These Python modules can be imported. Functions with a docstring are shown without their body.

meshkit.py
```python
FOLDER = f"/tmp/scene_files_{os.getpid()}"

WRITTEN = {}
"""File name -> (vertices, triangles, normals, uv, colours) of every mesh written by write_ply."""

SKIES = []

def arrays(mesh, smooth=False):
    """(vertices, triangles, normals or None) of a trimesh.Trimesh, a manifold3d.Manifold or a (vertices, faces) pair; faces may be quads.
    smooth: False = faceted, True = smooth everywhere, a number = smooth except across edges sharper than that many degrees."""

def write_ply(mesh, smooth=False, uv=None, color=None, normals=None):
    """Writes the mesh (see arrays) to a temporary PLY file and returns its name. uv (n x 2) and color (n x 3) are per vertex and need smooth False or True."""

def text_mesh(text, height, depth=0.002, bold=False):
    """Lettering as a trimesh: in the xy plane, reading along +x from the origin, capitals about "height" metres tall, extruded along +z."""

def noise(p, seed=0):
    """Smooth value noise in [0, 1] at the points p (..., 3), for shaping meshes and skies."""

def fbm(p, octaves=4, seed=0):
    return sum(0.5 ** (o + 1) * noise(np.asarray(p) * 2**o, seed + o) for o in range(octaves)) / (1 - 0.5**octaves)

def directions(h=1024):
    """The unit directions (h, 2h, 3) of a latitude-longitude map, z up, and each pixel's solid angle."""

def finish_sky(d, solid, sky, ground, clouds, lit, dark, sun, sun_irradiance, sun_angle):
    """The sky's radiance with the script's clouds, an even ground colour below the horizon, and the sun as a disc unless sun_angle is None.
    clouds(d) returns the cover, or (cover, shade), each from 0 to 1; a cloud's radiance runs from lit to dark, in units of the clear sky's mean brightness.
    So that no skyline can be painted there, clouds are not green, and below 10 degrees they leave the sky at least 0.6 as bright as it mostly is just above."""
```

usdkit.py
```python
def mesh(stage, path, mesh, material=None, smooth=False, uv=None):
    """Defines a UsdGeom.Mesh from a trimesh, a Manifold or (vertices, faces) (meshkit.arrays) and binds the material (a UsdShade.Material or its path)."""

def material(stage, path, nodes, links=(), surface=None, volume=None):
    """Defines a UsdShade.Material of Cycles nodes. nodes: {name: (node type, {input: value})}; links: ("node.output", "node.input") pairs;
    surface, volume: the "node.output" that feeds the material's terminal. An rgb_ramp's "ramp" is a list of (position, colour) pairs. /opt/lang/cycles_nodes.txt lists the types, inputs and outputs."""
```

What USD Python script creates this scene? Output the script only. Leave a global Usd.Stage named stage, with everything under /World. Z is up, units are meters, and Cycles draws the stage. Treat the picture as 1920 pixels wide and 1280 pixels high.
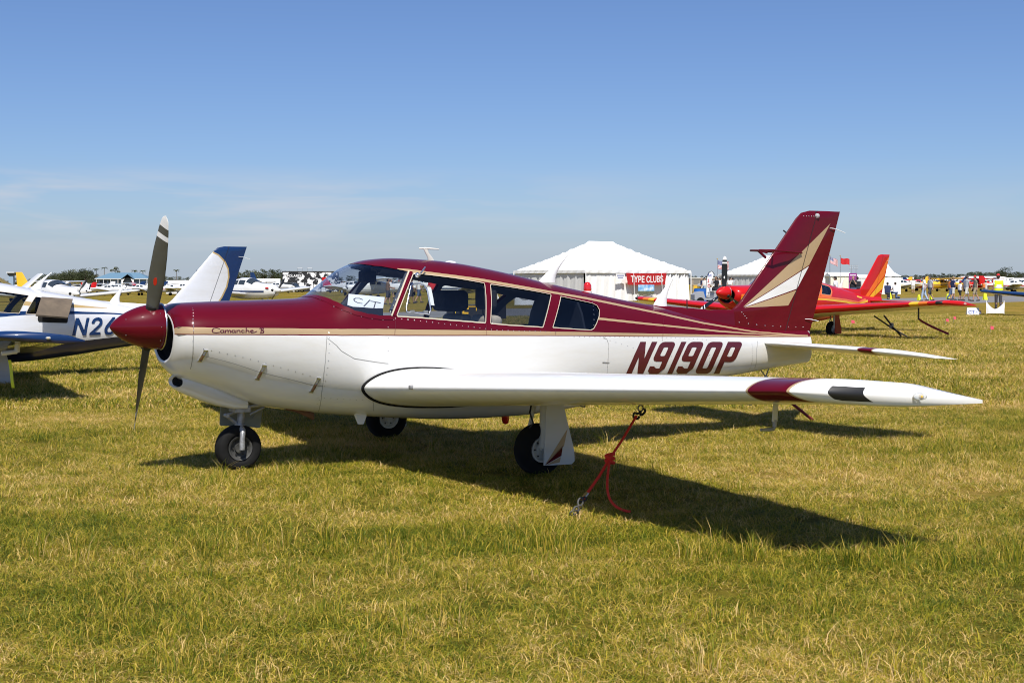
import math, random
import numpy as np, trimesh, shapely
from shapely.geometry import Polygon, LineString, MultiPolygon, box as sbox
from shapely.ops import unary_union
from scipy.interpolate import PchipInterpolator
import usdkit, meshkit
from pxr import Usd, UsdGeom, UsdLux, UsdShade, Gf, Sdf, Vt

EXPOSURE = 0.36
SKY_STRENGTH = 0.068
SKY_TINT = (0.72, 0.87, 1.22)
SKY_AEROSOL = 0.35
SUN_I = 1.25
GROUND_RAMP = [(0.30, (0.105, 0.095, 0.010)), (0.46, (0.20, 0.155, 0.020)), (0.60, (0.28, 0.195, 0.036)), (0.74, (0.35, 0.23, 0.070))]
BLADE_RAMP = [(0.02, (0.055, 0.088, 0.004)), (0.28, (0.175, 0.200, 0.010)), (0.52, (0.38, 0.315, 0.022)), (0.70, (0.56, 0.385, 0.068)), (0.94, (0.76, 0.54, 0.25))]

stage = Usd.Stage.CreateInMemory()
UsdGeom.SetStageUpAxis(stage, UsdGeom.Tokens.z)
UsdGeom.SetStageMetersPerUnit(stage, 1.0)
UsdGeom.Xform.Define(stage, '/World')
UsdGeom.Scope.Define(stage, '/World/Looks')

# ------------------------------------------------------------------ camera, sky, sun, exposure
EYE = 1.5136
cam = UsdGeom.Camera.Define(stage, '/World/camera')
cam.CreateHorizontalApertureAttr(36.0)
cam.CreateVerticalApertureAttr(36.0 * 682 / 1024)
cam.CreateFocalLengthAttr(36.0 * 2486 / 1920)
cam.CreateVerticalApertureOffsetAttr(-36.0 * 113.5 / 1920)
cam.CreateClippingRangeAttr(Gf.Vec2f(0.1, 20000))
cam.AddTranslateOp().Set(Gf.Vec3d(0, 0, EYE))
cam.AddRotateXOp().Set(90.0)
cam.CreateExposureAttr(EXPOSURE)

SUN_EL = math.radians(56.0)
SUN_AZ = math.atan2(0.030, -1.0)          # direction towards the sun, behind the photographer
dome = UsdLux.DomeLight.Define(stage, '/World/sky')
dome.GetPrim().SetCustomDataByKey('kind', 'structure')
dome.CreateIntensityAttr(1.0)
sky_mat = usdkit.material(stage, '/World/Looks/sky_look', {
    'tc': ('texture_coordinate', {}),
    'sky': ('sky_texture', {'sky_type': 'single_scattering', 'sun_disc': False, 'sun_elevation': SUN_EL, 'sun_rotation': SUN_AZ,
                            'altitude': 0.0, 'air_density': 1.0, 'aerosol_density': SKY_AEROSOL, 'ozone_density': 1.6}),
    'map': ('mapping', {'mapping_type': 'point', 'scale': (3.2, 3.2, 26.0), 'rotation': (0.0, 0.032, 0.0)}),
    'nz': ('noise_texture', {'scale': 1.6, 'detail': 5.0, 'roughness': 0.55, 'distortion': 0.4}),
    'rp': ('rgb_ramp', {'ramp': [(0.0, (0, 0, 0)), (0.44, (0, 0, 0)), (0.64, (0.7, 0.7, 0.7)), (1.0, (1, 1, 1))]}),
    'sx': ('separate_xyz', {}),
    'band': ('rgb_ramp', {'ramp': [(0.0, (0, 0, 0)), (0.018, (0.15, 0.15, 0.15)), (0.045, (1, 1, 1)), (0.062, (1, 1, 1)), (0.085, (0, 0, 0)), (1.0, (0, 0, 0))]}),
    'mul': ('math', {'math_type': 'multiply'}),
    'side': ('rgb_ramp', {'ramp': [(0.30, (1, 1, 1)), (0.62, (0.15, 0.15, 0.15))]}), 'hx': ('math', {'math_type': 'multiply_add', 'value2': 1.0, 'value3': 0.5}), 'am0': ('math', {'math_type': 'multiply'}),
    'amt': ('math', {'math_type': 'multiply', 'value2': 0.9}),
    'wb': ('mix', {'mix_type': 'multiply', 'fac': 1.0, 'color2': SKY_TINT}),
    'hz': ('rgb_ramp', {'ramp': [(0.0, (0.8, 0.8, 0.8)), (0.015, (0.65, 0.65, 0.65)), (0.05, (0.15, 0.15, 0.15)), (0.09, (0, 0, 0))]}), 'air': ('mix', {'mix_type': 'mix', 'color2': (4.9, 5.7, 6.9)}),
    'mix': ('mix', {'mix_type': 'mix', 'color2': (7.8, 7.6, 8.0)}),
    'bg': ('background_shader', {'strength': SKY_STRENGTH})},
    [('tc.generated', 'map.vector'), ('map.vector', 'nz.vector'), ('nz.fac', 'rp.fac'), ('tc.generated', 'sx.vector'), ('sx.z', 'band.fac'),
     ('rp.color', 'mul.value1'), ('band.color', 'mul.value2'), ('sx.x', 'hx.value1'), ('hx.value', 'side.fac'), ('mul.value', 'am0.value1'), ('side.color', 'am0.value2'), ('am0.value', 'amt.value1'), ('amt.value', 'mix.fac'),
     ('sky.color', 'wb.color1'), ('sx.z', 'hz.fac'), ('hz.color', 'air.fac'), ('wb.color', 'air.color1'), ('air.color', 'mix.color1'), ('mix.color', 'bg.color')], surface='bg.background')
UsdShade.MaterialBindingAPI.Apply(dome.GetPrim()).Bind(sky_mat)
sun = UsdLux.DistantLight.Define(stage, '/World/sun')
sun.CreateIntensityAttr(SUN_I)
sun.CreateAngleAttr(0.53)
sun.CreateColorAttr(Gf.Vec3f(1.0, 0.955, 0.88))
sun.GetPrim().CreateAttribute('inputs:normalize', Sdf.ValueTypeNames.Bool).Set(True)
sun.AddRotateZOp().Set(-math.degrees(SUN_AZ))
sun.AddRotateXOp().Set(-(90.0 - math.degrees(SUN_EL)))

# ------------------------------------------------------------------ helpers: names, tags, meshes
used_names = {}
def numbered(parent, name):
    k = (str(parent), name)
    used_names[k] = used_names.get(k, -1) + 1
    return name if used_names[k] == 0 else '%s_%03d' % (name, used_names[k])

def tag(prim, label=None, cat=None, group=None, kind=None):
    p = prim.GetPrim() if hasattr(prim, 'GetPrim') else prim
    for k, v in (('label', label), ('category', cat), ('group', group), ('kind', kind)):
        if v:
            p.SetCustomDataByKey(k, v)
    return prim

def thing(name, label, cat, loc=(0, 0, 0), rotz=0.0, group=None, tilt=None, scale=None):
    x = UsdGeom.Xform.Define(stage, '/World/' + numbered('/World', name))
    x.AddTranslateOp().Set(Gf.Vec3d(*map(float, loc)))
    x.AddRotateZOp().Set(math.degrees(rotz))
    if tilt is not None:
        x.AddRotateXYZOp().Set(Gf.Vec3f(*map(float, tilt)))
    if scale is not None:
        x.AddScaleOp().Set(Gf.Vec3f(*(3 * (float(scale),) if np.ndim(scale) == 0 else map(float, scale))))
    tag(x, label, cat, group)
    return x

def copy_of(src, label, loc, rotz=0.0, group=None, scale=None):
    """A copy of a thing with all its parts (an instanced reference)."""
    name = src.GetPrim().GetName()
    base = name[:-4] if name[-4:-3] == '_' and name[-3:].isdigit() else name
    was = src.GetPrim().GetCustomData()
    x = UsdGeom.Xform.Define(stage, '/World/' + numbered('/World', base))
    x.GetPrim().GetReferences().AddInternalReference(src.GetPath())
    x.ClearXformOpOrder()
    x.GetPrim().GetAttribute('xformOp:translate').Set(Gf.Vec3d(*map(float, loc)))
    x.GetPrim().GetAttribute('xformOp:rotateZ').Set(math.degrees(rotz))
    ops = ['xformOp:translate', 'xformOp:rotateZ']
    if scale is not None:
        x.GetPrim().CreateAttribute('xformOp:scale', Sdf.ValueTypeNames.Float3).Set(Gf.Vec3f(*(3 * (float(scale),) if np.ndim(scale) == 0 else map(float, scale))))
        ops.append('xformOp:scale')
    x.GetPrim().GetAttribute('xformOpOrder').Set(Vt.TokenArray(ops))
    x.GetPrim().SetInstanceable(True)
    tag(x, label, was.get('category'), group or was.get('group'))
    return x

def emit(name, mesh, mat, parent='/World', smooth=False, normals=None, label=None, kind=None):
    """ONE Mesh prim under parent. mesh: trimesh, Manifold or (v, f); normals: per-vertex if known."""
    pp = parent if isinstance(parent, str) else str(parent.GetPath())
    if normals is not None or isinstance(mesh, tuple):
        v, f = np.asarray(mesh[0]), np.asarray(mesh[1])
        keep = np.unique(f)
        if len(keep) < len(v):
            back = np.zeros(len(v), int); back[keep] = np.arange(len(keep))
            mesh = (v[keep], back[f]); normals = None if normals is None else np.asarray(normals)[keep]
    path = pp + '/' + numbered(pp, name)
    if normals is None:
        m = usdkit.mesh(stage, path, mesh, mat, smooth=smooth)
    else:
        v, f = mesh
        m = usdkit.mesh(stage, path, (v, f), mat)
        m.CreateNormalsAttr(Vt.Vec3fArray.FromNumpy(np.asarray(normals, np.float32)))
        m.SetNormalsInterpolation('vertex')
    if label or kind:
        tag(m, label, None, None, kind)
    return m

def bx(x0, x1, y0, y1, z0, z1):
    m = trimesh.creation.box([abs(x1 - x0), abs(y1 - y0), abs(z1 - z0)])
    m.apply_translation([(x0 + x1) / 2, (y0 + y1) / 2, (z0 + z1) / 2])
    return m

def cat(*ms):
    return trimesh.util.concatenate([trimesh.Trimesh(*m, process=False) if isinstance(m, tuple) else m for m in ms])

def tube(pts, r, n=8, caps=True):
    """A round bar along pts; r one radius or one per point."""
    p = np.asarray(pts, float)
    r = np.broadcast_to(np.asarray(r, float), (len(p),))
    d = np.gradient(p, axis=0)
    d /= np.maximum(np.linalg.norm(d, axis=1, keepdims=True), 1e-9)
    a = np.array([0, 0, 1.0]) if abs(d[0, 2]) < 0.9 else np.array([1.0, 0, 0])
    s = np.cross(d[0], a); s /= np.linalg.norm(s)
    ang = np.linspace(0, 2 * np.pi, n, endpoint=False)
    rings = []
    for i in range(len(p)):
        s = s - d[i] * (s @ d[i]); s /= np.linalg.norm(s)
        b = np.cross(d[i], s)
        rings.append(p[i] + r[i] * (np.cos(ang)[:, None] * s + np.sin(ang)[:, None] * b))
    return loft(rings, caps)

def loft(rings, caps=True, closed=True):
    """Rings of equal point count joined into a surface (trimesh)."""
    R = np.asarray(rings, float)
    m, n = R.shape[:2]
    f = []
    nn = n if closed else n - 1
    i, j = np.meshgrid(np.arange(m - 1), np.arange(nn), indexing='ij')
    a = i * n + j; b = i * n + (j + 1) % n; c = (i + 1) * n + (j + 1) % n; d = (i + 1) * n + j
    f = np.concatenate([np.stack([a, b, c], -1).reshape(-1, 3), np.stack([a, c, d], -1).reshape(-1, 3)])
    v = R.reshape(-1, 3)
    if caps:
        c0, c1 = len(v), len(v) + 1
        v = np.vstack([v, R[0].mean(0), R[-1].mean(0)])
        k = np.arange(n); k2 = (k + 1) % n
        f = np.vstack([f, np.stack([np.full(n, c0), k2, k], -1), np.stack([np.full(n, c1), (m - 1) * n + k, (m - 1) * n + k2], -1)])
    t = trimesh.Trimesh(v, f, process=False)
    return t

def lathe(profile, n=32, axis='z'):
    """profile: (radius, height) pairs."""
    p = np.asarray(profile, float)
    a = np.linspace(0, 2 * np.pi, n, endpoint=False)
    rings = [np.stack([r * np.cos(a), r * np.sin(a), np.full(n, h)], 1) for r, h in p]
    m = loft(rings, True)
    if axis == 'x':
        m.apply_transform(trimesh.transformations.rotation_matrix(np.pi / 2, [0, 1, 0]))
    if axis == 'y':
        m.apply_transform(trimesh.transformations.rotation_matrix(-np.pi / 2, [1, 0, 0]))
    return m

def moved(m, t=(0, 0, 0), rz=0.0, rx=0.0, ry=0.0, s=1.0):
    m = m.copy()
    if s != 1.0: m.apply_scale(s)
    R = trimesh.transformations
    if rx: m.apply_transform(R.rotation_matrix(rx, [1, 0, 0]))
    if ry: m.apply_transform(R.rotation_matrix(ry, [0, 1, 0]))
    if rz: m.apply_transform(R.rotation_matrix(rz, [0, 0, 1]))
    m.apply_translation(t)
    return m

def rbox(x0, x1, y0, y1, z0, z1, r=0.03, n=3):
    """A box with rounded edges: hull of eight small spheres."""
    s = trimesh.creation.icosphere(1, r)
    pts = [s.vertices + [x, y, z] for x in (x0 + r, x1 - r) for y in (y0 + r, y1 - r) for z in (z0 + r, z1 - r)]
    return trimesh.convex.convex_hull(np.vstack(pts))

def polys(g):
    if g.is_empty: return []
    return [p for p in getattr(g, 'geoms', [g]) if p.geom_type == 'Polygon' and p.area > 1e-9]

def plate(poly, h):
    """A polygon (xy) extruded h along z."""
    return cat(*[trimesh.creation.extrude_polygon(p, h, engine='earcut') for p in polys(poly)])

# ------------------------------------------------------------------ the airframe's shapes (u aft of the main wheels, v to the plane's left, z up)
ST = np.array([-2.585, -2.577, -2.555, -2.51, -2.42, -2.2, -1.8, -1.45, -1.36, -1.2, -1.006, -0.834, -0.635, -0.276, 0.0, 0.257, 0.533, 0.816, 1.105, 1.402, 1.706, 2.144, 2.402, 2.665, 2.934, 3.208, 3.6, 4.15])
TOP = [1.272, 1.300, 1.322, 1.336, 1.342, 1.350, 1.359, 1.372, 1.393, 1.511, 1.646, 1.693, 1.708, 1.694, 1.667, 1.626, 1.574, 1.515, 1.459, 1.404, 1.348, 1.275, 1.222, 1.165, 1.112, 1.064, 1.022, 1.000]
BOT = [0.862, 0.838, 0.815, 0.772, 0.722, 0.640, 0.500, 0.438, 0.424, 0.405, 0.384, 0.366, 0.348, 0.320, 0.306, 0.302, 0.303, 0.315, 0.338, 0.370, 0.408, 0.468, 0.500, 0.528, 0.552, 0.574, 0.616, 0.664]
HW = [0.300, 0.338, 0.378, 0.418, 0.446, 0.478, 0.525, 0.556, 0.562, 0.575, 0.588, 0.597, 0.603, 0.605, 0.604, 0.600, 0.588, 0.565, 0.532, 0.490, 0.440, 0.370, 0.330, 0.288, 0.246, 0.206, 0.152, 0.086]
ZM = [1.10, 1.10, 1.10, 1.10, 1.10, 1.09, 1.07, 1.02, 1.00, 0.965, 0.925, 0.895, 0.87, 0.86, 0.86, 0.86, 0.86, 0.86, 0.855, 0.85, 0.84, 0.83, 0.825, 0.82, 0.815, 0.81, 0.815, 0.83]
NU = [2.1, 2.1, 2.15, 2.2, 2.25, 2.3, 2.35, 2.35, 2.35, 2.35, 2.4, 2.45, 2.5, 2.5, 2.5, 2.45, 2.45, 2.4, 2.35, 2.3, 2.25, 2.2, 2.15, 2.15, 2.1, 2.1, 2.1, 2.1]
NL = [2.0, 2.0, 2.0, 2.0, 2.0, 2.02, 2.1, 2.2, 2.22, 2.28, 2.36, 2.45, 2.55, 2.6, 2.6, 2.6, 2.6, 2.6, 2.5, 2.45, 2.4, 2.35, 2.3, 2.3, 2.3, 2.3, 2.3, 2.3]
fTOP, fBOT, fHW, fZM, fNU, fNL = [PchipInterpolator(ST, x) for x in (TOP, BOT, HW, ZM, NU, NL)]
TK = 0.8                                   # girth units per quarter of a section
U0, U1 = ST[0], ST[-1]

def fus(u, t, side=1.0, off=0.0):
    """Point on the fuselage skin: t from -1 (keel) over 0 (widest) to 1 (top)."""
    u = np.clip(np.asarray(u, float), U0, U1); t = np.clip(np.asarray(t, float), -1, 1)
    a = np.abs(t) * np.pi / 2
    e = 2.0 / np.where(t >= 0, fNU(u), fNL(u))
    zm = fZM(u); h = np.where(t >= 0, fTOP(u) - zm, fBOT(u) - zm)
    y = fHW(u) * np.maximum(np.cos(a), 0) ** e
    z = zm + h * np.maximum(np.sin(a), 0) ** e
    p = np.stack([u, y, z], -1)
    if np.any(off):
        p = p + np.asarray(off)[..., None] * fus_n(u, t)
    p[..., 1] = p[..., 1] * side
    return p

def fus_n(u, t):
    u = np.asarray(u, float); t = np.asarray(t, float); e = 0.012
    du = fus(u + e, t) - fus(u - e, t)
    dt = fus(u, np.clip(t + e, -1, 1)) - fus(u, np.clip(t - e, -1, 1))
    n = np.cross(dt, du)
    n[..., 1] = np.where(np.abs(t) > 0.999, 0, n[..., 1])
    return n / np.maximum(np.linalg.norm(n, axis=-1, keepdims=True), 1e-12)

def t_of_z(u, z):
    u = np.asarray(u, float); z = np.asarray(z, float); zm = fZM(u)
    up = z >= zm
    h = np.where(up, fTOP(u) - zm, zm - fBOT(u))
    q = np.clip(np.abs(z - zm) / h, 0, 1)
    t = np.arcsin(q ** (np.where(up, fNU(u), fNL(u)) / 2)) / (np.pi / 2)
    return np.where(up, t, -t)

def half_v(u, z):
    return fus(u, t_of_z(u, z))[..., 1]

# ------------------------------------------------------------------ materials
LOOK = {}
def mat(name, nodes, links, surface):
    LOOK[name] = usdkit.material(stage, '/World/Looks/' + name, nodes, links, surface=surface)
    return LOOK[name]

def paint(name, col, rough=0.3, metal=0.0, coat=0.0, var=0.06, scale=6.0, bump=0.0, spec=0.5):
    """Paint, plastic, cloth or rubber with a little uneven tone and roughness."""
    c = np.array(col, float)
    nodes = {'tc': ('texture_coordinate', {}), 'nz': ('noise_texture', {'scale': scale, 'detail': 4.0, 'roughness': 0.6}),
             'rp': ('rgb_ramp', {'ramp': [(0.25, tuple(c * (1 - var))), (0.75, tuple(np.minimum(c * (1 + var), 0.95)))]}),
             'rr': ('map_range', {'from_min': 0.3, 'from_max': 0.7, 'to_min': max(rough * 0.85, 0.02), 'to_max': min(rough * 1.2, 1.0)}),
             'p': ('principled_bsdf', {'metallic': metal, 'coat_weight': coat, 'coat_roughness': 0.04, 'specular_ior_level': spec})}
    links = [('tc.object', 'nz.vector'), ('nz.fac', 'rp.fac'), ('rp.color', 'p.base_color'), ('nz.fac', 'rr.value'), ('rr.result', 'p.roughness')]
    if bump:
        nodes['n2'] = ('noise_texture', {'scale': scale * 3, 'detail': 3.0})
        nodes['b'] = ('bump', {'strength': bump, 'distance': 0.01})
        links += [('tc.object', 'n2.vector'), ('n2.fac', 'b.height'), ('b.normal', 'p.normal')]
    return mat(name, nodes, links, 'p.BSDF')

def aircraft_paint(name, col, rough, coat, metal=0.0, wave=0.05, dirt=0.06, spec=0.5):
    """Gloss paint on riveted sheet: slightly wavy skin, faint grime in streaks along the airflow."""
    c = np.array(col, float)
    nodes = {'tc': ('texture_coordinate', {}), 'mp': ('mapping', {'mapping_type': 'point', 'scale': (1.3, 5.0, 7.0)}),
             'nz': ('noise_texture', {'scale': 1.7, 'detail': 6.0, 'roughness': 0.65}), 'big': ('noise_texture', {'scale': 3.2, 'detail': 1.0}),
             'rp': ('rgb_ramp', {'ramp': [(0.28, tuple(c * (1 - dirt) * np.array([1, 0.985, 0.95]))), (0.62, tuple(c))]}),
             'b': ('bump', {'strength': wave, 'distance': 0.03}),
             'p': ('principled_bsdf', {'metallic': metal, 'roughness': rough, 'coat_weight': coat, 'coat_roughness': 0.025, 'specular_ior_level': spec})}
    return mat(name, nodes, [('tc.object', 'mp.vector'), ('mp.vector', 'nz.vector'), ('tc.object', 'big.vector'), ('nz.fac', 'rp.fac'), ('rp.color', 'p.base_color'),
                             ('big.fac', 'b.height'), ('b.normal', 'p.normal'), ('b.normal', 'p.coat_normal')], 'p.BSDF')

def pane(name, tint, gloss=(0.9, 0.92, 0.95), edge=0.85, face=0.05):
    """A thin window pane: clear, with a reflection that grows towards grazing angles, the same from both sides."""
    return mat(name, {'t': ('transparent_bsdf', {'color': tint}), 'g': ('glossy_bsdf', {'color': gloss, 'roughness': 0.015}),
                      'lw': ('layer_weight', {'blend': 0.5}), 'pw': ('math', {'math_type': 'power', 'value2': 4.5}), 'ma': ('math', {'math_type': 'multiply_add', 'value2': edge, 'value3': face}), 'm': ('mix_closure', {})},
               [('lw.facing', 'pw.value1'), ('pw.value', 'ma.value1'), ('ma.value', 'm.fac'), ('t.BSDF', 'm.closure1'), ('g.BSDF', 'm.closure2')], 'm.closure')

aircraft_paint('white_gloss', (0.68, 0.68, 0.668), 0.30, 0.8)
aircraft_paint('maroon_gloss', (0.100, 0.0021, 0.0092), 0.40, 0.5, 0.0, 0.05, 0.12, 0.06)
aircraft_paint('white_wing', (0.80, 0.80, 0.785), 0.34, 0.45)
aircraft_paint('maroon_text', (0.085, 0.006, 0.012), 0.4, 0.3, 0.0, 0.02, 0.03)
aircraft_paint('gold_paint', (0.44, 0.31, 0.17), 0.42, 0.4, 0.15, 0.03, 0.05)
aircraft_paint('silver_white', (0.66, 0.67, 0.70), 0.3, 0.6, 0.1)
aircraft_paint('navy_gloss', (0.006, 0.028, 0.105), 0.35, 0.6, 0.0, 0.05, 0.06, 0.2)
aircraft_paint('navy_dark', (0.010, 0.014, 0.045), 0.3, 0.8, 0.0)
aircraft_paint('red_gloss', (0.50, 0.008, 0.008), 0.35, 0.6, 0.0, 0.05, 0.06, 0.15)
aircraft_paint('orange_gloss', (0.80, 0.16, 0.012), 0.35, 0.6)
aircraft_paint('yellow_gloss', (0.80, 0.46, 0.02), 0.35, 0.6)
aircraft_paint('cream_under', (0.72, 0.66, 0.46), 0.4, 0.4)
aircraft_paint('tan_gold', (0.42, 0.30, 0.13), 0.4, 0.4)
paint('rubber', (0.012, 0.012, 0.012), 0.85, var=0.35, scale=14, bump=0.25, spec=0.15)
paint('black_trim', (0.012, 0.012, 0.013), 0.45)
paint('dark_void', (0.006, 0.006, 0.006), 0.9)
paint('cabin_grey', (0.07, 0.075, 0.085), 0.8, var=0.15)
paint('seat_black', (0.012, 0.013, 0.018), 0.85, var=0.2, scale=20)
paint('seat_beige', (0.36, 0.32, 0.27), 0.85, var=0.15, scale=20)
paint('blade_grey', (0.075, 0.075, 0.062), 0.45, var=0.1, scale=10)
paint('blade_black', (0.012, 0.013, 0.014), 0.35)
paint('aluminium', (0.62, 0.63, 0.65), 0.28, metal=1.0, var=0.08, scale=15)
paint('worn_metal', (0.33, 0.33, 0.33), 0.5, metal=0.6, var=0.35, scale=30, bump=0.2)
paint('olive_inside', (0.22, 0.23, 0.19), 0.6, var=0.2, scale=12)
paint('rust_brown', (0.14, 0.065, 0.035), 0.7, metal=0.3, var=0.4, scale=25, bump=0.3)
paint('white_plain', (0.80, 0.80, 0.80), 0.5, var=0.04)
paint('off_white', (0.62, 0.61, 0.56), 0.55, var=0.08)
paint('paper', (0.80, 0.80, 0.79), 0.7, var=0.02)
paint('ink', (0.03, 0.025, 0.03), 0.7)
paint('red_lens', (0.55, 0.015, 0.012), 0.12, coat=0.8)
paint('amber_lens', (0.75, 0.48, 0.08), 0.12, coat=0.8)
paint('rope_red', (0.78, 0.035, 0.018), 0.7, var=0.2, scale=60, bump=0.5)
paint('rope_maroon', (0.20, 0.012, 0.02), 0.75, var=0.25, scale=60)
paint('beige_seal', (0.50, 0.43, 0.33), 0.5)
paint('yellow_tag', (0.75, 0.80, 0.03), 0.5)
paint('pink_flag', (0.75, 0.10, 0.14), 0.6)
mat('clear_lens', {'p': ('principled_bsdf', {'base_color': (0.85, 0.88, 0.9), 'roughness': 0.03, 'transmission_weight': 0.6, 'ior': 1.45})}, [], 'p.BSDF')
pane('window_glass', (0.80, 0.83, 0.84))
pane('windshield_glass', (0.80, 0.84, 0.88), (0.85, 0.89, 0.95), 0.95, 0.09)
pane('tinted_glass', (0.34, 0.37, 0.42))
pane('dark_glass', (0.16, 0.18, 0.20))
paint('joint_grey', (0.22, 0.22, 0.21), 0.6)
paint('dark_steel', (0.065, 0.065, 0.062), 0.6, metal=0.3, var=0.4, scale=30, bump=0.2)

# ------------------------------------------------------------------ the lie of the field
F_PX = 2486.0
def gz(x, y=0.0):
    """Height of the gently sloping field."""
    x = np.asarray(x, float)
    a = ((x + 2) - np.sqrt((x + 2) ** 2 + 4)) / 2
    return np.maximum(0.0115 * a, -6.0) + 0.08 * (1 - np.exp(-np.maximum(x - 3, 0) / 5))
def at(px, dist, dz=0.0):
    """The point on the field dist metres in front of the photographer in the direction of a picture column."""
    x = (px - 960) / F_PX * dist
    return np.array([x, dist, float(gz(x)) + dz])


# ------------------------------------------------------------------ ground, taxiway, grass
def grass_colour(extra=None):
    """Nodes giving patchy mown grass: green, olive, straw and bare tan, in world space."""
    n = {'geo': ('geometry', {}), 'mp': ('mapping', {'mapping_type': 'point', 'scale': (0.55, 1.0, 1.0)}),
         'n1': ('noise_texture', {'scale': 0.55, 'detail': 4.0, 'roughness': 0.6}), 'n2': ('noise_texture', {'scale': 3.2, 'detail': 4.0, 'roughness': 0.65}),
         'add': ('math', {'math_type': 'multiply_add', 'value2': 1.0, 'value3': -.40})}
    l = [('geo.position', 'mp.vector'), ('mp.vector', 'n1.vector'), ('geo.position', 'n2.vector'), ('n2.fac', 'half.value1'), ('half.value', 'mixn.value2'), ('n1.fac', 'mixn.value1'), ('mixn.value', 'add.value1')]
    n['half'] = ('math', {'math_type': 'multiply', 'value2': 0.80})
    n['mixn'] = ('math', {'math_type': 'add'})
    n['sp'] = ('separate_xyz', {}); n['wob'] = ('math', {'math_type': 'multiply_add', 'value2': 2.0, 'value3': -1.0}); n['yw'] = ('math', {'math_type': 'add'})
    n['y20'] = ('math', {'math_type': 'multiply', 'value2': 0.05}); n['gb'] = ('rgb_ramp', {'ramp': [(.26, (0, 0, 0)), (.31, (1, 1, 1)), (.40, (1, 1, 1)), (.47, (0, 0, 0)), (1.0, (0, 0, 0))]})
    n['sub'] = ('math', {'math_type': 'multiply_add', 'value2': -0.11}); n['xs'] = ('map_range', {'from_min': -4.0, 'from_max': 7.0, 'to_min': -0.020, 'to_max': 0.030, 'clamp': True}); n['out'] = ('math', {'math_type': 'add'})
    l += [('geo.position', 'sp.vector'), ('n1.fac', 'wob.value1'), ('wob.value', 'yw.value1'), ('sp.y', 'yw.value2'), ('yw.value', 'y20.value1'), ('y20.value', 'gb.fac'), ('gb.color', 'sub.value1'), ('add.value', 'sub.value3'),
          ('sp.x', 'xs.value'), ('xs.result', 'out.value1'), ('sub.value', 'out.value2')]
    return n, l

n_, l_ = grass_colour()
n_.update({'far': ('noise_texture', {'scale': 0.05, 'detail': 5.0, 'roughness': 0.6}), 'rp': ('rgb_ramp', {'ramp': GROUND_RAMP}),
           'fine': ('noise_texture', {'scale': 22.0, 'detail': 5.0, 'roughness': 0.75}), 'fr': ('rgb_ramp', {'ramp': [(0.30, (0.45, 0.45, 0.42)), (0.55, (1, 1, 1)), (0.75, (1.25, 1.2, 1.05))]}),
           'mul': ('mix', {'mix_type': 'multiply', 'fac': 1.0}), 'frp': ('rgb_ramp', {'ramp': [(0.3, (0.86, 0.95, 0.85)), (0.7, (1.15, 1.05, 1.0))]}), 'mul2': ('mix', {'mix_type': 'multiply', 'fac': 1.0}),
           'b': ('bump', {'strength': 0.9, 'distance': 0.05}), 'p': ('principled_bsdf', {'roughness': 0.95, 'specular_ior_level': 0.1})})
l_ += [('out.value', 'rp.fac'), ('geo.position', 'fine.vector'), ('geo.position', 'far.vector'), ('fine.fac', 'fr.fac'), ('rp.color', 'mul.color1'), ('fr.color', 'mul.color2'), ('far.fac', 'frp.fac'),
       ('mul.color', 'mul2.color1'), ('frp.color', 'mul2.color2'), ('mul2.color', 'p.base_color'), ('fine.fac', 'b.height'), ('b.normal', 'p.normal')]
mat('field', n_, l_, 'p.BSDF')
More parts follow.
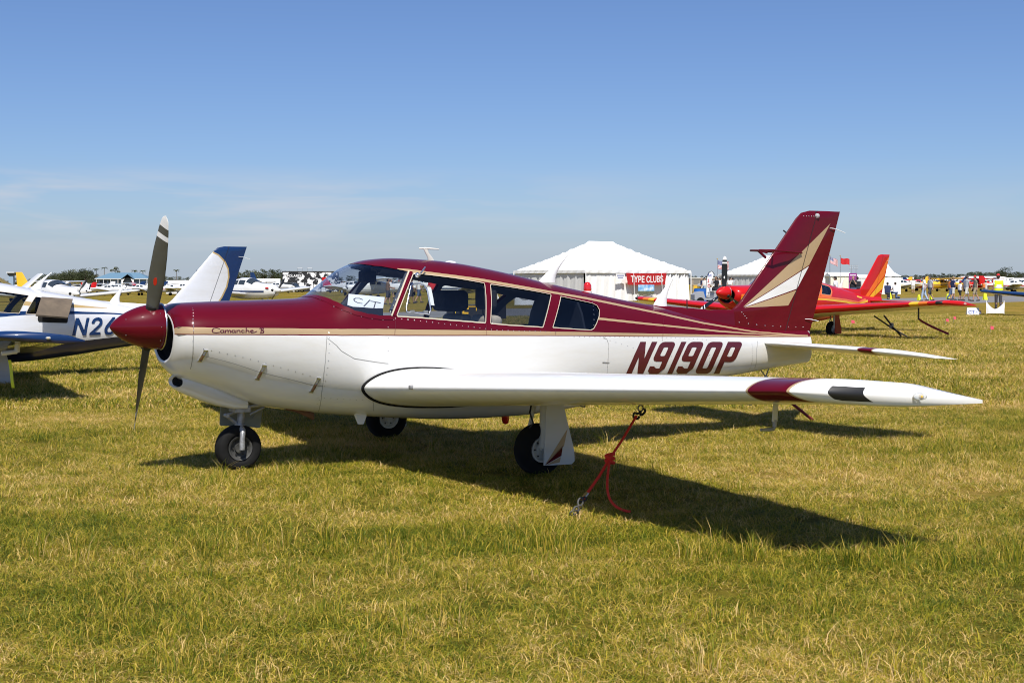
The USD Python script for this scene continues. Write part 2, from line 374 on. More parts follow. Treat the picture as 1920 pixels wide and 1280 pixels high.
mat('asphalt', {'geo': ('geometry', {}), 'n1': ('noise_texture', {'scale': 0.35, 'detail': 6.0, 'roughness': 0.7}), 'n2': ('noise_texture', {'scale': 30.0, 'detail': 3.0}),
                'rp': ('rgb_ramp', {'ramp': [(0.3, (0.135, 0.13, 0.125)), (0.7, (0.215, 0.208, 0.20))]}), 'b': ('bump', {'strength': 0.4, 'distance': 0.01}), 'p': ('principled_bsdf', {'roughness': 0.9})},
    [('geo.position', 'n1.vector'), ('geo.position', 'n2.vector'), ('n1.fac', 'rp.fac'), ('rp.color', 'p.base_color'), ('n2.fac', 'b.height'), ('b.normal', 'p.normal')], 'p.BSDF')
def blade_look(name, ramp, trans):
    n, l = grass_colour()
    n.update({'rnd': ('attribute', {'attribute': 'rnd'}), 'isl': ('math', {'math_type': 'multiply_add', 'value2': 0.85, 'value3': -0.425}), 'sum': ('math', {'math_type': 'add'}), 'rp': ('rgb_ramp', {'ramp': ramp}),
              'p': ('principled_bsdf', {'roughness': 0.55, 'specular_ior_level': 0.25}), 'tr': ('translucent_bsdf', {}), 'm': ('mix_closure', {'fac': trans})})
    l += [('rnd.fac', 'isl.value1'), ('isl.value', 'sum.value1'), ('out.value', 'sum.value2'), ('sum.value', 'rp.fac'), ('rp.color', 'p.base_color'), ('rp.color', 'tr.color'),
          ('p.BSDF', 'm.closure1'), ('tr.BSDF', 'm.closure2')]
    return mat(name, n, l, 'm.closure')
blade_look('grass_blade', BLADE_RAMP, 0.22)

gxs = np.unique(np.concatenate([np.linspace(-30, 30, 61), np.geomspace(31, 5000, 26), -np.geomspace(31, 5000, 26)]))
gys = np.concatenate([np.linspace(-1500, -40, 8), np.linspace(-20, 200, 23), np.geomspace(220, 8000, 18)])
gg = np.array([[[x, y, float(gz(x))] for y in gys] for x in gxs])
ii = np.arange(len(gxs) * len(gys)).reshape(len(gxs), len(gys))
gq = np.stack([ii[:-1, :-1], ii[1:, :-1], ii[1:, 1:], ii[:-1, 1:]], -1).reshape(-1, 4)
ground = emit('ground', (gg.reshape(-1, 3), np.vstack([gq[:, [0, 1, 2]], gq[:, [0, 2, 3]]])), LOOK['field'], kind='structure', smooth=True)
ground.GetPrim().SetCustomDataByKey('label', 'mown airfield grass, dry and patchy')
# taxiway: a strip running away to the right behind the parked aeroplanes
tx = Polygon([(-60, -6.5), (0.2, 54.0), (30.6, 86.5), (240, 310), (240, 345), (43.6, 122.5), (0.3, 72.6), (-60, 3)])
tparts = []
for p in polys(tx.intersection(sbox(-60, -20, 100, 400))) + polys(tx.intersection(sbox(100, -20, 300, 400))):
    for x0 in np.arange(-60, 300, 1.0 if True else 4.0):
        for c in polys(p.intersection(sbox(x0, -50, x0 + 1.0, 500))):
            v, f = trimesh.creation.triangulate_polygon(c, engine='earcut'); tparts.append((np.c_[v, gz(v[:, 0]) + .006], f))
tw = cat(*tparts)
emit('taxiway', tw, LOOK['asphalt'], kind='structure', smooth=True)

def grass_clump(rng, nb, rad, hmin, hmax, lean, wmin=.0022, wmax=.0045, flat=0.25):
    V, Fc, Rn = [], [], []
    k = 0
    for _ in range(nb):
        Rn += [rng.random()] * 6
        r = rad * math.sqrt(rng.random()); a = rng.random() * 6.283
        x, y = r * math.cos(a), r * math.sin(a)
        h = hmin + (hmax - hmin) * rng.random() ** 1.6
        d = rng.random() * 6.283; ln = lean * (0.3 + rng.random())
        if rng.random() < flat: ln = ln * 2.2 + .8; h *= .6
        w = wmin + (wmax - wmin) * rng.random()
        dx, dy = math.cos(d), math.sin(d); f = rng.random() * 3.1416; px, py = -math.sin(f) * w / 2, math.cos(f) * w / 2
        pts = [(0, 0, 1.0), (.25, .55, .85), (1.0, 1.0, .12)]
        for q, z, ww in pts:
            bxp, byp, bz = x + dx * ln * h * q * 1.4, y + dy * ln * h * q * 1.4, h * z * (1 - .25 * min(ln, 1.6) * q) - (.004 if z == 0 else 0)
            V += [(bxp - px * ww, byp - py * ww, bz), (bxp + px * ww, byp + py * ww, bz)]
        Fc += [(k, k + 1, k + 3), (k, k + 3, k + 2), (k + 2, k + 3, k + 5), (k + 2, k + 5, k + 4)]; k += 6
    return np.array(V), np.array(Fc), np.array(Rn)

def make_grass():
    rng = random.Random(11); nr = np.random.default_rng(11)
    gi = UsdGeom.PointInstancer.Define(stage, '/World/grass')
    tag(gi, 'short mown grass, green and straw coloured, round the parked aeroplanes', None, None, 'stuff')
    protos = []
    pr = UsdGeom.Scope.Define(stage, '/World/grass/tufts')
    kinds = [dict(nb=170, rad=.17, hmin=.015, hmax=.052, lean=1.2, flat=.5, wmin=.0025, wmax=.005)] * 5 + [dict(nb=80, rad=.15, hmin=.035, hmax=.085, lean=.75, flat=.15)] * 2 + [dict(nb=26, rad=.06, hmin=.07, hmax=.16, lean=.45, flat=.0, wmin=.0025, wmax=.005)] * 3 + [dict(nb=200, rad=.42, hmin=.03, hmax=.09, lean=.9, wmin=.005, wmax=.010)] * 4
    for i, k in enumerate(kinds):
        v, f, rn = grass_clump(rng, **k)
        m = usdkit.mesh(stage, '/World/grass/tufts/tuft_%03d' % i if i else '/World/grass/tufts/tuft', (v, f), LOOK['grass_blade'])
        UsdGeom.PrimvarsAPI(m).CreatePrimvar('rnd', Sdf.ValueTypeNames.FloatArray, 'vertex').Set(Vt.FloatArray.FromNumpy(rn.astype(np.float32)))
        protos.append(m.GetPath())
    pos, idx, scl, rot = [], [], [], []
    def scatter(y0, y1, dens, protoset, pick=None):
        A = (y1 - y0) * (y1 + y0) * .5 * .80 + (y1 - y0) * 7.0
        n = int(A * dens)
        w0, w1 = y0 * .8 + 7, y1 * .8 + 7; y = (np.sqrt(nr.random(n) * (w1 ** 2 - w0 ** 2) + w0 ** 2) - 7) / .8
        x = (nr.random(n) - .5) * (y * .80 + 7.0)
        if pick is not None:
            keep = pick(x, y); x, y = x[keep], y[keep]
        for a, b in zip(x, y):
            pos.append((a, b, float(gz(a)))); idx.append(int(rng.choice(protoset)))
            s = .75 + .5 * rng.random(); scl.append((s, s, s * (.75 + .5 * rng.random())))
            t = rng.random() * 6.283; rot.append((math.cos(t / 2), 0, 0, math.sin(t / 2)))
    nzf = lambda x, y, s, k: meshkit.noise(np.stack([x * s, y * s, np.zeros_like(x)], -1), k)
    scatter(3.6, 9, 62, [0, 1, 2, 3, 4]); scatter(9, 16, 40, [0, 1, 2, 3, 4])
    scatter(16, 34, 9, [10, 11, 12, 13]); scatter(34, 56, 4.0, [10, 11, 12, 13])
    scatter(4.6, 14, 16, [5, 6], lambda x, y: nzf(x, y, 1.1, 3) + .25 * nzf(x, y, 4, 5) > .62)
    # an uncut strip in front of the wing shadow, with single tall stems
    scatter(5.0, 13, 2.5, [7, 8, 9], lambda x, y: (nzf(x, y, .8, 9) > .60))
    scatter(6.6, 8.2, 34, [7, 8, 9, 5], lambda x, y: (np.abs(y - (7.25 - .05 * x + .35 * nzf(x, y, .9, 7))) < .26 + .12 * nzf(x, y, 1.7, 2)) & (nzf(x, y, 2.0, 21) > .30))
    gi.CreatePrototypesRel().SetTargets(protos)
    gi.CreatePositionsAttr(Vt.Vec3fArray.FromNumpy(np.array(pos, np.float32)))
    gi.CreateProtoIndicesAttr(Vt.IntArray.FromNumpy(np.array(idx, np.int32)))
    gi.CreateScalesAttr(Vt.Vec3fArray.FromNumpy(np.array(scl, np.float32)))
    gi.CreateOrientationsAttr(Vt.QuathArray([Gf.Quath(*map(float, q)) for q in rot]))
    return len(pos)
make_grass()

# ------------------------------------------------------------------ draping flat shapes onto curved skins
def drape(poly, mapf, cell, inside_out=False, nf=None, eps=0.004):
    """Cuts a polygon of surface coordinates (a, b) into cells and lays them on mapf(a, b). Returns v, f, n."""
    V, F = [], []
    n0 = 0
    ca, cb = cell
    for p in polys(poly):
        a0, b0, a1, b1 = p.bounds
        xs = np.arange(math.floor(a0 / ca), math.ceil(a1 / ca) + 1) * ca
        ys = np.arange(math.floor(b0 / cb), math.ceil(b1 / cb) + 1) * cb
        if len(xs) < 2 or len(ys) < 2: continue
        X, Y = np.meshgrid(xs[:-1], ys[:-1], indexing='ij')
        boxes = shapely.box(X.ravel(), Y.ravel(), X.ravel() + ca, Y.ravel() + cb)
        shapely.prepare(p)
        inn = shapely.contains(p, boxes)
        hit = shapely.intersects(p, boxes) & ~inn
        bi = np.stack([X.ravel(), Y.ravel()], 1)[inn]
        if len(bi):
            q = np.stack([bi, bi + [ca, 0], bi + [ca, cb], bi + [0, cb]], 1).reshape(-1, 2)
            k = np.arange(len(bi)) * 4 + n0
            V.append(q); F.append(np.concatenate([np.stack([k, k + 1, k + 2], 1), np.stack([k, k + 2, k + 3], 1)])); n0 += len(q)
        for g in shapely.intersection(p, boxes[hit]):
            for c in polys(g):
                c = shapely.geometry.polygon.orient(c)
                if not len(c.interiors) and len(c.exterior.coords) == 4:
                    v, f = np.array(c.exterior.coords)[:3], np.array([[0, 1, 2]])
                else:
                    try:
                        v, f = trimesh.creation.triangulate_polygon(c, engine='earcut')
                    except Exception:
                        continue
                v, f = np.asarray(v, float)[:, :2], np.asarray(f)
                if not len(f): continue
                d = v[f[:, 1]] - v[f[:, 0]]; e = v[f[:, 2]] - v[f[:, 0]]
                neg = d[:, 0] * e[:, 1] - d[:, 1] * e[:, 0] < 0
                f = f.copy(); f[neg] = f[neg][:, ::-1]
                V.append(v); F.append(f + n0); n0 += len(v)
    V, F = np.vstack(V), np.vstack(F)
    P = mapf(V[:, 0], V[:, 1])
    if nf is not None:
        N = nf(V[:, 0], V[:, 1])
    else:
        da = mapf(V[:, 0] + eps, V[:, 1]) - mapf(V[:, 0] - eps, V[:, 1])
        db = mapf(V[:, 0], V[:, 1] + eps) - mapf(V[:, 0], V[:, 1] - eps)
        N = np.cross(da, db)
        N /= np.maximum(np.linalg.norm(N, axis=1, keepdims=True), 1e-12)
    if inside_out:
        F, N = F[:, ::-1], -N
    return P, F, N

def join(parts):
    vs, fs, ns, k = [], [], [], 0
    for v, f, n in parts:
        vs.append(v); fs.append(f + k); ns.append(n); k += len(v)
    return np.vstack(vs), np.vstack(fs), np.vstack(ns)

def skin(poly, side, off=0.0, cell=(0.07, 0.05)):
    """A piece of the fuselage skin (u, girth) on one side (+1 left, -1 right), off metres proud of it."""
    def mp(a, b): return fus(a, np.clip(b / TK, -1, 1), side, np.full(np.shape(a), off))
    def nf(a, b):
        n = fus_n(np.clip(a, U0 + .013, U1 - .013), np.clip(b / TK, -1, 1)); n = n * [1, side, 1]; return n
    # (da, db) on the left side gives an inward cross product
    v, f, n = drape(poly, mp, cell, nf=nf)
    if side > 0: f = f[:, ::-1]
    return v, f, n

def both(poly, off=0.0, cell=(0.07, 0.05)):
    return join([skin(poly, 1, off, cell), skin(poly, -1, off, cell)])

def put(name, vfn, m, parent, **kw):
    v, f, n = vfn
    return emit(name, (v, f), m, parent, normals=n, **kw)

def put_both(name, poly, m, parent, off=0.0, cell=(0.07, 0.05)):
    """The same shape on both sides: one part if it meets over the top or under the keel, else one part a side."""
    if poly.is_empty: return
    if poly.bounds[3] > TK - .01 or poly.bounds[1] < -TK + .01:
        return put(name, both(poly, off, cell), m, parent)
    for g in polys(poly):
        if g.area < 4e-4: continue
        for s in (1, -1):
            put(name, skin(g, s, off, cell), m, parent)

def curve_between(low, top):
    """Polygon between a lower and an upper curve (u, girth), carried on to both ends of the fuselage."""
    a = [[U0 - .1, low[0][1]]] + low + [[U1 + .1, low[-1][1]]] if low[0][0] < -2.3 else low + [[U1 + .1, low[-1][1]]]
    b = [[U0 - .1, top[0][1]]] + top + [[U1 + .1, top[-1][1]]] if top[0][0] < -2.3 else top + [[U1 + .1, top[-1][1]]]
    return Polygon(a + b[::-1]).buffer(0)

def above(low):
    a = [[U0 - .1, low[0][1]]] + low + [[U1 + .1, low[-1][1]]]
    return Polygon(a + [[U1 + .1, TK + .1], [U0 - .1, TK + .1]]).buffer(0)

WHOLE = sbox(U0, -TK, U1, TK)
def strip(line, w=0.004):
    return LineString(line).buffer(w, cap_style=2, join_style=2)

# ------------------------------------------------------------------ lifting surfaces
def airfoil_y(x, t):
    x = np.clip(x, 0, 1)
    return 5 * t * (0.2969 * np.sqrt(x) - 0.1260 * x - 0.3516 * x ** 2 + 0.2843 * x ** 3 - 0.1036 * x ** 4)

def wing_le0(v): return -1.108 + (v - 0.6) * 0.060 - 0.16 * np.clip((1.1 - v) / 0.5, 0, 1) ** 2 * 0
def wing_te0(v): return 0.80 + (v - 0.6) * (-0.60 / 4.6) + np.clip((v - 5.1) / 0.38, 0, 1) ** 1.5 * 0.115
def tip_round(v, v0, v1): 
    q = np.clip((v - v0) / (v1 - v0), 0, 1)
    return 1 - np.sqrt(np.maximum(1 - q * q, 0))
def wing(s, v, side=1.0, off=0.0):
    """s from -1 (trailing edge, underside) over 0 (leading edge) to 1 (trailing edge, upper side)."""
    s = np.clip(np.asarray(s, float), -1, 1); v = np.clip(np.asarray(v, float), 0.2, 5.48)
    l0, te = wing_le0(v), wing_te0(v)
    le = l0 + (te - l0) * tip_round(v, 5.12, 5.48)
    c = te - le
    x = s * s
    u = le + c * x
    tc = 0.165 - 0.035 * np.clip((v - 0.6) / 4.6, 0, 1)
    y = airfoil_y(x, tc) * (1 - 0.30 * np.exp(-x / 0.035)) * (te - l0) * (np.maximum(c, 1e-4) / (te - l0)) ** 0.22
    camber = 0.018 * 4 * x * (1 - x) * c
    zl = 0.660 + (v - 0.6) * 0.0623 - 0.09 * (u - l0)
    z = zl + camber + np.sign(s) * y
    p = np.stack([u, v * side, z], -1)
    if np.any(off):
        e = 0.01
        a = wing(np.clip(s + e, -1, 1), v, side) - wing(np.clip(s - e, -1, 1), v, side)
        b = wing(s, v + e, side) - wing(s, v - e, side)
        n = np.cross(a, b) * (-side if True else 1)
        n /= np.maximum(np.linalg.norm(n, axis=-1, keepdims=True), 1e-12)
        p = p - n * off
    return p

def wing_piece(poly, side, off=0.0, cell=(0.05, 0.11)):
    return drape(poly, lambda a, b: wing(a, b, side, off), cell, inside_out=(side < 0), eps=0.006)

def stab(s, v, side=1.0, off=0.0):
    s = np.clip(np.asarray(s, float), -1, 1); v = np.clip(np.asarray(v, float), 0.02, 1.90)
    l0 = 3.435 + 0.0 * v; te = 4.185 + (v / 1.9) * 0.065
    le = l0 + (te - l0) * tip_round(v, 1.55, 1.90)
    c = te - le; x = s * s; u = le + c * x
    z = 0.895 - 0.010 * v - 0.105 * (u - l0) + np.sign(s) * (airfoil_y(x, 0.085) * c + off)
    return np.stack([u, v * side, z], -1)

FIN_Z = np.array([0.98, 1.21, 1.225, 1.245, 1.291, 2.203, 2.222, 2.238, 2.246])
FIN_LE = np.array([3.12, 3.12, 3.14, 3.19, 3.250, 4.045, 4.085, 4.140, 4.20])
def fin_edges(z):
    return np.interp(z, FIN_Z, FIN_LE), 4.202 + (z - 0.98) * (4.633 - 4.202) / (2.246 - 0.98)
def fin_s(s, z, side=1.0, off=0.0):
    """s from 0 (leading edge) to 1 (trailing edge), root of the chord fraction."""
    s = np.clip(np.asarray(s, float), 0, 1); z = np.clip(np.asarray(z, float), 0.98, 2.246)
    le, te = fin_edges(z); x = s * s
    y = airfoil_y(x, 0.085) * (te - le) * np.where(z > 2.2, np.sqrt(np.clip((2.2465 - z) / 0.0465, 0.02, 1)), 1) + 0.0005
    return np.stack([le + x * (te - le), side * (y + off), z], -1)
def fin(u, z, side=1.0, off=0.0):
    le, te = fin_edges(np.asarray(z, float)); return fin_s(np.sqrt(np.clip((np.asarray(u, float) - le) / (te - le), 0, 1)), z, side, off)
def fin_poly(poly):
    """A polygon of (u, z) in the fin's own (s, z)."""
    def f(xy):
        xy = np.asarray(xy); le, te = fin_edges(np.clip(xy[:, 1], .98, 2.246))
        x = (xy[:, 0] - le) / (te - le); return np.c_[np.sign(x) * np.sqrt(np.abs(x)), xy[:, 1]]
    return shapely.transform(poly.segmentize(0.03), f).buffer(0).intersection(sbox(0, .98, 1, 2.246))
def fin_piece(poly, off=0.0, cell=(0.06, 0.06)):
    return join([drape(poly, lambda a, b, s=s: fin_s(a, b, s, off), cell, inside_out=(s > 0)) for s in (1, -1)])

def propeller_blade(root, R, chord, tip, thick=0.14, twist=(58, 17), n=16, r0=0.10):
    """One blade along +z from r0 to R; list of (r0, r1) spans is cut by the caller through 'tip'."""
    rings = []
    for k in range(n):
        q = k / (n - 1); r = r0 + (R - r0) * q
        if r < tip[0] - 1e-6 or r > tip[1] + 1e-6: 
            pass
        rings.append(blade_ring(r, R, chord, thick, twist))
    return rings

def blade_ring(r, R, chord, thick, twist):
    q = r / R
    c = chord * np.interp(q, [0, 0.12, 0.22, 0.45, 0.7, 0.88, 0.96, 0.99, 1.0], [0.62, 0.64, 0.72, 1.0, 0.98, 0.80, 0.58, 0.34, 0.06])
    t = np.interp(q, [0, 0.12, 0.25, 0.5, 1.0], [0.85, 0.8, 0.30, 0.14, 0.09])
    a = np.radians(np.interp(q, [0, 0.2, 1.0], [twist[0], twist[0] - 6, twist[1]]))
    k = np.linspace(0, 2 * np.pi, 18, endpoint=False)
    x = (np.cos(k)) * c / 2; y = np.sin(k) * c * t / 2 * (0.75 + 0.25 * np.cos(k))
    # chord lies mostly in the disc plane (local y), pitched towards the axis (local x)
    return np.stack([x * np.sin(a) + y * np.cos(a), x * np.cos(a) - y * np.sin(a), np.full(18, r)], 1)

def blade_span(R, chord, r0, r1, n, twist=(52, 16)):
    return loft([blade_ring(r, R, chord, 0.14, twist) for r in np.linspace(r0, r1, n)], True)

def wheel(t, R, W, centre, m_rim, rimr=0.5, label=None, name='wheel'):
    """Tyre with rounded shoulders, rim and hub as sub-parts of a wheel; axle along v."""
    prof = []
    for a in np.linspace(0, 2 * np.pi, 28, endpoint=False):
        ca, sa = np.cos(a), np.sin(a)
        prof.append((R * (1 + rimr) / 2 + R * (1 - rimr) / 2 * np.sign(ca) * abs(ca) ** 0.75, W / 2 * np.sign(sa) * abs(sa) ** 0.7))
    prof = np.array(prof)
    A = np.linspace(0, 2 * np.pi, 40, endpoint=False)
    rings = [np.stack([p[0] * np.cos(A), np.full(40, p[1]), p[0] * np.sin(A)], 1) for p in np.vstack([prof, prof[:1]])]
    ty = moved(loft(rings, False), centre)
    w = emit(name, ty, LOOK['rubber'], t, smooth=50, label=label)
    rim = lathe([(0.02, -W * .30), (R * rimr * .9, -W * .34), (R * rimr * 1.06, -W * .44), (R * rimr * 1.06, -W * .36), (R * rimr * 1.0, -W * .2), (R * rimr * 1.0, W * .2), (R * rimr * 1.06, W * .36), (R * rimr * 1.06, W * .44), (R * rimr * .92, W * .40), (R * rimr * .8, W * .22), (R * rimr * .45, W * .18), (R * rimr * .42, W * .34), (0.02, W * .34)], 32, 'y')
    emit('rim', moved(rim, centre), m_rim, w, smooth=30)
    bolts = [moved(lathe([(0.006, 0), (0.008, .004), (0.006, .010)], 6, 'y'), (centre[0] + R * rimr * .62 * np.cos(b), centre[1] + W * .22, centre[2] + R * rimr * .62 * np.sin(b))) for b in np.linspace(0, 6.28, 6, endpoint=False)]
    emit('bolts', cat(*bolts), LOOK['black_trim'], w)
    return w

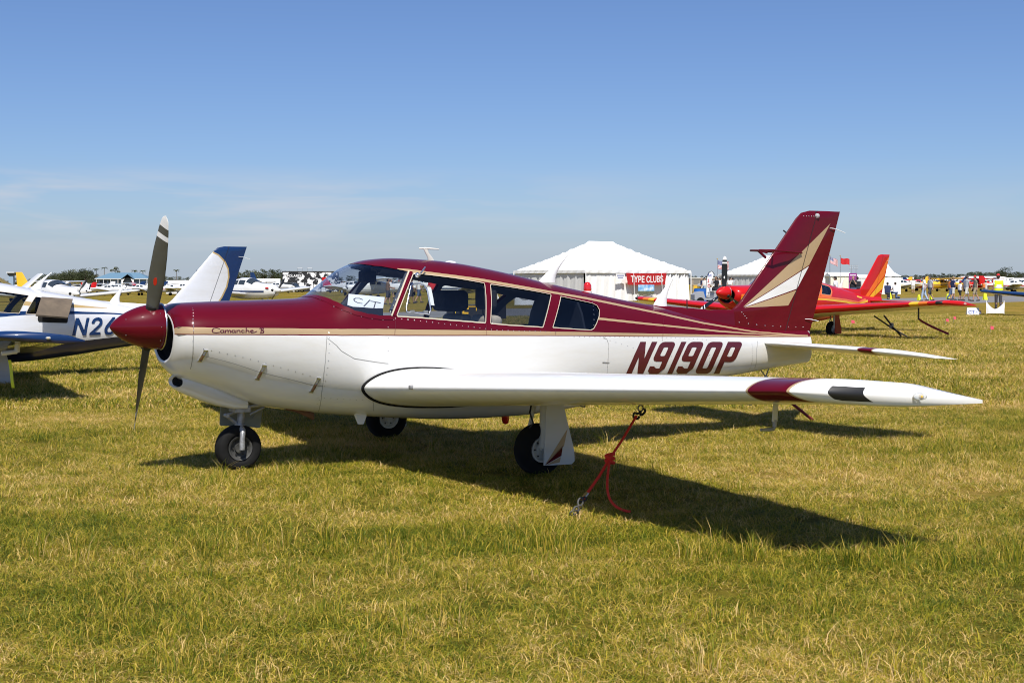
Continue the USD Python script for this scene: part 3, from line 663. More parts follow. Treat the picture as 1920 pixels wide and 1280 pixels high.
BAKED = {"stripe_low":[[-2.571,0.007],[-2.484,0.003],[-2.349,0.002],[-2.209,0.008],[-2.068,0.012],[-1.925,0.015],[-1.785,0.022],[-1.643,0.037],[-1.498,0.058],[-1.365,0.077],[-1.231,0.078],[-1.097,0.076],[-0.959,0.076],[-0.819,0.078],[-0.677,0.081],[-0.531,0.082],[-0.382,0.083],[-0.231,0.083],[-0.078,0.083],[0.070,0.084],[0.221,0.088],[0.376,0.090],[0.536,0.092],[0.700,0.097],[0.870,0.103],[1.046,0.110],[1.258,0.118],[1.478,0.128],[1.706,0.141],[1.939,0.153],[2.177,0.167],[2.422,0.190],[2.633,0.212],[2.850,0.243],[3.070,0.278],[3.292,0.308],[3.513,0.328],[3.809,0.333],[4.108,0.316]],"gold_low":[[-2.571,0.025],[-2.484,0.016],[-2.349,0.014],[-2.209,0.019],[-2.068,0.023],[-1.924,0.026],[-1.785,0.033],[-1.642,0.048],[-1.497,0.069],[-1.364,0.087],[-1.231,0.086],[-1.096,0.082],[-0.959,0.081],[-0.819,0.083],[-0.676,0.086],[-0.530,0.087],[-0.382,0.088],[-0.231,0.088],[-0.078,0.088],[0.070,0.089],[0.222,0.093],[0.377,0.095],[0.536,0.097],[0.701,0.102],[0.871,0.108],[1.047,0.116],[1.259,0.124],[1.479,0.134],[1.707,0.148],[1.940,0.160],[2.178,0.174],[2.423,0.198],[2.635,0.221],[2.852,0.253],[3.073,0.290],[3.294,0.323],[3.516,0.345],[3.812,0.349],[4.109,0.330]],"gold_top":[[-2.569,0.142],[-2.481,0.113],[-2.347,0.102],[-2.207,0.103],[-2.065,0.102],[-1.922,0.101],[-1.781,0.105],[-1.638,0.117],[-1.492,0.134],[-1.359,0.145],[-1.227,0.129],[-1.093,0.115],[-0.957,0.11],[-0.817,0.11],[-0.674,0.110],[-0.528,0.111],[-0.38,0.111],[-0.229,0.110],[-0.075,0.110],[0.072,0.111],[0.224,0.115],[0.380,0.117],[0.539,0.120],[0.704,0.125],[0.875,0.132],[1.051,0.140],[1.263,0.149],[1.484,0.160],[1.713,0.174],[1.922,0.185],[2.135,0.197],[2.355,0.218],[2.580,0.243],[2.812,0.277],[3.049,0.318],[3.286,0.356],[3.523,0.379],[3.816,0.377],[4.112,0.349]],"roof_top":[[-0.721,0.539],[-0.465,0.505],[-0.304,0.490],[-0.138,0.480],[0.034,0.477],[0.212,0.476],[0.394,0.476],[0.583,0.480],[0.784,0.494],[0.99,0.507],[1.201,0.519],[1.397,0.518],[1.600,0.520],[1.803,0.515],[2.005,0.503],[2.214,0.492],[2.433,0.494],[2.655,0.497],[2.890,0.524],[3.122,0.543],[3.343,0.518],[3.562,0.518],[3.776,0.479],[4.118,0.402]],"roof_low":[[-0.740,0.496],[-0.623,0.486],[-0.479,0.475],[-0.317,0.461],[-0.151,0.450],[0.019,0.446],[0.197,0.445],[0.379,0.445],[0.566,0.449],[0.765,0.460],[0.969,0.470],[1.178,0.479],[1.374,0.478],[1.577,0.478],[1.781,0.474],[1.986,0.463],[2.195,0.451],[2.415,0.451],[2.638,0.451],[2.871,0.472],[3.104,0.486],[3.329,0.467],[3.550,0.466],[3.767,0.432],[4.113,0.366]],"mid_top":[[1.181,0.277],[1.408,0.283],[1.661,0.294],[1.919,0.299],[2.139,0.305],[2.366,0.322],[2.598,0.341],[2.837,0.366],[3.082,0.406],[3.325,0.432],[3.565,0.430],[3.839,0.419],[4.115,0.379]],"mid_low":[[1.173,0.254],[1.400,0.260],[1.654,0.270],[1.911,0.276],[2.131,0.281],[2.357,0.295],[2.589,0.310],[2.826,0.331],[3.072,0.369],[3.316,0.397],[3.558,0.401],[3.834,0.392],[4.112,0.357]],"window_1":[[-0.592,0.477],[-0.595,0.477],[-0.599,0.476],[-0.602,0.473],[-0.605,0.470],[-0.830,0.186],[-0.831,0.184],[-0.831,0.183],[-0.830,0.181],[-0.829,0.179],[-0.826,0.179],[-0.824,0.178],[-0.029,0.151],[-0.026,0.151],[-0.023,0.152],[-0.020,0.153],[-0.018,0.155],[-0.017,0.157],[0.051,0.420],[0.051,0.424],[0.051,0.427],[0.049,0.429],[0.046,0.429]],"window_2":[[0.131,0.429],[0.127,0.428],[0.124,0.427],[0.120,0.425],[0.117,0.422],[0.114,0.419],[0.112,0.416],[0.034,0.154],[0.034,0.153],[0.035,0.151],[0.037,0.150],[0.04,0.149],[0.043,0.149],[0.555,0.148],[0.559,0.149],[0.563,0.150],[0.566,0.152],[0.568,0.154],[0.742,0.425],[0.745,0.430],[0.746,0.434],[0.746,0.438],[0.744,0.44],[0.740,0.440]],"window_3":[[0.865,0.440],[1.063,0.437],[1.216,0.432],[1.262,0.411],[1.267,0.361],[1.238,0.294],[1.182,0.219],[1.139,0.175],[1.105,0.161],[0.992,0.157],[0.675,0.152]],"pillar_front":[[-0.882,0.184],[-0.637,0.497]],"glass_base":[[-1.357,0.8],[-1.338,0.628],[-1.305,0.479],[-1.253,0.350],[-1.183,0.267],[-1.081,0.210],[-0.984,0.186],[-0.873,0.181]],"glass_top":[[-0.975,0.8],[-0.954,0.696],[-0.900,0.617],[-0.767,0.544],[-0.637,0.497]],"glass_frame":[[-1.469,0.8],[-1.399,0.8],[-1.379,0.584],[-1.326,0.413],[-1.265,0.304],[-1.190,0.232],[-1.085,0.182],[-0.987,0.163],[-0.867,0.159]],"panel_lines":[[[-2.432,0.503],[-2.470,0.233],[-2.479,-0.067],[-2.469,-0.255],[-2.459,-0.422]],[[-1.441,0.061],[-1.450,-0.049],[-1.453,-0.197],[-1.437,-0.358],[-1.399,-0.521],[-1.357,-0.668]],[[-2.379,-0.215],[-2.195,-0.234],[-1.976,-0.268],[-1.728,-0.285],[-1.524,-0.307],[-1.442,-0.302]],[[-2.275,0.494],[-1.842,0.535],[-1.431,0.569]],[[-1.437,0.042],[-1.322,-0.022],[-1.215,-0.051],[-1.053,-0.046],[-0.924,-0.041]],[[1.242,0.111],[1.285,0.096],[1.301,0.062],[1.292,-0.030],[1.291,-0.139]],[[3.337,0.207],[3.306,-0.008],[3.336,-0.419]],[[-0.849,0.156],[-0.858,0.122],[-0.866,0.081]],[[-0.013,0.146],[-0.016,0.087]],[[0.704,0.151],[0.690,0.103]],[[2.113,0.442],[2.036,0.275],[1.993,0.108]],[[-1.043,-0.260],[-0.942,-0.520]]],"fwd_joint":[[-1.317,0.591],[-1.381,0.392],[-1.426,0.160]],"registration":[[[[1.529,-0.164],[1.564,-0.167],[1.6,-0.171],[1.616,-0.127],[1.634,-0.087],[1.655,-0.050],[1.678,-0.017],[1.674,-0.051],[1.673,-0.089],[1.673,-0.132],[1.677,-0.179],[1.714,-0.184],[1.752,-0.188],[1.769,-0.137],[1.789,-0.089],[1.812,-0.045],[1.837,-0.008],[1.864,0.022],[1.893,0.060],[1.924,0.103],[1.888,0.102],[1.853,0.101],[1.825,0.062],[1.798,0.028],[1.774,-0.000],[1.750,-0.029],[1.755,-0.000],[1.760,0.028],[1.767,0.061],[1.776,0.098],[1.738,0.097],[1.702,0.095],[1.672,0.056],[1.644,0.021],[1.617,-0.005],[1.592,-0.038],[1.568,-0.076],[1.547,-0.118]]],[[[2.002,0.102],[1.978,0.093],[1.956,0.079],[1.941,0.064],[1.917,0.031],[1.894,0.003],[1.873,-0.022],[1.868,-0.036],[1.873,-0.050],[1.886,-0.059],[1.906,-0.064],[1.945,-0.066],[1.985,-0.068],[1.969,-0.106],[1.954,-0.147],[1.916,-0.143],[1.887,-0.121],[1.890,-0.115],[1.827,-0.109],[1.807,-0.163],[1.814,-0.164],[1.835,-0.193],[1.834,-0.199],[1.893,-0.208],[1.952,-0.217],[1.989,-0.186],[2.027,-0.155],[2.046,-0.101],[2.068,-0.051],[2.094,-0.009],[2.121,0.025],[2.150,0.068],[2.157,0.085],[2.154,0.099],[2.142,0.108],[2.123,0.110],[2.075,0.108],[2.026,0.106]],[[2.062,0.052],[2.061,0.044],[2.039,0.013],[2.018,-0.010],[2.012,-0.013],[1.997,-0.016],[1.962,-0.015],[1.958,-0.012],[1.958,-0.005],[1.979,0.018],[2.002,0.047],[2.008,0.051],[2.023,0.055],[2.052,0.056]]],[[[2.315,0.122],[2.281,0.069],[2.251,0.022],[2.224,-0.016],[2.198,-0.066],[2.176,-0.121],[2.159,-0.183],[2.147,-0.252],[2.111,-0.245],[2.076,-0.238],[2.089,-0.173],[2.107,-0.115],[2.130,-0.061],[2.155,-0.014],[2.183,0.022],[2.213,0.067],[2.245,0.117],[2.280,0.120]]],[[[2.385,0.123],[2.359,0.110],[2.336,0.093],[2.320,0.074],[2.295,0.034],[2.271,-0.000],[2.249,-0.036],[2.245,-0.054],[2.250,-0.072],[2.264,-0.085],[2.285,-0.091],[2.326,-0.095],[2.368,-0.098],[2.353,-0.147],[2.341,-0.200],[2.301,-0.194],[2.270,-0.164],[2.272,-0.156],[2.206,-0.148],[2.190,-0.217],[2.197,-0.218],[2.223,-0.258],[2.222,-0.267],[2.285,-0.281],[2.348,-0.296],[2.381,-0.253],[2.417,-0.212],[2.433,-0.140],[2.453,-0.076],[2.479,-0.019],[2.507,0.026],[2.538,0.080],[2.545,0.101],[2.543,0.119],[2.531,0.131],[2.511,0.134],[2.460,0.131],[2.410,0.128]],[[2.446,0.061],[2.445,0.05],[2.421,0.012],[2.400,-0.021],[2.393,-0.025],[2.378,-0.029],[2.341,-0.027],[2.337,-0.023],[2.337,-0.013],[2.359,0.017],[2.383,0.055],[2.390,0.06],[2.405,0.064],[2.436,0.065]]],[[[2.684,0.146],[2.658,0.139],[2.631,0.125],[2.607,0.104],[2.590,0.082],[2.558,0.023],[2.528,-0.026],[2.502,-0.088],[2.482,-0.159],[2.468,-0.239],[2.470,-0.270],[2.482,-0.300],[2.502,-0.325],[2.526,-0.338],[2.580,-0.352],[2.634,-0.367],[2.658,-0.365],[2.677,-0.347],[2.690,-0.317],[2.696,-0.281],[2.706,-0.187],[2.725,-0.106],[2.751,-0.034],[2.781,0.023],[2.814,0.091],[2.823,0.117],[2.821,0.139],[2.809,0.152],[2.788,0.155],[2.736,0.150]],[[2.716,0.070],[2.720,0.066],[2.719,0.053],[2.688,-0.003],[2.660,-0.064],[2.637,-0.137],[2.621,-0.219],[2.613,-0.235],[2.606,-0.240],[2.567,-0.235],[2.555,-0.226],[2.551,-0.208],[2.568,-0.130],[2.591,-0.060],[2.619,-0.002],[2.650,0.052],[2.662,0.065],[2.670,0.069]]],[[[2.860,0.077],[2.829,0.012],[2.801,-0.045],[2.778,-0.116],[2.760,-0.196],[2.751,-0.288],[2.755,-0.403],[2.797,-0.416],[2.839,-0.431],[2.831,-0.318],[2.836,-0.229],[2.849,-0.152],[2.891,-0.157],[2.933,-0.162],[2.958,-0.158],[2.982,-0.142],[3.002,-0.117],[3.015,-0.087],[3.038,-0.022],[3.063,0.035],[3.093,0.105],[3.102,0.136],[3.100,0.162],[3.088,0.179],[3.067,0.183],[3.013,0.177],[2.958,0.172],[2.904,0.167],[2.881,0.121]],[[2.997,0.068],[2.970,0.005],[2.945,-0.050],[2.938,-0.057],[2.922,-0.063],[2.888,-0.059],[2.883,-0.054],[2.883,-0.039],[2.907,0.009],[2.934,0.067],[2.941,0.074],[2.958,0.081],[2.992,0.080]]]],"script":[[[-2.285,0.085],[-2.305,0.098],[-2.330,0.090],[-2.341,0.061],[-2.336,0.036],[-2.312,0.030],[-2.287,0.037]],[[-2.256,0.068],[-2.273,0.067],[-2.279,0.047],[-2.272,0.034],[-2.257,0.038],[-2.253,0.066],[-2.252,0.035]],[[-2.241,0.036],[-2.24,0.067],[-2.239,0.060],[-2.225,0.071],[-2.221,0.057],[-2.221,0.036]],[[-2.221,0.057],[-2.207,0.071],[-2.201,0.057],[-2.202,0.037]],[[-2.170,0.069],[-2.186,0.070],[-2.193,0.051],[-2.185,0.038],[-2.170,0.045],[-2.168,0.069],[-2.166,0.038]],[[-2.154,0.039],[-2.153,0.071],[-2.152,0.062],[-2.137,0.073],[-2.130,0.059],[-2.131,0.039]],[[-2.098,0.068],[-2.112,0.073],[-2.119,0.056],[-2.113,0.04],[-2.097,0.045]],[[-2.08,0.102],[-2.085,0.040]],[[-2.084,0.060],[-2.070,0.072],[-2.062,0.060],[-2.062,0.041]],[[-2.050,0.057],[-2.029,0.061],[-2.033,0.073],[-2.045,0.071],[-2.051,0.054],[-2.042,0.039],[-2.022,0.045],[-2.002,0.058]],[[-1.970,0.040],[-1.963,0.100]],[[-1.976,0.093],[-1.963,0.104],[-1.949,0.097],[-1.952,0.079],[-1.965,0.072],[-1.947,0.063],[-1.951,0.043],[-1.974,0.038]]]}
WS_GLASS = Polygon([[-1.376, TK]] + BAKED['glass_base'] + [BAKED['pillar_front'][1]] + BAKED['glass_top'][::-1][1:] + [[-0.976, TK]]).buffer(0)
WINDOWS = [Polygon(BAKED['window_%d' % k]).buffer(0) for k in (1, 2, 3)]

def airframe(t, P, detail=True, flip_text=False):
    """A single-engined low-wing touring aeroplane. P: paint names by region. detail: the near one."""
    M = lambda k: LOOK[P[k]]
    cell = (0.06, 0.045) if detail else (0.12, 0.08)
    holes = unary_union([WS_GLASS] + WINDOWS)
    rest = WHOLE.difference(holes)
    # painted areas of the fuselage, in the order they are cut out of the skin
    for name, key, poly in P['areas']:
        g = rest.intersection(poly); rest = rest.difference(poly)
        put_both(name, g, LOOK[key], t, 0, cell)
    put(P['base_name'], both(rest, 0, cell), M('base'), t)
    put('windshield', both(WS_GLASS, -0.003, (0.05, 0.04)), LOOK['windshield_glass'], t)
    for k, wpoly in enumerate(WINDOWS):
        w = put('side_window', skin(wpoly, 1, -0.006), LOOK['tinted_glass' if k == 2 else 'window_glass'], t)
        put('window_seal', skin(wpoly.buffer(0.0055).difference(wpoly.buffer(-0.001)), 1, 0.002, (0.04, 0.04)), LOOK['beige_seal'], w)
        w = put('side_window', skin(wpoly, -1, -0.006), LOOK['tinted_glass' if k == 2 else 'window_glass'], t)
        put('window_seal', skin(wpoly.buffer(0.0055).difference(wpoly.buffer(-0.001)), -1, 0.002, (0.04, 0.04)), LOOK['beige_seal'], w)
    # nose opening and tail end
    a = np.linspace(0, 2 * np.pi, 48, endpoint=False)
    tt = np.concatenate([np.linspace(-1, 1, 25), np.linspace(1, -1, 25)[1:-1]]); ss = np.concatenate([np.ones(25), -np.ones(23)])
    ring = np.array([fus(U0, x, s) for x, s in zip(tt, ss)])
    cen = np.array([U0, 0, 1.10])
    inner = [ring, cen + (ring - cen) * [1, .95, .95] + [-.006, 0, 0], cen + (ring - cen) * [1, .88, .88] + [.004, 0, 0], cen + (ring - cen) * [1, .84, .84] + [.05, 0, 0]]
    emit('cowl_lip', loft(inner[:3], False), M('lip'), t, smooth=60)
    emit('cowl_inside', loft([inner[2] + [.0, 0, 0], inner[3], cen + (ring - cen) * .5 + [.12, 0, 0], cen + (ring - cen) * .02 + [.12, 0, 0]], False), LOOK['dark_void'], t)
    er = np.array([fus(U1, x, s) for x, s in zip(tt, ss)])
    emit('tail_cone', loft([er, er.mean(0) + (er - er.mean(0)) * .8 + [.02, 0, 0], er.mean(0) + (er - er.mean(0)) * .02 + [.024, 0, 0]], False), M('tail_end'), t, smooth=40)
    # wings
    for side, nm in ((1, 'wing'), (-1, 'wing')):
        rest = sbox(-1, 0.30, 1, 5.48)
        wr = None
        for name, key, poly in P['wing_areas']:
            g = rest.intersection(poly); rest = rest.difference(poly)
            P.setdefault('_w', []).append((side, name, key, g))
        w = put(nm, wing_piece(rest, side), M('wing'), t)
        for sd, name, key, g in [x for x in P['_w'] if x[0] == side]:
            put(name, wing_piece(g, side, 0.0, (0.04, 0.06)), LOOK[key], w)
        lens = moved(trimesh.creation.icosphere(3, 1.0), (0, 0, 0)); lens.apply_scale([.036, .018, .020])
        pt = wing(0.06, 5.449, side)
        emit('wingtip_light', moved(lens, pt + [0.0, 0.004 * side, 0], rz=0.75 * side), LOOK['clear_lens'], w, smooth=True)
        emit('bulb', moved(trimesh.creation.icosphere(2, .014), pt + [.002, 0.012 * side, 0]), LOOK['amber_lens'], w, smooth=True)
        # aileron and flap gaps
        lines = [LineString([(-0.86, 2.75), (-0.86, 5.0)]), LineString([(-1, 2.75), (-0.86, 2.75)]), LineString([(0.86, 2.75), (0.86, 5.0)]), LineString([(0.86, 2.75), (1, 2.75)]), LineString([(-0.84, 0.8), (-0.84, 2.7)])]
        put('hinge_gap', wing_piece(unary_union([l.buffer(0.006) for l in lines]), side, 0.0015, (0.2, 0.15)), LOOK['black_trim'], w)
    P.pop('_w', None)
    # stabilator
    for side in (1, -1):
        rest = sbox(-1, 0.03, 1, 1.90)
        bands = []
        for name, key, poly in P['stab_areas']:
            bands.append((name, key, rest.intersection(poly))); rest = rest.difference(poly)
        s_ = put('stabilator', drape(rest, lambda a, b: stab(a, b, side), (0.08, 0.10), inside_out=(side < 0)), M('stab'), t)
        for name, key, g in bands:
            put(name, drape(g, lambda a, b: stab(a, b, side), (0.06, 0.06), inside_out=(side < 0)), LOOK[key], s_)
    # fin and rudder
    out = sbox(0, .98, 1, 2.246)
    hinge = fin_poly(LineString([(3.80, 0.90), (4.30, 2.27)]).buffer(.004))
    fwd = fin_poly(Polygon([(2.9, .9), (3.80, .9), (4.31, 2.30), (2.9, 2.30)]))
    rud = out.difference(fwd)
    for name, region, key in (('fin', fwd, 'fin'), ('rudder', rud, 'rudder')):
        rest = region
        subs = []
        for nm, k2, poly in P['fin_areas']:
            ps = fin_poly(poly); g = rest.intersection(ps)
            if g.area > 1e-4: subs.append((nm, k2, g)); rest = rest.difference(ps)
        pcs = sorted([g for g in polys(rest) if g.area > 1e-4], key=lambda g: -g.area)
        f_ = put(name, fin_piece(pcs[0]), M(key), t)
        for g in pcs[1:]: put('panel', fin_piece(g), M(key), f_)
        for nm, k2, g in subs:
            put(nm, fin_piece(g), LOOK[k2], f_)
        if name == 'rudder':
            put('hinge_gap', fin_piece(hinge, 0.0015), LOOK['black_trim'], f_)
    # dorsal fin
    du = np.linspace(1.95, 3.16, 14)
    dz = np.interp(du, [1.95, 2.195, 2.88, 3.16], [1.300, 1.279, 1.2255, 1.2255])
    prof = []
    for u, z in zip(du, dz):
        b = float(fTOP(u)) - 0.03
        h = max(z - b, 0.012)
        prof.append([[u, 0.045, b], [u, 0.030, b + h * .75], [u, 0.016, b + h], [u, -0.016, b + h], [u, -0.030, b + h * .75], [u, -0.045, b]])
    emit('dorsal_fin', loft(prof, True), M('fin'), t, smooth=35)
    # spinner and propeller
    hub = np.array([-2.694, 0, 1.158])
    sp = emit('spinner', moved(lathe([(0.0, -.39 + .085)] + [(0.178 * np.sin(q * np.pi / 2) ** .86, -0.305 + .385 * q ** 1.25) for q in np.linspace(.03, 1, 20)] + [(0.176, .085), (0.150, .088)], 48, 'x'), (hub[0], 0, hub[2])), M('spinner'), t, smooth=50)
    emit('backplate', moved(lathe([(0.02, 0), (0.181, 0), (0.184, .006), (0.181, .014), (0.02, .014)], 48, 'x'), (hub[0] + .082, 0, hub[2])), LOOK['aluminium'], sp, smooth=30)
    for ang in P['blades']:
        R_ = trimesh.transformations.rotation_matrix(-ang, [1, 0, 0])
        def place(m): 
            m = m.copy(); m.apply_transform(R_); m.apply_translation(hub); return m
        Rr, ch = 0.955, 0.155
        b = emit('propeller_blade', place(blade_span(Rr, ch, 0.06, 0.76, 14)), M('blade'), t, smooth=60)
        for r0, r1, k in ((0.76, 0.80, 'white_plain'), (0.80, 0.86, P['blade']), (0.86, 0.955, 'white_plain')):
            emit('tip_band' if k == 'white_plain' else 'blade_band', place(blade_span(Rr, ch, r0, r1, 6)), LOOK[k], b, smooth=60)
        cuff = lathe([(0.052, .10), (0.050, .15), (0.046, .19)], 20, 'z')
        emit('blade_root', place(moved(cuff, (0, 0, 0.0))), LOOK['black_trim'], b, smooth=40)
        dec = trimesh.creation.cylinder(1.0, 0.004, sections=24); dec.apply_scale([.016, .034, 1])
        dec.apply_transform(trimesh.transformations.rotation_matrix(-np.pi / 2, [0, 1, 0]))
        q = 0.42
        aw = np.radians(np.interp(q, [0, 0.2, 1.0], [52, 46, 16]))
        dd = dec.copy(); dd.apply_transform(trimesh.transformations.rotation_matrix(0, [0, 0, 1]))
        dec2 = dec.copy(); dec2.apply_scale([1, 1, 1])
        # logo plate lies on the front face of the blade
        base = blade_ring(q * Rr, Rr, ch, 0.14, (52, 16))
        front = base[np.argmin(base[:, 0] + 0 * base[:, 1])]
        pl = trimesh.creation.cylinder(1.0, 0.003, sections=24); pl.apply_scale([.017, .034, 1])       # thin along z
        pl.apply_transform(np.array([[0, 0, 1, 0], [1, 0, 0, 0], [0, 1, 0, 0], [0, 0, 0, 1.0]]))           # thin along x
        pl.apply_transform(trimesh.transformations.rotation_matrix(-aw, [0, 0, 1]))
        nrm = np.array([-np.cos(aw), np.sin(aw), 0])
        pl.apply_translation(base.mean(0) + nrm * (ch * .14 / 2 * 0.98))
        emit('maker_badge', place(pl), LOOK['red_lens' if detail else 'white_plain'], b)
    # cabin
    liner = WHOLE.intersection(sbox(-1.30, -0.25, 1.9, TK)).difference(unary_union([WS_GLASS.buffer(.01)] + [w.buffer(.008) for w in WINDOWS]))
    put('cabin_liner', join([(v, f[:, ::-1], -n) for v, f, n in (skin(liner, 1, -0.028, (0.1, 0.08)), skin(liner, -1, -0.028, (0.1, 0.08)))]), LOOK['cabin_grey'], t)
    emit('cabin_floor', bx(-1.25, 1.0, -.36, .36, .60, .62), LOOK['cabin_grey'], t)
    rear = [fus(1.05, x, s) * [1, .93, 1] for x, s in zip(np.concatenate([np.linspace(-.4, .97, 10), np.linspace(.97, -.4, 10)]), [1] * 10 + [-1] * 10)]
    emit('rear_bulkhead', loft([rear, np.array(rear) + [.02, 0, 0]], True), LOOK['cabin_grey'], t)
    gs = []
    for u in np.linspace(-1.30, -0.93, 8):
        z = 1.335 - 0.03 * ((u + 1.30) / .37) 
        w_ = max(float(half_v(u, min(z, float(fTOP(u)) - .03))) - 0.05, 0.05)
        zz = min(z, float(fTOP(u)) - .035)
        gs.append([[u, -w_, zz - .02], [u, 0, zz], [u, w_, zz - .02], [u, w_, zz - .20], [u, -w_, zz - .20]])
    emit('glare_shield', loft(gs, True), LOOK['seat_black'], t)
    emit('instrument_panel', bx(-.95, -.91, -.46, .46, .95, 1.29), LOOK['seat_black'], t)
    for y in (-.27, .27):
        seat = emit('seat', cat(rbox(-.42, .12, y - .22, y + .22, .62, .80, .05), moved(rbox(-.06, .06, -.21, .21, 0, .46, .05), (.12, y, .76), ry=.12)), LOOK['seat_beige'], t, smooth=40)
        emit('headrest', rbox(.12, .21, y - .145, y + .145, 1.265, 1.455, .04) if y > 0 else rbox(-.02, .22, y - .16, y + .16, 1.24, 1.43, .05), LOOK['seat_black'], seat, smooth=40)
        emit('headrest_post', cat(tube([(.175, y - .06, 1.18), (.165, y - .06, 1.28)], .006), tube([(.175, y + .06, 1.18), (.165, y + .06, 1.28)], .006)), LOOK['black_trim'], seat)
        r_ = emit('seat', cat(rbox(.45, .90, y - .21, y + .21, .62, .78, .05), moved(rbox(-.06, .06, -.2, .2, 0, .37, .05), (.90, y, .74), ry=.15)), LOOK['seat_black'], t, smooth=40, label='black rear cabin seat')
    # landing gear
    rim = LOOK[P['rim']]
    ng = emit('nose_gear', cat(tube([(-1.93, 0, .62), (-1.965, 0, .33)], .030, 14), tube([(-1.962, 0, .36), (-1.966, 0, .32)], .045, 14), bx(-2.03, -1.90, -.075, .075, .46, .50)), LOOK['worn_metal'], t, smooth=30)
    emit('fork', cat(tube([(-1.965, .02, .335), (-1.968, .085, .315), (-1.976, .098, .26), (-1.978, .096, .165)], [.028, .024, .021, .024], 10), tube([(-1.965, -.02, .335), (-1.968, -.085, .315), (-1.976, -.098, .26), (-1.978, -.096, .165)], [.028, .024, .021, .024], 10)), LOOK['worn_metal'], ng, smooth=40)
    emit('torque_link', cat(tube([(-1.94, 0, .48), (-2.075, 0, .435)], .014), tube([(-2.075, 0, .435), (-1.97, 0, .345)], .014), tube([(-2.075, -.03, .435), (-2.075, .03, .435)], .016)), LOOK['worn_metal'], ng, smooth=30)
    emit('drag_brace', cat(tube([(-1.93, .05, .50), (-1.66, .08, .52)], .014), tube([(-1.93, -.05, .50), (-1.66, -.08, .52)], .014), tube([(-2.0, -.07, .485), (-2.0, .07, .485)], .020), tube([(-1.9, .06, .44), (-1.78, .06, .49)], .009)), LOOK['worn_metal'], ng, smooth=30)
    wheel(ng, 0.185, 0.14, (-1.978, 0, 0.172), LOOK['dark_steel'], 0.50, name='nose_wheel')
    dr = Polygon([(-2.065, .56), (-1.70, .55), (-1.735, .302), (-2.078, .340)])
    nd = plate(dr.buffer(-.01).buffer(.01), .012); nd.apply_transform(np.array([[1, 0, 0, 0], [0, 0, 1, -.17], [0, 1, 0, 0], [0, 0, 0, 1.0]]))
    d_ = emit('nose_gear_door', nd, LOOK['olive_inside'], t)
    rib_ = LineString([(-2.03, .47), (-1.80, .47), (-1.76, .43), (-1.80, .375), (-2.03, .395)]).buffer(.008); rb = plate(rib_, .006); rb.apply_transform(np.array([[1, 0, 0, 0], [0, 0, 1, -.158], [0, 1, 0, 0], [0, 0, 0, 1.0]]))
    emit('stiffener', rb, LOOK['olive_inside'], d_)
    for side in (1, -1):
        y = 1.425 * side
        mg = emit('main_gear', cat(tube([(.02, y + .05 * side, .62), (.0, y + .045 * side, .20)], .036, 14), tube([(.0, y + .06 * side, .20), (.0, y - .06 * side, .20)], .022, 10), tube([(-.02, y - .02 * side, .60), (-.06, y - .06 * side, .36)], .016)), LOOK['off_white'], t, smooth=30)
        wheel(mg, 0.205, 0.155, (0.0, y - .02 * side, 0.185), LOOK['off_white' if detail else P['rim']], 0.46, name='main_wheel')
        emit('brake_hose', tube([(-.06, y - .02 * side, .57), (-.10, y + .01 * side, .48), (-.075, y + .02 * side, .40), (-.115, y, .33), (-.08, y, .24)], .008, 6), LOOK['black_trim'], mg, smooth=30)
        dp = Polygon([(.005, .60), (.145, .60), (.262, .175), (.268, .085), (.240, .062), (-.018, .068)])
        dpl = plate(dp.buffer(-.006).buffer(.006), .014); dpl.apply_transform(np.array([[1, 0, 0, 0], [0, 0, 1, y + .085 * side - .007], [0, 1, 0, 0], [0, 0, 0, 1.0]]))
        gd = emit('gear_door', dpl, M('gear_door'), t)
        if P.get('door_flash'):
            for nm, k2, pg in (('gold_flash', 'gold_paint', [(-.012, .072), (.20, .345), (.166, .21)]), ('maroon_flash', 'maroon_gloss', [(-.012, .071), (.155, .215), (.142, .135)]), ('gold_flash', 'gold_paint', [(-.008, .070), (.138, .128), (.125, .085)])):
                fl = plate(Polygon(pg), .0015); fl.apply_transform(np.array([[1, 0, 0, 0], [0, 0, 1, (y + .085 * side) + (.0072 if side > 0 else -.0087)], [0, 1, 0, 0], [0, 0, 0, 1.0]]))
                emit(nm, fl, LOOK[k2], gd)
    # roof aerials and beacons
    blade = P.get('aerial', 'white_plain')
    for u0, u1, tipu, tipz, zb in ((0.865, 0.995, 1.215, 1.775, 1.50), (2.165, 2.285, 2.430, 1.565, 1.265)):
        rings = []
        for q in np.linspace(0, 1, 9):
            uc = (u0 + u1) / 2 + (tipu - (u0 + u1) / 2) * q ** 1.15 + (0.03 * (1 - q) ** 3)
            cz = zb + (tipz - zb) * q
            w_ = (u1 - u0) / 2 * (1 - q) ** 1.6 + .022 * (1 - q) + .007
            k = np.linspace(0, 2 * np.pi, 12, endpoint=False)
            rings.append(np.stack([uc + w_ * np.cos(k), (.020 * (1 - q) + .004) * np.sin(k), np.full(12, cz)], 1))
        emit('blade_aerial', loft(rings, True), LOOK[blade], t, smooth=50)
    emit('rudder_wick', cat(tube([(4.47, .02, 2.068), (4.54, .022, 2.063), (4.68, .03, 2.02)], .004, 6), tube([(4.12, .02, 1.117), (4.19, .022, 1.115), (4.30, .03, 1.093)], .004, 6)), LOOK['white_plain'], t)
    return t

# ------------------------------------------------------------------ the maroon and white aeroplane in front
YAW = 0.5354
PX, PY = -0.5065, 11.697
def to_world(u, v, w, x0=PX, y0=PY, yaw=YAW):
    return np.array([x0 + u * math.cos(yaw) + v * math.sin(yaw), y0 + u * math.sin(yaw) - v * math.cos(yaw), w])
# airframe coordinates (u aft, v left) are left-handed against (x, y): the thing's own frame is x = u, y = -v
def flip(mesh_v): return mesh_v * [1, -1, 1]

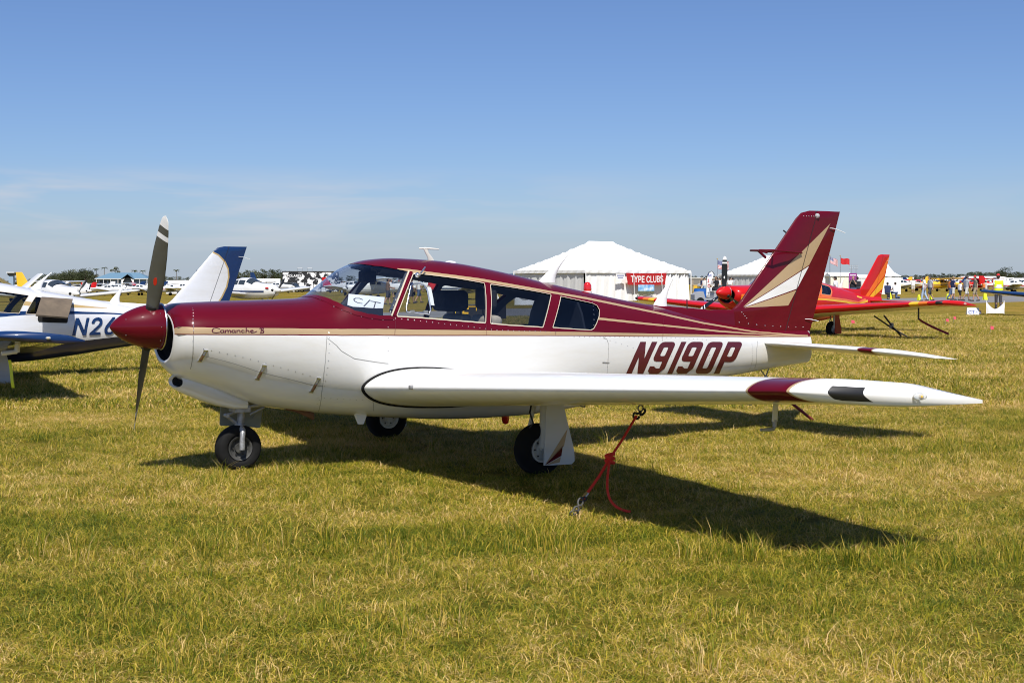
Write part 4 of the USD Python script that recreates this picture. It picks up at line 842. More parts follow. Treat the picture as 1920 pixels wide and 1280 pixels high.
_emit0 = emit
FLIP = [False]
def emit(name, mesh, m, parent='/World', smooth=False, normals=None, label=None, kind=None):
    """As above; inside an airframe turns (u, v, z) into the thing's x, y, z."""
    if FLIP[0]:
        if normals is not None:
            v, f = mesh
            mesh = (v * [1, -1, 1], f[:, ::-1]); normals = normals * [1, -1, 1]
        else:
            if isinstance(mesh, tuple): mesh = trimesh.Trimesh(mesh[0], mesh[1], process=False)
            mesh = trimesh.Trimesh(np.asarray(mesh.vertices) * [1, -1, 1], np.asarray(mesh.faces)[:, ::-1], process=False)
    return _emit0(name, mesh, m, parent, smooth, normals, label, kind)

gold_main = curve_between(BAKED['gold_low'], BAKED['gold_top'])
line_main = curve_between(BAKED['stripe_low'], BAKED['gold_low'])
roof_line = Polygon(BAKED['roof_low'] + BAKED['roof_top'][::-1]).buffer(0)
mid_line = Polygon(BAKED['mid_low'] + BAKED['mid_top'][::-1]).buffer(0)
upper = above(BAKED['stripe_low'])
MAROON = dict(
    areas=[('gold_stripe', 'gold_paint', gold_main), ('roof_stripe', 'gold_paint', roof_line), ('side_stripe', 'gold_paint', mid_line), ('upper_fuselage', 'maroon_gloss', upper)],
    base_name='lower_fuselage', base='white_gloss', lip='white_gloss', tail_end='white_gloss', wing='white_wing', stab='white_wing', fin='maroon_gloss', rudder='maroon_gloss',
    wing_areas=[('tip_band', 'maroon_gloss', Polygon([(-.36, 4.90), (0, 4.885), (1, 4.885), (1, 5.16), (0, 5.16), (-.36, 5.20)])),
                ('gold_edging', 'gold_paint', Polygon([(-.37, 4.885), (0, 4.870), (1, 4.870), (1, 5.175), (0, 5.175), (-.37, 5.215)])),
                ('walk_pad', 'black_trim', Polygon([(-.24, 5.322), (-.20, 5.308), (.22, 5.300), (.22, 5.372), (-.24, 5.384)]))],
    stab_areas=[('tip_band', 'maroon_gloss', sbox(-.45, 1.44, 1, 1.60)), ('gold_edging', 'gold_paint', sbox(-.46, 1.43, 1, 1.61))],
    fin_areas=[('gold_flash', 'gold_paint', Polygon([(3.273, 1.251), (3.955, 1.738), (4.486, 2.118), (4.173, 1.680)])), ('white_flash', 'white_gloss', Polygon([(3.285, 1.250), (4.172, 1.668), (3.999, 1.434)])),
               ('gold_flash', 'gold_paint', Polygon([(3.285, 1.244), (3.990, 1.418), (3.874, 1.261)]))],
    spinner='maroon_gloss', blade='blade_grey', blades=(math.radians(28.2), math.radians(208.2)), rim='worn_metal', gear_door='white_gloss', door_flash=True)

main = thing('light_aeroplane', 'maroon and white aeroplane with gold stripes and registration N9190P, nearest on the grass', 'aeroplane', (PX, PY, 0), YAW)
FLIP[0] = True
airframe(main, MAROON)

# lettering on the skin
for rings in BAKED['registration']:
    pg = Polygon(rings[0], rings[1:]).buffer(0)
    put('registration_letter', skin(pg, 1, 0.0022, (0.06, 0.05)), LOOK['maroon_text'], main)
script = unary_union([LineString(s).buffer(0.0042, cap_style=1) for s in BAKED['script']])
put('name_script', skin(script, 1, 0.0022, (0.05, 0.04)), LOOK['maroon_text'], main)
# panel joints, windscreen strip, piano hinge rows
for ln in BAKED['panel_lines']:
    cut = upper.buffer(0)
    for g, k in ((strip(ln, 0.0019).difference(cut), 'joint_grey'), (strip(ln, 0.0016).intersection(cut), 'maroon_text')):
        if g.area > 1e-5: put('panel_joint', skin(g, 1, 0.0012, (0.08, 0.06)), LOOK[k], main)
frame = Polygon(BAKED['glass_frame'] + BAKED['glass_base'][::-1]).buffer(0.0)
put_both('windscreen_strip', frame, LOOK['maroon_gloss'], main, 0.004, (0.05, 0.04))
pil = Polygon([BAKED['pillar_front'][0], BAKED['pillar_front'][1], [BAKED['pillar_front'][1][0] + .034, BAKED['pillar_front'][1][1] - .004], [BAKED['pillar_front'][0][0] + .034, BAKED['pillar_front'][0][1] - .006]])
put_both('windscreen_post', pil, LOOK['maroon_gloss'], main, 0.006, (0.05, 0.04))
put_both('post_seal', LineString(BAKED['pillar_front']).buffer(.006), LOOK['beige_seal'], main, 0.008, (0.05, 0.04))

def rivet_row(pts, step, r=0.0035):
    l = LineString(pts); n = max(int(l.length / step), 1)
    return [(l.interpolate(k / n, normalized=True).x, l.interpolate(k / n, normalized=True).y) for k in range(n + 1)]
rv = []
for ln, st_ in ((BAKED['glass_frame'][2:], .085), ([[-.885, .205], [-.64, .49]], .045), ([[-1.45, -.42], [-.98, -.37]], .05), (BAKED['window_1'][:1] + [[.05, .15]], .9),
                ([[-.85, .165], [.05, .115], [.7, .12]], .055), (BAKED['panel_lines'][0][:4], .06), (BAKED['panel_lines'][5], .05), (BAKED['panel_lines'][6], .04), ([[1.15, .20], [1.2, .36], [1.25, .5]], .05), ([[.9, .1], [1.15, .11], [1.8, .14], [2.6, .17]], .06), ([[-1.42, .10], [-1.43, -.3], [-1.43, -.55]], .05), ([[-2.4, -.14], [-2.0, -.18], [-1.5, -.24]], .06), ([[2.62, .12], [2.64, -.2], [2.66, -.5]], .045), ([[-.92, .12], [-.93, -.05], [-.95, -.2]], .05), ([[1.25, .1], [2.0, -.02], [2.9, -.04]], .07), ([[3.25, .14], [3.26, -.3], [3.27, -.55]], .04)):
    for u, tq in rivet_row(ln, st_):
        p = fus(u, tq / TK, 1.0, 0.0006); n = fus_n(np.array([u]), np.array([tq / TK]))[0]
        ax = np.cross(n, [0, 0, 1.0]); ax /= np.linalg.norm(ax) + 1e-9; ay = np.cross(n, ax)
        k = np.linspace(0, 2 * np.pi, 6, endpoint=False)
        ringv = p + 0.0042 * (np.cos(k)[:, None] * ax + np.sin(k)[:, None] * ay)
        v = np.vstack([ringv, p + n * 0.0018])
        f = np.array([[i, (i + 1) % 6, 6] for i in range(6)])
        if np.cross(v[1] - v[0], v[6] - v[0]) @ n < 0: f = f[:, ::-1]
        rv.append((v, f))
for z in np.linspace(1.02, 1.20, 5):
    pass
emit('rivets', cat(*rv), LOOK['aluminium'], main, kind='stuff')
frv = []
for u, z in [(x, float(fTOP(x)) + .035) for x in np.linspace(3.0, 4.1, 11)] + [(4.10 + .035 * k, 2.185) for k in range(5)] + [(3.25 + .02 * k, 1.20 - .02 * k) for k in range(4)]:
    p = fin(np.array(u), np.array(z), 1.0, .0005); s_ = trimesh.creation.icosphere(1, .0055); s_.apply_scale([1, .4, 1]); frv.append(moved(s_, p))
emit('fin_screws', cat(*frv), LOOK['aluminium'], main, kind='stuff')
spv = []
for k in range(10):
    a = k * .628; q = .93
    for qq in (.35, .93) if k % 2 else (.93,):
        r = 0.178 * np.sin(qq * np.pi / 2) ** .86; x = -2.694 - .305 + .385 * qq ** 1.25
        s_ = trimesh.creation.icosphere(1, .0042); spv.append(moved(s_, (x, r * np.cos(a), 1.158 + r * np.sin(a))))
emit('spinner_screws', cat(*spv), LOOK['aluminium'], main, kind='stuff')

# cowling: air scoop, latches, hinge line bulge, exhaust
rings = []
for u, zc, hh, ww in ((-2.515, .725, .050, .075), (-2.50, .722, .066, .092), (-2.44, .705, .085, .108), (-2.34, .672, .096, .112), (-2.2, .618, .092, .108), (-2.05, .560, .070, .090), (-1.93, .525, .04, .06)):
    k = np.linspace(0, 2 * np.pi, 24, endpoint=False)
    rings.append(np.stack([u + .55 * np.clip((-1.93 - u) / .585, 0, 1) ** 2 * (ww * np.cos(k) + ww * .5), .045 + ww * np.sign(np.cos(k)) * abs(np.cos(k)) ** .85, zc + hh * np.sign(np.sin(k)) * abs(np.sin(k)) ** .85], 1))
sc = emit('chin_scoop', loft(rings, False), LOOK['white_gloss'], main, smooth=60)
r0 = np.array(rings[0]); c0 = r0.mean(0)
emit('scoop_lip', loft([r0, c0 + (r0 - c0) * .86 + [-.004, 0, 0], c0 + (r0 - c0) * .78 + [.015, 0, 0]], False), LOOK['white_gloss'], sc, smooth=60)
emit('scoop_mouth', loft([c0 + (r0 - c0) * .79 + [.014, 0, 0], c0 + (r0 - c0) * .70 + [.06, 0, 0], c0 + (r0 - c0) * .02 + [.06, 0, 0]], False), LOOK['dark_void'], sc)
latch_line = BAKED['panel_lines'][2]
for q in (0.0, 0.485, 0.955):
    l = LineString(latch_line); pt = l.interpolate(q, normalized=True)
    u0 = pt.x - .02; tz = pt.y
    parts = []
    for w0, w1, h0, h1, o in ((-.013, -.009, -.062, .062, .008), (.009, .013, -.062, .062, .008), (-.016, .016, .058, .070, .009), (-.016, .016, -.070, -.058, .009), (-.007, .007, -.05, .012, .006)):
        quad = Polygon([(u0 + w0 + .25 * h0, tz + h0), (u0 + w1 + .25 * h0, tz + h0), (u0 + w1 + .25 * h1, tz + h1), (u0 + w0 + .25 * h1, tz + h1)])
        v, f, n = skin(quad, 1, o, (.05, .05)); v2, f2, n2 = skin(quad, 1, 0.0, (.05, .05))
        parts.append((v, f))
        ed = trimesh.Trimesh(np.vstack([v, v2]), np.vstack([f, f2[:, ::-1] + len(v)]), process=False)
        hull = trimesh.convex.convex_hull(np.vstack([v, v2])); parts.append((hull.vertices, hull.faces))
    lt = emit('cowl_latch', cat(*parts), LOOK['aluminium'], main)
    nn_ = fus_n(np.array([u0]), np.array([tz / TK]))[0] * .011
    sp_ = [fus(u0 + .25 * h_ , (tz + h_) / TK, 1.0) + nn_ for h_ in (-.052, -.03, -.008, .012)]
    emit('latch_hook', tube(sp_, .0045, 6), LOOK['rust_brown'], lt)
ex = emit('exhaust_pipe', loft([np.array([c + [0, .034 * np.cos(a), .034 * np.sin(a)] for a in np.linspace(0, 6.283, 16, endpoint=False)]) for c in (np.array([-1.62, .10, .50]), np.array([-1.53, .10, .478]), np.array([-1.44, .10, .438]), np.array([-1.375, .10, .402]))], False), LOOK['rust_brown'], main, smooth=60)
emit('belly_vent', loft([np.array([[x0, -.02, z], [x1, -.02, z], [x1, .02, z], [x0, .02, z]]) + [0, .2, 0] for x0, x1, z in ((-1.05, -.94, .42), (-1.03, -.955, .37), (-1.01, -.975, .325))], True), LOOK['white_plain'], main)
bb = lathe([(0.034, 0), (0.036, -.03), (0.028, -.075), (0.010, -.088)], 20, 'z')
emit('belly_beacon', moved(bb, (.52, 0, .31)), LOOK['red_lens'], main, smooth=50)
# roof fittings
tee = emit('tee_aerial', loft([np.stack([uc + w_ * np.cos(np.linspace(0, 6.283, 12, endpoint=False)), .010 * np.sin(np.linspace(0, 6.283, 12, endpoint=False)), np.full(12, z)], 1) for uc, w_, z in ((-.225, .035, 1.675), (-.245, .024, 1.72), (-.275, .018, 1.76), (-.285, .022, 1.79))], True), LOOK['off_white'], main, smooth=50)
emit('tee_bar', tube([(-.34, -.02, 1.795), (-.29, 0, 1.797), (-.165, .02, 1.790)], [.006, .010, .005], 10), LOOK['off_white'], tee, smooth=50)
pk = lathe([(0.058, -.02), (0.056, .006), (0.038, .017), (0.006, .021)], 24, 'z')
emit('satellite_puck', moved(pk, (-.045, 0, 1.668)), LOOK['white_plain'], main, smooth=40)
bc = emit('roof_beacon', moved(lathe([(0.040, -.03), (0.042, .01), (0.040, .012)], 24, 'z'), (1.41, 0, 1.405)), LOOK['white_plain'], main, smooth=30)
emit('red_lens', moved(lathe([(0.036, .010), (0.039, .03), (0.036, .07), (0.022, .092), (0.004, .098)], 24, 'z'), (1.41, 0, 1.405)), LOOK['red_lens'], bc, smooth=60)
fb = emit('fin_beacon', moved(trimesh.creation.icosphere(3, .027), fin(np.array(4.285), np.array(2.192), 1.0)), LOOK['clear_lens'], main, smooth=True)
lp = []
for s in (1, -1):
    lp.append(tube([(3.50, .0 * s, 1.822), (3.46, .07 * s, 1.823), (3.60, .13 * s, 1.822), (3.85, .10 * s, 1.812), (4.05, .045 * s, 1.802)], .010, 8))
lpm = emit('loop_aerial', cat(*lp), LOOK['maroon_gloss'], main, smooth=60)
emit('loop_bracket', cat(tube([(3.60, .13, 1.822), (3.66, .04, 1.80)], .008), tube([(3.60, -.13, 1.822), (3.66, -.04, 1.80)], .008), tube([(3.50, 0, 1.822), (3.60, 0, 1.75)], .014)), LOOK['maroon_gloss'], lpm)
emit('fin_probe', tube([(3.875, .0, 2.010), (3.84, .0, 2.032)], .008), LOOK['black_trim'], main)
emit('tail_light', moved(trimesh.creation.icosphere(2, .020), (4.175, 0, .975)), LOOK['clear_lens'], main, smooth=True)
emit('tail_ring', cat(tube([(3.50, .03, .62), (3.60, .0, .535)], .007), tube([(3.66, -.02, .62), (3.60, 0, .535)], .007), tube([(3.60 + .022 * np.cos(a), 0, .52 + .022 * np.sin(a)) for a in np.linspace(0, 6.283, 14)], .006)), LOOK['worn_metal'], main)
emit('roof_whip', tube([(2.573, .02, 1.14), (2.570, .02, 1.335)], .006), LOOK['black_trim'], main)
# cabin details
vw = [(-.748, .200), (-.545, .188), (-.528, .215), (-.528, .335), (-.548, .372), (-.58, .385), (-.65, .378), (-.672, .36), (-.748, .225), (-.748, .200)]
emit('storm_window_frame', tube(fus(np.array([p[0] for p in vw]), np.array([p[1] for p in vw]) / TK, 1.0, np.full(len(vw), .006)), .0065, 8), LOOK['aluminium'], main, smooth=50)
emit('storm_window_hinge', cat(*[moved(bx(-.02, .02, -.006, .006, -.012, .012), fus(u, .20 / TK, 1.0, .008)) for u in (-.70, -.58)]), LOOK['aluminium'], main)
put('cabin_placard', skin(Polygon([(-.515, .245), (-.475, .243), (-.472, .37), (-.508, .372)]), 1, -0.018, (.05, .05)), LOOK['paper'], main)
emit('air_temperature_probe', cat(moved(lathe([(0.02, 0), (0.022, .008), (0.008, .012), (0.007, .05)], 16, 'y'), fus(-.575, .462 / TK, 1.0, .002)), tube([fus(-.56, .45 / TK, 1.0, .04), fus(-.50, .50 / TK, 1.0, .05)], .007)), LOOK['aluminium'], main, smooth=40)
emit('compass', cat(rbox(-.86, -.74, -.16, -.02, 1.50, 1.60, .02), tube([(-.80, -.09, 1.58), (-.80, -.09, 1.68)], .03)), LOOK['seat_black'], main, smooth=40)
emit('cabin_post', cat(*[tube([fus(-.86, .21 / TK, s, -.03), fus(-.64, .49 / TK, s, -.03), fus(-.60, .56 / TK, s, -.03)], .028, 8) for s in (1, -1)]), LOOK['cabin_grey'], main, smooth=50)
# wing root seal, pitot mast, tie-down eyes, nose of the root
for s in (1,):
    line = []
    for q in np.linspace(.80, -.80, 46):
        v = .55
        for _ in range(25):
            p = wing(q, v, 1.0); v = .5 * v + .5 * float(half_v(p[0], p[2]))
        line.append(wing(q, v, 1.0))
    line = np.array(line); wd = np.interp(np.linspace(0, 1, 46), [0, .12, .4, .6, .9, 1], [.002, .010, .018, .018, .012, .003])
    emit('wing_root_seal', tube(line, wd, 8), LOOK['rubber'], main, smooth=50)
pit = emit('pitot_mast', loft([np.stack([uc + .020 * np.cos(np.linspace(0, 6.283, 14, endpoint=False)), 4.6 + .009 * np.sin(np.linspace(0, 6.283, 14, endpoint=False)), np.full(14, z)], 1) for uc, z in ((-.385, .86), (-.40, .78), (-.405, .715))], True), LOOK['off_white'], main, smooth=50)
emit('pitot_tube', cat(tube([(-.405, 4.6, .725), (-.405, 4.6, .69), (-.415, 4.6, .675), (-.44, 4.6, .672), (-.51, 4.6, .674)], [.013, .013, .012, .011, .008], 10)), LOOK['worn_metal'], pit, smooth=50)
EYE_V = 2.6
eye = np.array([.12, EYE_V, float(wing(-.75, EYE_V)[2]) - .02])
emit('tie_down_eye', cat(tube([eye + [0, 0, .04], eye], .006), tube([eye + [.022 * np.sin(a), 0, -.022 + .022 * np.cos(a)] for a in np.linspace(0, 6.283, 16)], .0055, 6)), LOOK['worn_metal'], main)
for uq, vq in ((.10, 1.86), (.33, 2.62), (.30, 3.55)):
    zz = float(wing(-.8, vq)[2]) + .01
    emit('hinge_bracket', tube([(uq - .03, vq, zz), (uq, vq, zz - .035), (uq + .03, vq, zz - .04), (uq + .045, vq, zz - .01)], .007, 6), LOOK['worn_metal'], main)
emit('stall_vane', moved(rbox(-.02, .03, -.02, .02, -.016, .016, .008), wing(.02, 1.30)), LOOK['worn_metal'], main, smooth=40)
put('entry_step_line', skin(strip([[1.225, -.045], [1.31, -.05]], .004), 1, .002, (.05, .05)), LOOK['worn_metal'], main)
FLIP[0] = False

# paper sign behind the windscreen
sg = thing('paper_sign', 'white paper sign lettered C/T propped behind the windscreen of the maroon aeroplane', 'sign', (PX, PY, 0), YAW)
A, Bq, Cq, Dq = [np.array([u, -v, z]) for u, v, z in ((-1.155, .325, 1.408), (-.868, .405, 1.380), (-.920, .462, 1.232), (-1.198, .398, 1.318))]
def onq(a, b): return A * (1 - a) * (1 - b) + Bq * a * (1 - b) + Cq * a * b + Dq * (1 - a) * b
nq = np.cross(Bq - A, Dq - A); nq /= np.linalg.norm(nq); nq = nq if nq[1] < 0 else -nq
def on_sheet(off): return lambda a, b: A * ((1 - a) * (1 - b))[:, None] + Bq * (a * (1 - b))[:, None] + Cq * (a * b)[:, None] + Dq * ((1 - a) * b)[:, None] + nq * off
def facing_out(v, f):
    return f if np.cross(v[f[0, 1]] - v[f[0, 0]], v[f[0, 2]] - v[f[0, 0]]) @ nq > 0 else f[:, ::-1]
s1 = drape(sbox(0, 0, 1, 1), on_sheet(0.0), (.1, .1)); s2 = drape(sbox(0, 0, 1, 1), on_sheet(-.0015), (.1, .1))
emit('sheet', cat((s1[0], facing_out(s1[0], s1[1])), (s2[0], facing_out(s2[0], s2[1])[:, ::-1])), LOOK['paper'], sg)
def strokes(sl, w):
    return unary_union([LineString(s).buffer(w) for s in sl])
ink = strokes([[(.40, .33), (.30, .27), (.20, .31), (.155, .42), (.18, .54), (.27, .62), (.40, .60)], [(.60, .28), (.46, .76)], [(.63, .34), (.90, .36)], [(.765, .35), (.74, .78)]], .013)
v_, f_, n_ = drape(ink, on_sheet(.004), (.1, .1)); f_ = facing_out(v_, f_)
emit('lettering', (v_, f_), LOOK['ink'], sg)

# tie-down rope under the near wing
ev = to_world(*(eye + [0, 0, -.03]))
ANC = np.array([.395, 8.50, .02]); KN = np.array([0.675, 9.15, .29])
hook0 = ev + [0, 0, -.01]; hook1 = ev + (KN - ev) * .14
rp = thing('tie_down_rope', 'bright red tie-down rope hooked under the near wing of the maroon aeroplane', 'rope', tuple(ANC * [1, 1, 0]))
o = -ANC * [1, 1, 0]
end_a = np.array([.47, 8.80, .065])
emit('rope', cat(tube([hook1 + o, (hook1 * .5 + KN * .5) + o + [0, 0, -.01], KN + o], .009, 10), tube([KN + o, (KN * .6 + end_a * .4) + o + [.0, 0, -.012], end_a + o], .010, 10)), LOOK['rope_red'], rp, smooth=60)
free = [KN, np.array([.655, 9.03, .215]), np.array([.640, 8.90, .14]), np.array([.660, 8.72, .055]), np.array([.71, 8.63, .028]), np.array([.765, 8.58, .022])]
from scipy.interpolate import splprep, splev
tck, _ = splprep(np.array(free).T, s=0); free = np.array(splev(np.linspace(0, 1, 40), tck)).T
emit('loose_end', tube(free + o, .009, 10), LOOK['rope_red'], rp, smooth=60)
kn = [KN + [.026 * np.cos(a), .02 * np.sin(a), .03 - .06 * a / 12.5] for a in np.linspace(0, 12.5, 40)]
emit('knot', cat(tube(np.array(kn) + o, .013, 8), moved(trimesh.creation.icosphere(2, .026), KN + o)), LOOK['rope_red'], rp, smooth=60)
emit('rope_clip', cat(tube([end_a + o + (KN - end_a) * .05, end_a + o + (KN - end_a) * .14], .0155, 12)), LOOK['aluminium'], rp, smooth=40)
ch = []
for k, q in enumerate(np.linspace(0, 1, 5)):
    c = end_a * (1 - q) + ANC * q + [0, 0, .01 * np.sin(k * 2.1)]
    d = np.array([0.3 if k % 2 else 1.0, .5, .6 if k % 2 else .1]); d /= np.linalg.norm(d); e_ = np.cross(d, [.2, .9, .4]); e_ /= np.linalg.norm(e_)
    ch.append(tube([c + .030 * np.cos(a) * d + .017 * np.sin(a) * e_ for a in np.linspace(0, 6.283, 18)] + o, .0065, 6))
emit('chain', cat(*ch), LOOK['dark_steel'], rp, smooth=50)
hk = [hook0 + [.02, 0, .015], hook0 + [.03, 0, -.01], hook0 + [.0, 0, -.03], (hook0 + hook1) / 2 + [.015, 0, .01], (hook0 + hook1) / 2, hook1 + [-.015, 0, .02], hook1 + [-.02, 0, -.005], hook1 + [0, 0, -.02], hook1 + [.02, 0, 0]]
tck, _ = splprep(np.array(hk).T, s=0); hk = np.array(splev(np.linspace(0, 1, 40), tck)).T
emit('snap_hook', tube(hk + o, .0085, 8), LOOK['black_trim'], rp, smooth=60)
tr0, tr1 = to_world(3.6, 0, .50), np.array([3.234, 14.28, .02])
rp2 = thing('tie_down_rope', 'dark red tail tie-down rope behind the near wing of the maroon aeroplane', 'rope', tuple(tr1 * [1, 1, 0]))
emit('rope', tube([tr0 - tr1 * [1, 1, 0], (tr0 + tr1) / 2 - tr1 * [1, 1, 0] + [0, 0, -.01], tr1 * [0, 0, 1]], .016, 8), LOOK['rope_maroon'], rp2, smooth=60)

# ------------------------------------------------------------------ builders for what stands further back
def flat_text(text, height, depth, bold=True):
    return meshkit.text_mesh(text, height, depth, bold)

PAINTS = {}
def col(name, c, rough=0.5, **kw):
    if name not in LOOK: paint(name, c, rough, **kw)
    return LOOK[name]

from manifold3d import Manifold, set_circular_segments
set_circular_segments(10)
def ball(p, r): return Manifold.sphere(r, 10).translate(tuple(map(float, p)))
def bone(a, b, ra, rb): return Manifold.batch_hull([ball(a, ra), ball(b, rb)])
def tm(man):
    m = man.to_mesh(); return trimesh.Trimesh(m.vert_properties[:, :3], m.tri_verts, process=False)

def person(label, loc, facing, shirt, legs, hat=None, hair=(0.03, 0.02, 0.015), long_legs=False, stride=0.25, h=1.75, arms='down', kneel=False, vest=None, group=None, skin_c=(0.42, 0.24, 0.16), bag=None):
    """A person: continuous body, clothes following it, hair, hat and shoes. facing: heading in radians (0 = +x)."""
    t = thing('person', label, 'person', loc, facing, group, scale=h / 1.75)
    s = stride
    hipz, drop = 0.92, 0.0
    if kneel: drop = 0.42
    H = lambda z: z - drop
    hip = [np.array([0, .095 * k, H(hipz)]) for k in (1, -1)]
    if kneel:
        knee = [np.array([.40, .11, .50]), np.array([.08, -.12, .07])]
        ank = [np.array([.36, .11, .09]), np.array([-.36, -.12, .09])]
    else:
        knee = [np.array([s * .55, .10, .50]), np.array([-s * .25, -.10, .49])]
        ank = [np.array([s * .75, .10, .085]), np.array([-s * 1.0, -.10, .11])]
    sh = [np.array([0.01, .185 * k, H(1.43)]) for k in (1, -1)]
    if arms == 'camera':
        elb = [np.array([.20, .20, H(1.22)]), np.array([.20, -.20, H(1.22)])]; wri = [np.array([.27, .08, H(1.47)]), np.array([.27, -.08, H(1.47)])]
    elif arms == 'hips':
        elb = [np.array([-.05, .33, H(1.17)]), np.array([-.05, -.33, H(1.17)])]; wri = [np.array([.05, .19, H(1.0)]), np.array([.05, -.19, H(1.0)])]
    elif arms == 'forward':
        elb = [np.array([.12, .23, H(1.17)]), np.array([.10, -.23, H(1.17)])]; wri = [np.array([.34, .16, H(1.10)]), np.array([.34, -.16, H(1.12)])]
    elif arms == 'wide':
        elb = [np.array([.02, .42, H(1.30)]), np.array([.02, -.42, H(1.30)])]; wri = [np.array([.06, .64, H(1.25)]), np.array([.06, -.64, H(1.25)])]
    else:
        elb = [np.array([-s * .35, .235, H(1.15)]), np.array([s * .25, -.235, H(1.15)])]; wri = [np.array([-s * .25, .25, H(.90)]), np.array([s * .65, -.24, H(.93)])]
    neck = np.array([.015, 0, H(1.49)]); head = np.array([.035, 0, H(1.635)])
    P = [Manifold.batch_hull([ball((0, .10, H(.93)), .115), ball((0, -.10, H(.93)), .115), ball((0.0, .09, H(1.12)), .105), ball((0.0, -.09, H(1.12)), .105)]),
         Manifold.batch_hull([ball((0, .09, H(1.12)), .105), ball((0, -.09, H(1.12)), .105), ball((0, .13, H(1.38)), .085), ball((0, -.13, H(1.38)), .085), ball((0, 0, H(1.42)), .08)]),
         bone(neck - [0, 0, .06], head - [0.01, 0, .08], .058, .055),
         Manifold.batch_hull([ball(head + [-.012, 0, .02], .088), ball(head + [.035, 0, -.055], .055), ball(head + [.02, 0, .03], .08)]),
         bone(head + [.088, 0, -.005], head + [.10, 0, -.022], .010, .014), bone(head + [.0, .082, -.01], head + [0, .09, .01], .014, .016), bone(head + [.0, -.082, -.01], head + [0, -.09, .01], .014, .016)]
    for k in (0, 1):
        sg = 1 - 2 * k
        P += [bone(hip[k], knee[k], .088, .058), bone(knee[k], knee[k] * .45 + ank[k] * .55 + [-.02, 0, 0], .056, .054), bone(knee[k] * .45 + ank[k] * .55 + [-.02, 0, 0], ank[k], .054, .038),
              bone(ank[k], ank[k] + [.15, 0, -.045], .04, .034), bone(sh[k] - [0, .02 * sg, 0], elb[k], .056, .042), bone(elb[k], wri[k], .042, .028)]
        d = wri[k] - elb[k]; d = d / np.linalg.norm(d)
        if kneel and k == 1: pass
        side_ = np.cross(d, [0, 1, 0]) if abs(d[1]) < .9 else np.array([1.0, 0, 0]); side_ /= np.linalg.norm(side_)
        palm = wri[k] + d * .055
        P.append(Manifold.batch_hull([ball(wri[k], .024), ball(palm + side_ * .026 + d * .03, .014), ball(palm - side_ * .026 + d * .03, .014)]))
        for fi, ln in zip((-.026, -.009, .009, .026), (.060, .076, .080, .066)):
            a = palm + side_ * fi + d * .035; m_ = a + d * ln * .55 + [0, -.008 * sg, 0]
            P += [bone(a, m_, .0095, .009), bone(m_, m_ + d * ln * .45 + [0, -.02 * sg, 0], .009, .008)]
        P.append(bone(wri[k] + d * .02 + side_ * .02, palm + side_ * .055 + d * .015, .012, .009))
    body = tm(Manifold.batch_boolean(P, __import__('manifold3d').OpType.Add))
    emit('body', body, col('skin_%s' % ('a' if skin_c[0] > .4 else 'b'), skin_c, 0.6), t, smooth=60)
    g = .022
    S = [Manifold.batch_hull([ball((0, .10, H(.97)), .125), ball((0, -.10, H(.97)), .125), ball((0.0, .095, H(1.12)), .128), ball((0.0, -.095, H(1.12)), .128)]),
         Manifold.batch_hull([ball((0, .095, H(1.12)), .128), ball((0, -.095, H(1.12)), .128), ball((0, .14, H(1.39)), .098), ball((0, -.14, H(1.39)), .098), ball((0, 0, H(1.43)), .085)])]
    for k in (0, 1):
        S.append(bone(sh[k], sh[k] * .45 + elb[k] * .55, .075, .066))
    emit('shirt', tm(Manifold.batch_boolean(S, __import__('manifold3d').OpType.Add)), shirt, t, smooth=60)
    T = [Manifold.batch_hull([ball((0, .10, H(.93)), .127), ball((0, -.10, H(.93)), .127)])]
    for k in (0, 1):
        if long_legs: T += [bone(hip[k], knee[k], .108, .078), bone(knee[k], ank[k] + [0, 0, .03], .078, .062)]
        else: T += [bone(hip[k], hip[k] * .12 + knee[k] * .88, .108, .09)]
    emit('trousers' if long_legs else 'shorts', tm(Manifold.batch_boolean(T, __import__('manifold3d').OpType.Add)), legs, t, smooth=60)
    for k in (0, 1):
        emit('shoe', tm(Manifold.batch_hull([ball(ank[k] + [-.03, 0, -.03], .052), ball(ank[k] + [.16, 0, -.05], .042), ball(ank[k] + [.0, 0, .0], .048)])), col('shoe_dark', (.05, .045, .04), .7), t, smooth=60)
    emit('hair', tm(Manifold.batch_hull([ball(head + [-.025, 0, .03], .088), ball(head + [-.035, 0, -.02], .078), ball(head + [.01, 0, .045], .078)])), col('hair_%d' % int(hair[0] * 1000), hair, .8), t, smooth=60)
    if hat is not None:
        crown = Manifold.batch_hull([ball(head + [-.005, 0, .06], .096), ball(head + [-.005, 0, .085], .085)])
        brim = Manifold.batch_hull([ball(head + [.06, .06, .055], .018), ball(head + [.06, -.06, .055], .018), ball(head + [.17, .035, .045], .010), ball(head + [.17, -.035, .045], .010)])
        emit('cap', tm(crown + brim), hat, t, smooth=60)
    if vest is not None:
        V_ = Manifold.batch_hull([ball((0, .10, H(.95)), .132), ball((0, -.10, H(.95)), .132), ball((0, .14, H(1.38)), .106), ball((0, -.14, H(1.38)), .106)])
        emit('vest', tm(V_), vest, t, smooth=60)
        emit('reflective_band', tm(V_.scale((1.03, 1.03, 1.0)) ^ Manifold.cube((2, 2, .05), True).translate((0, 0, H(1.08)))), col('grey_band', (.5, .5, .5), .4), t)
    if bag is not None:
        emit('backpack', rbox(-.30, -.10, -.15, .15, H(1.05), H(1.42), .05), bag, t, smooth=40)
    return t

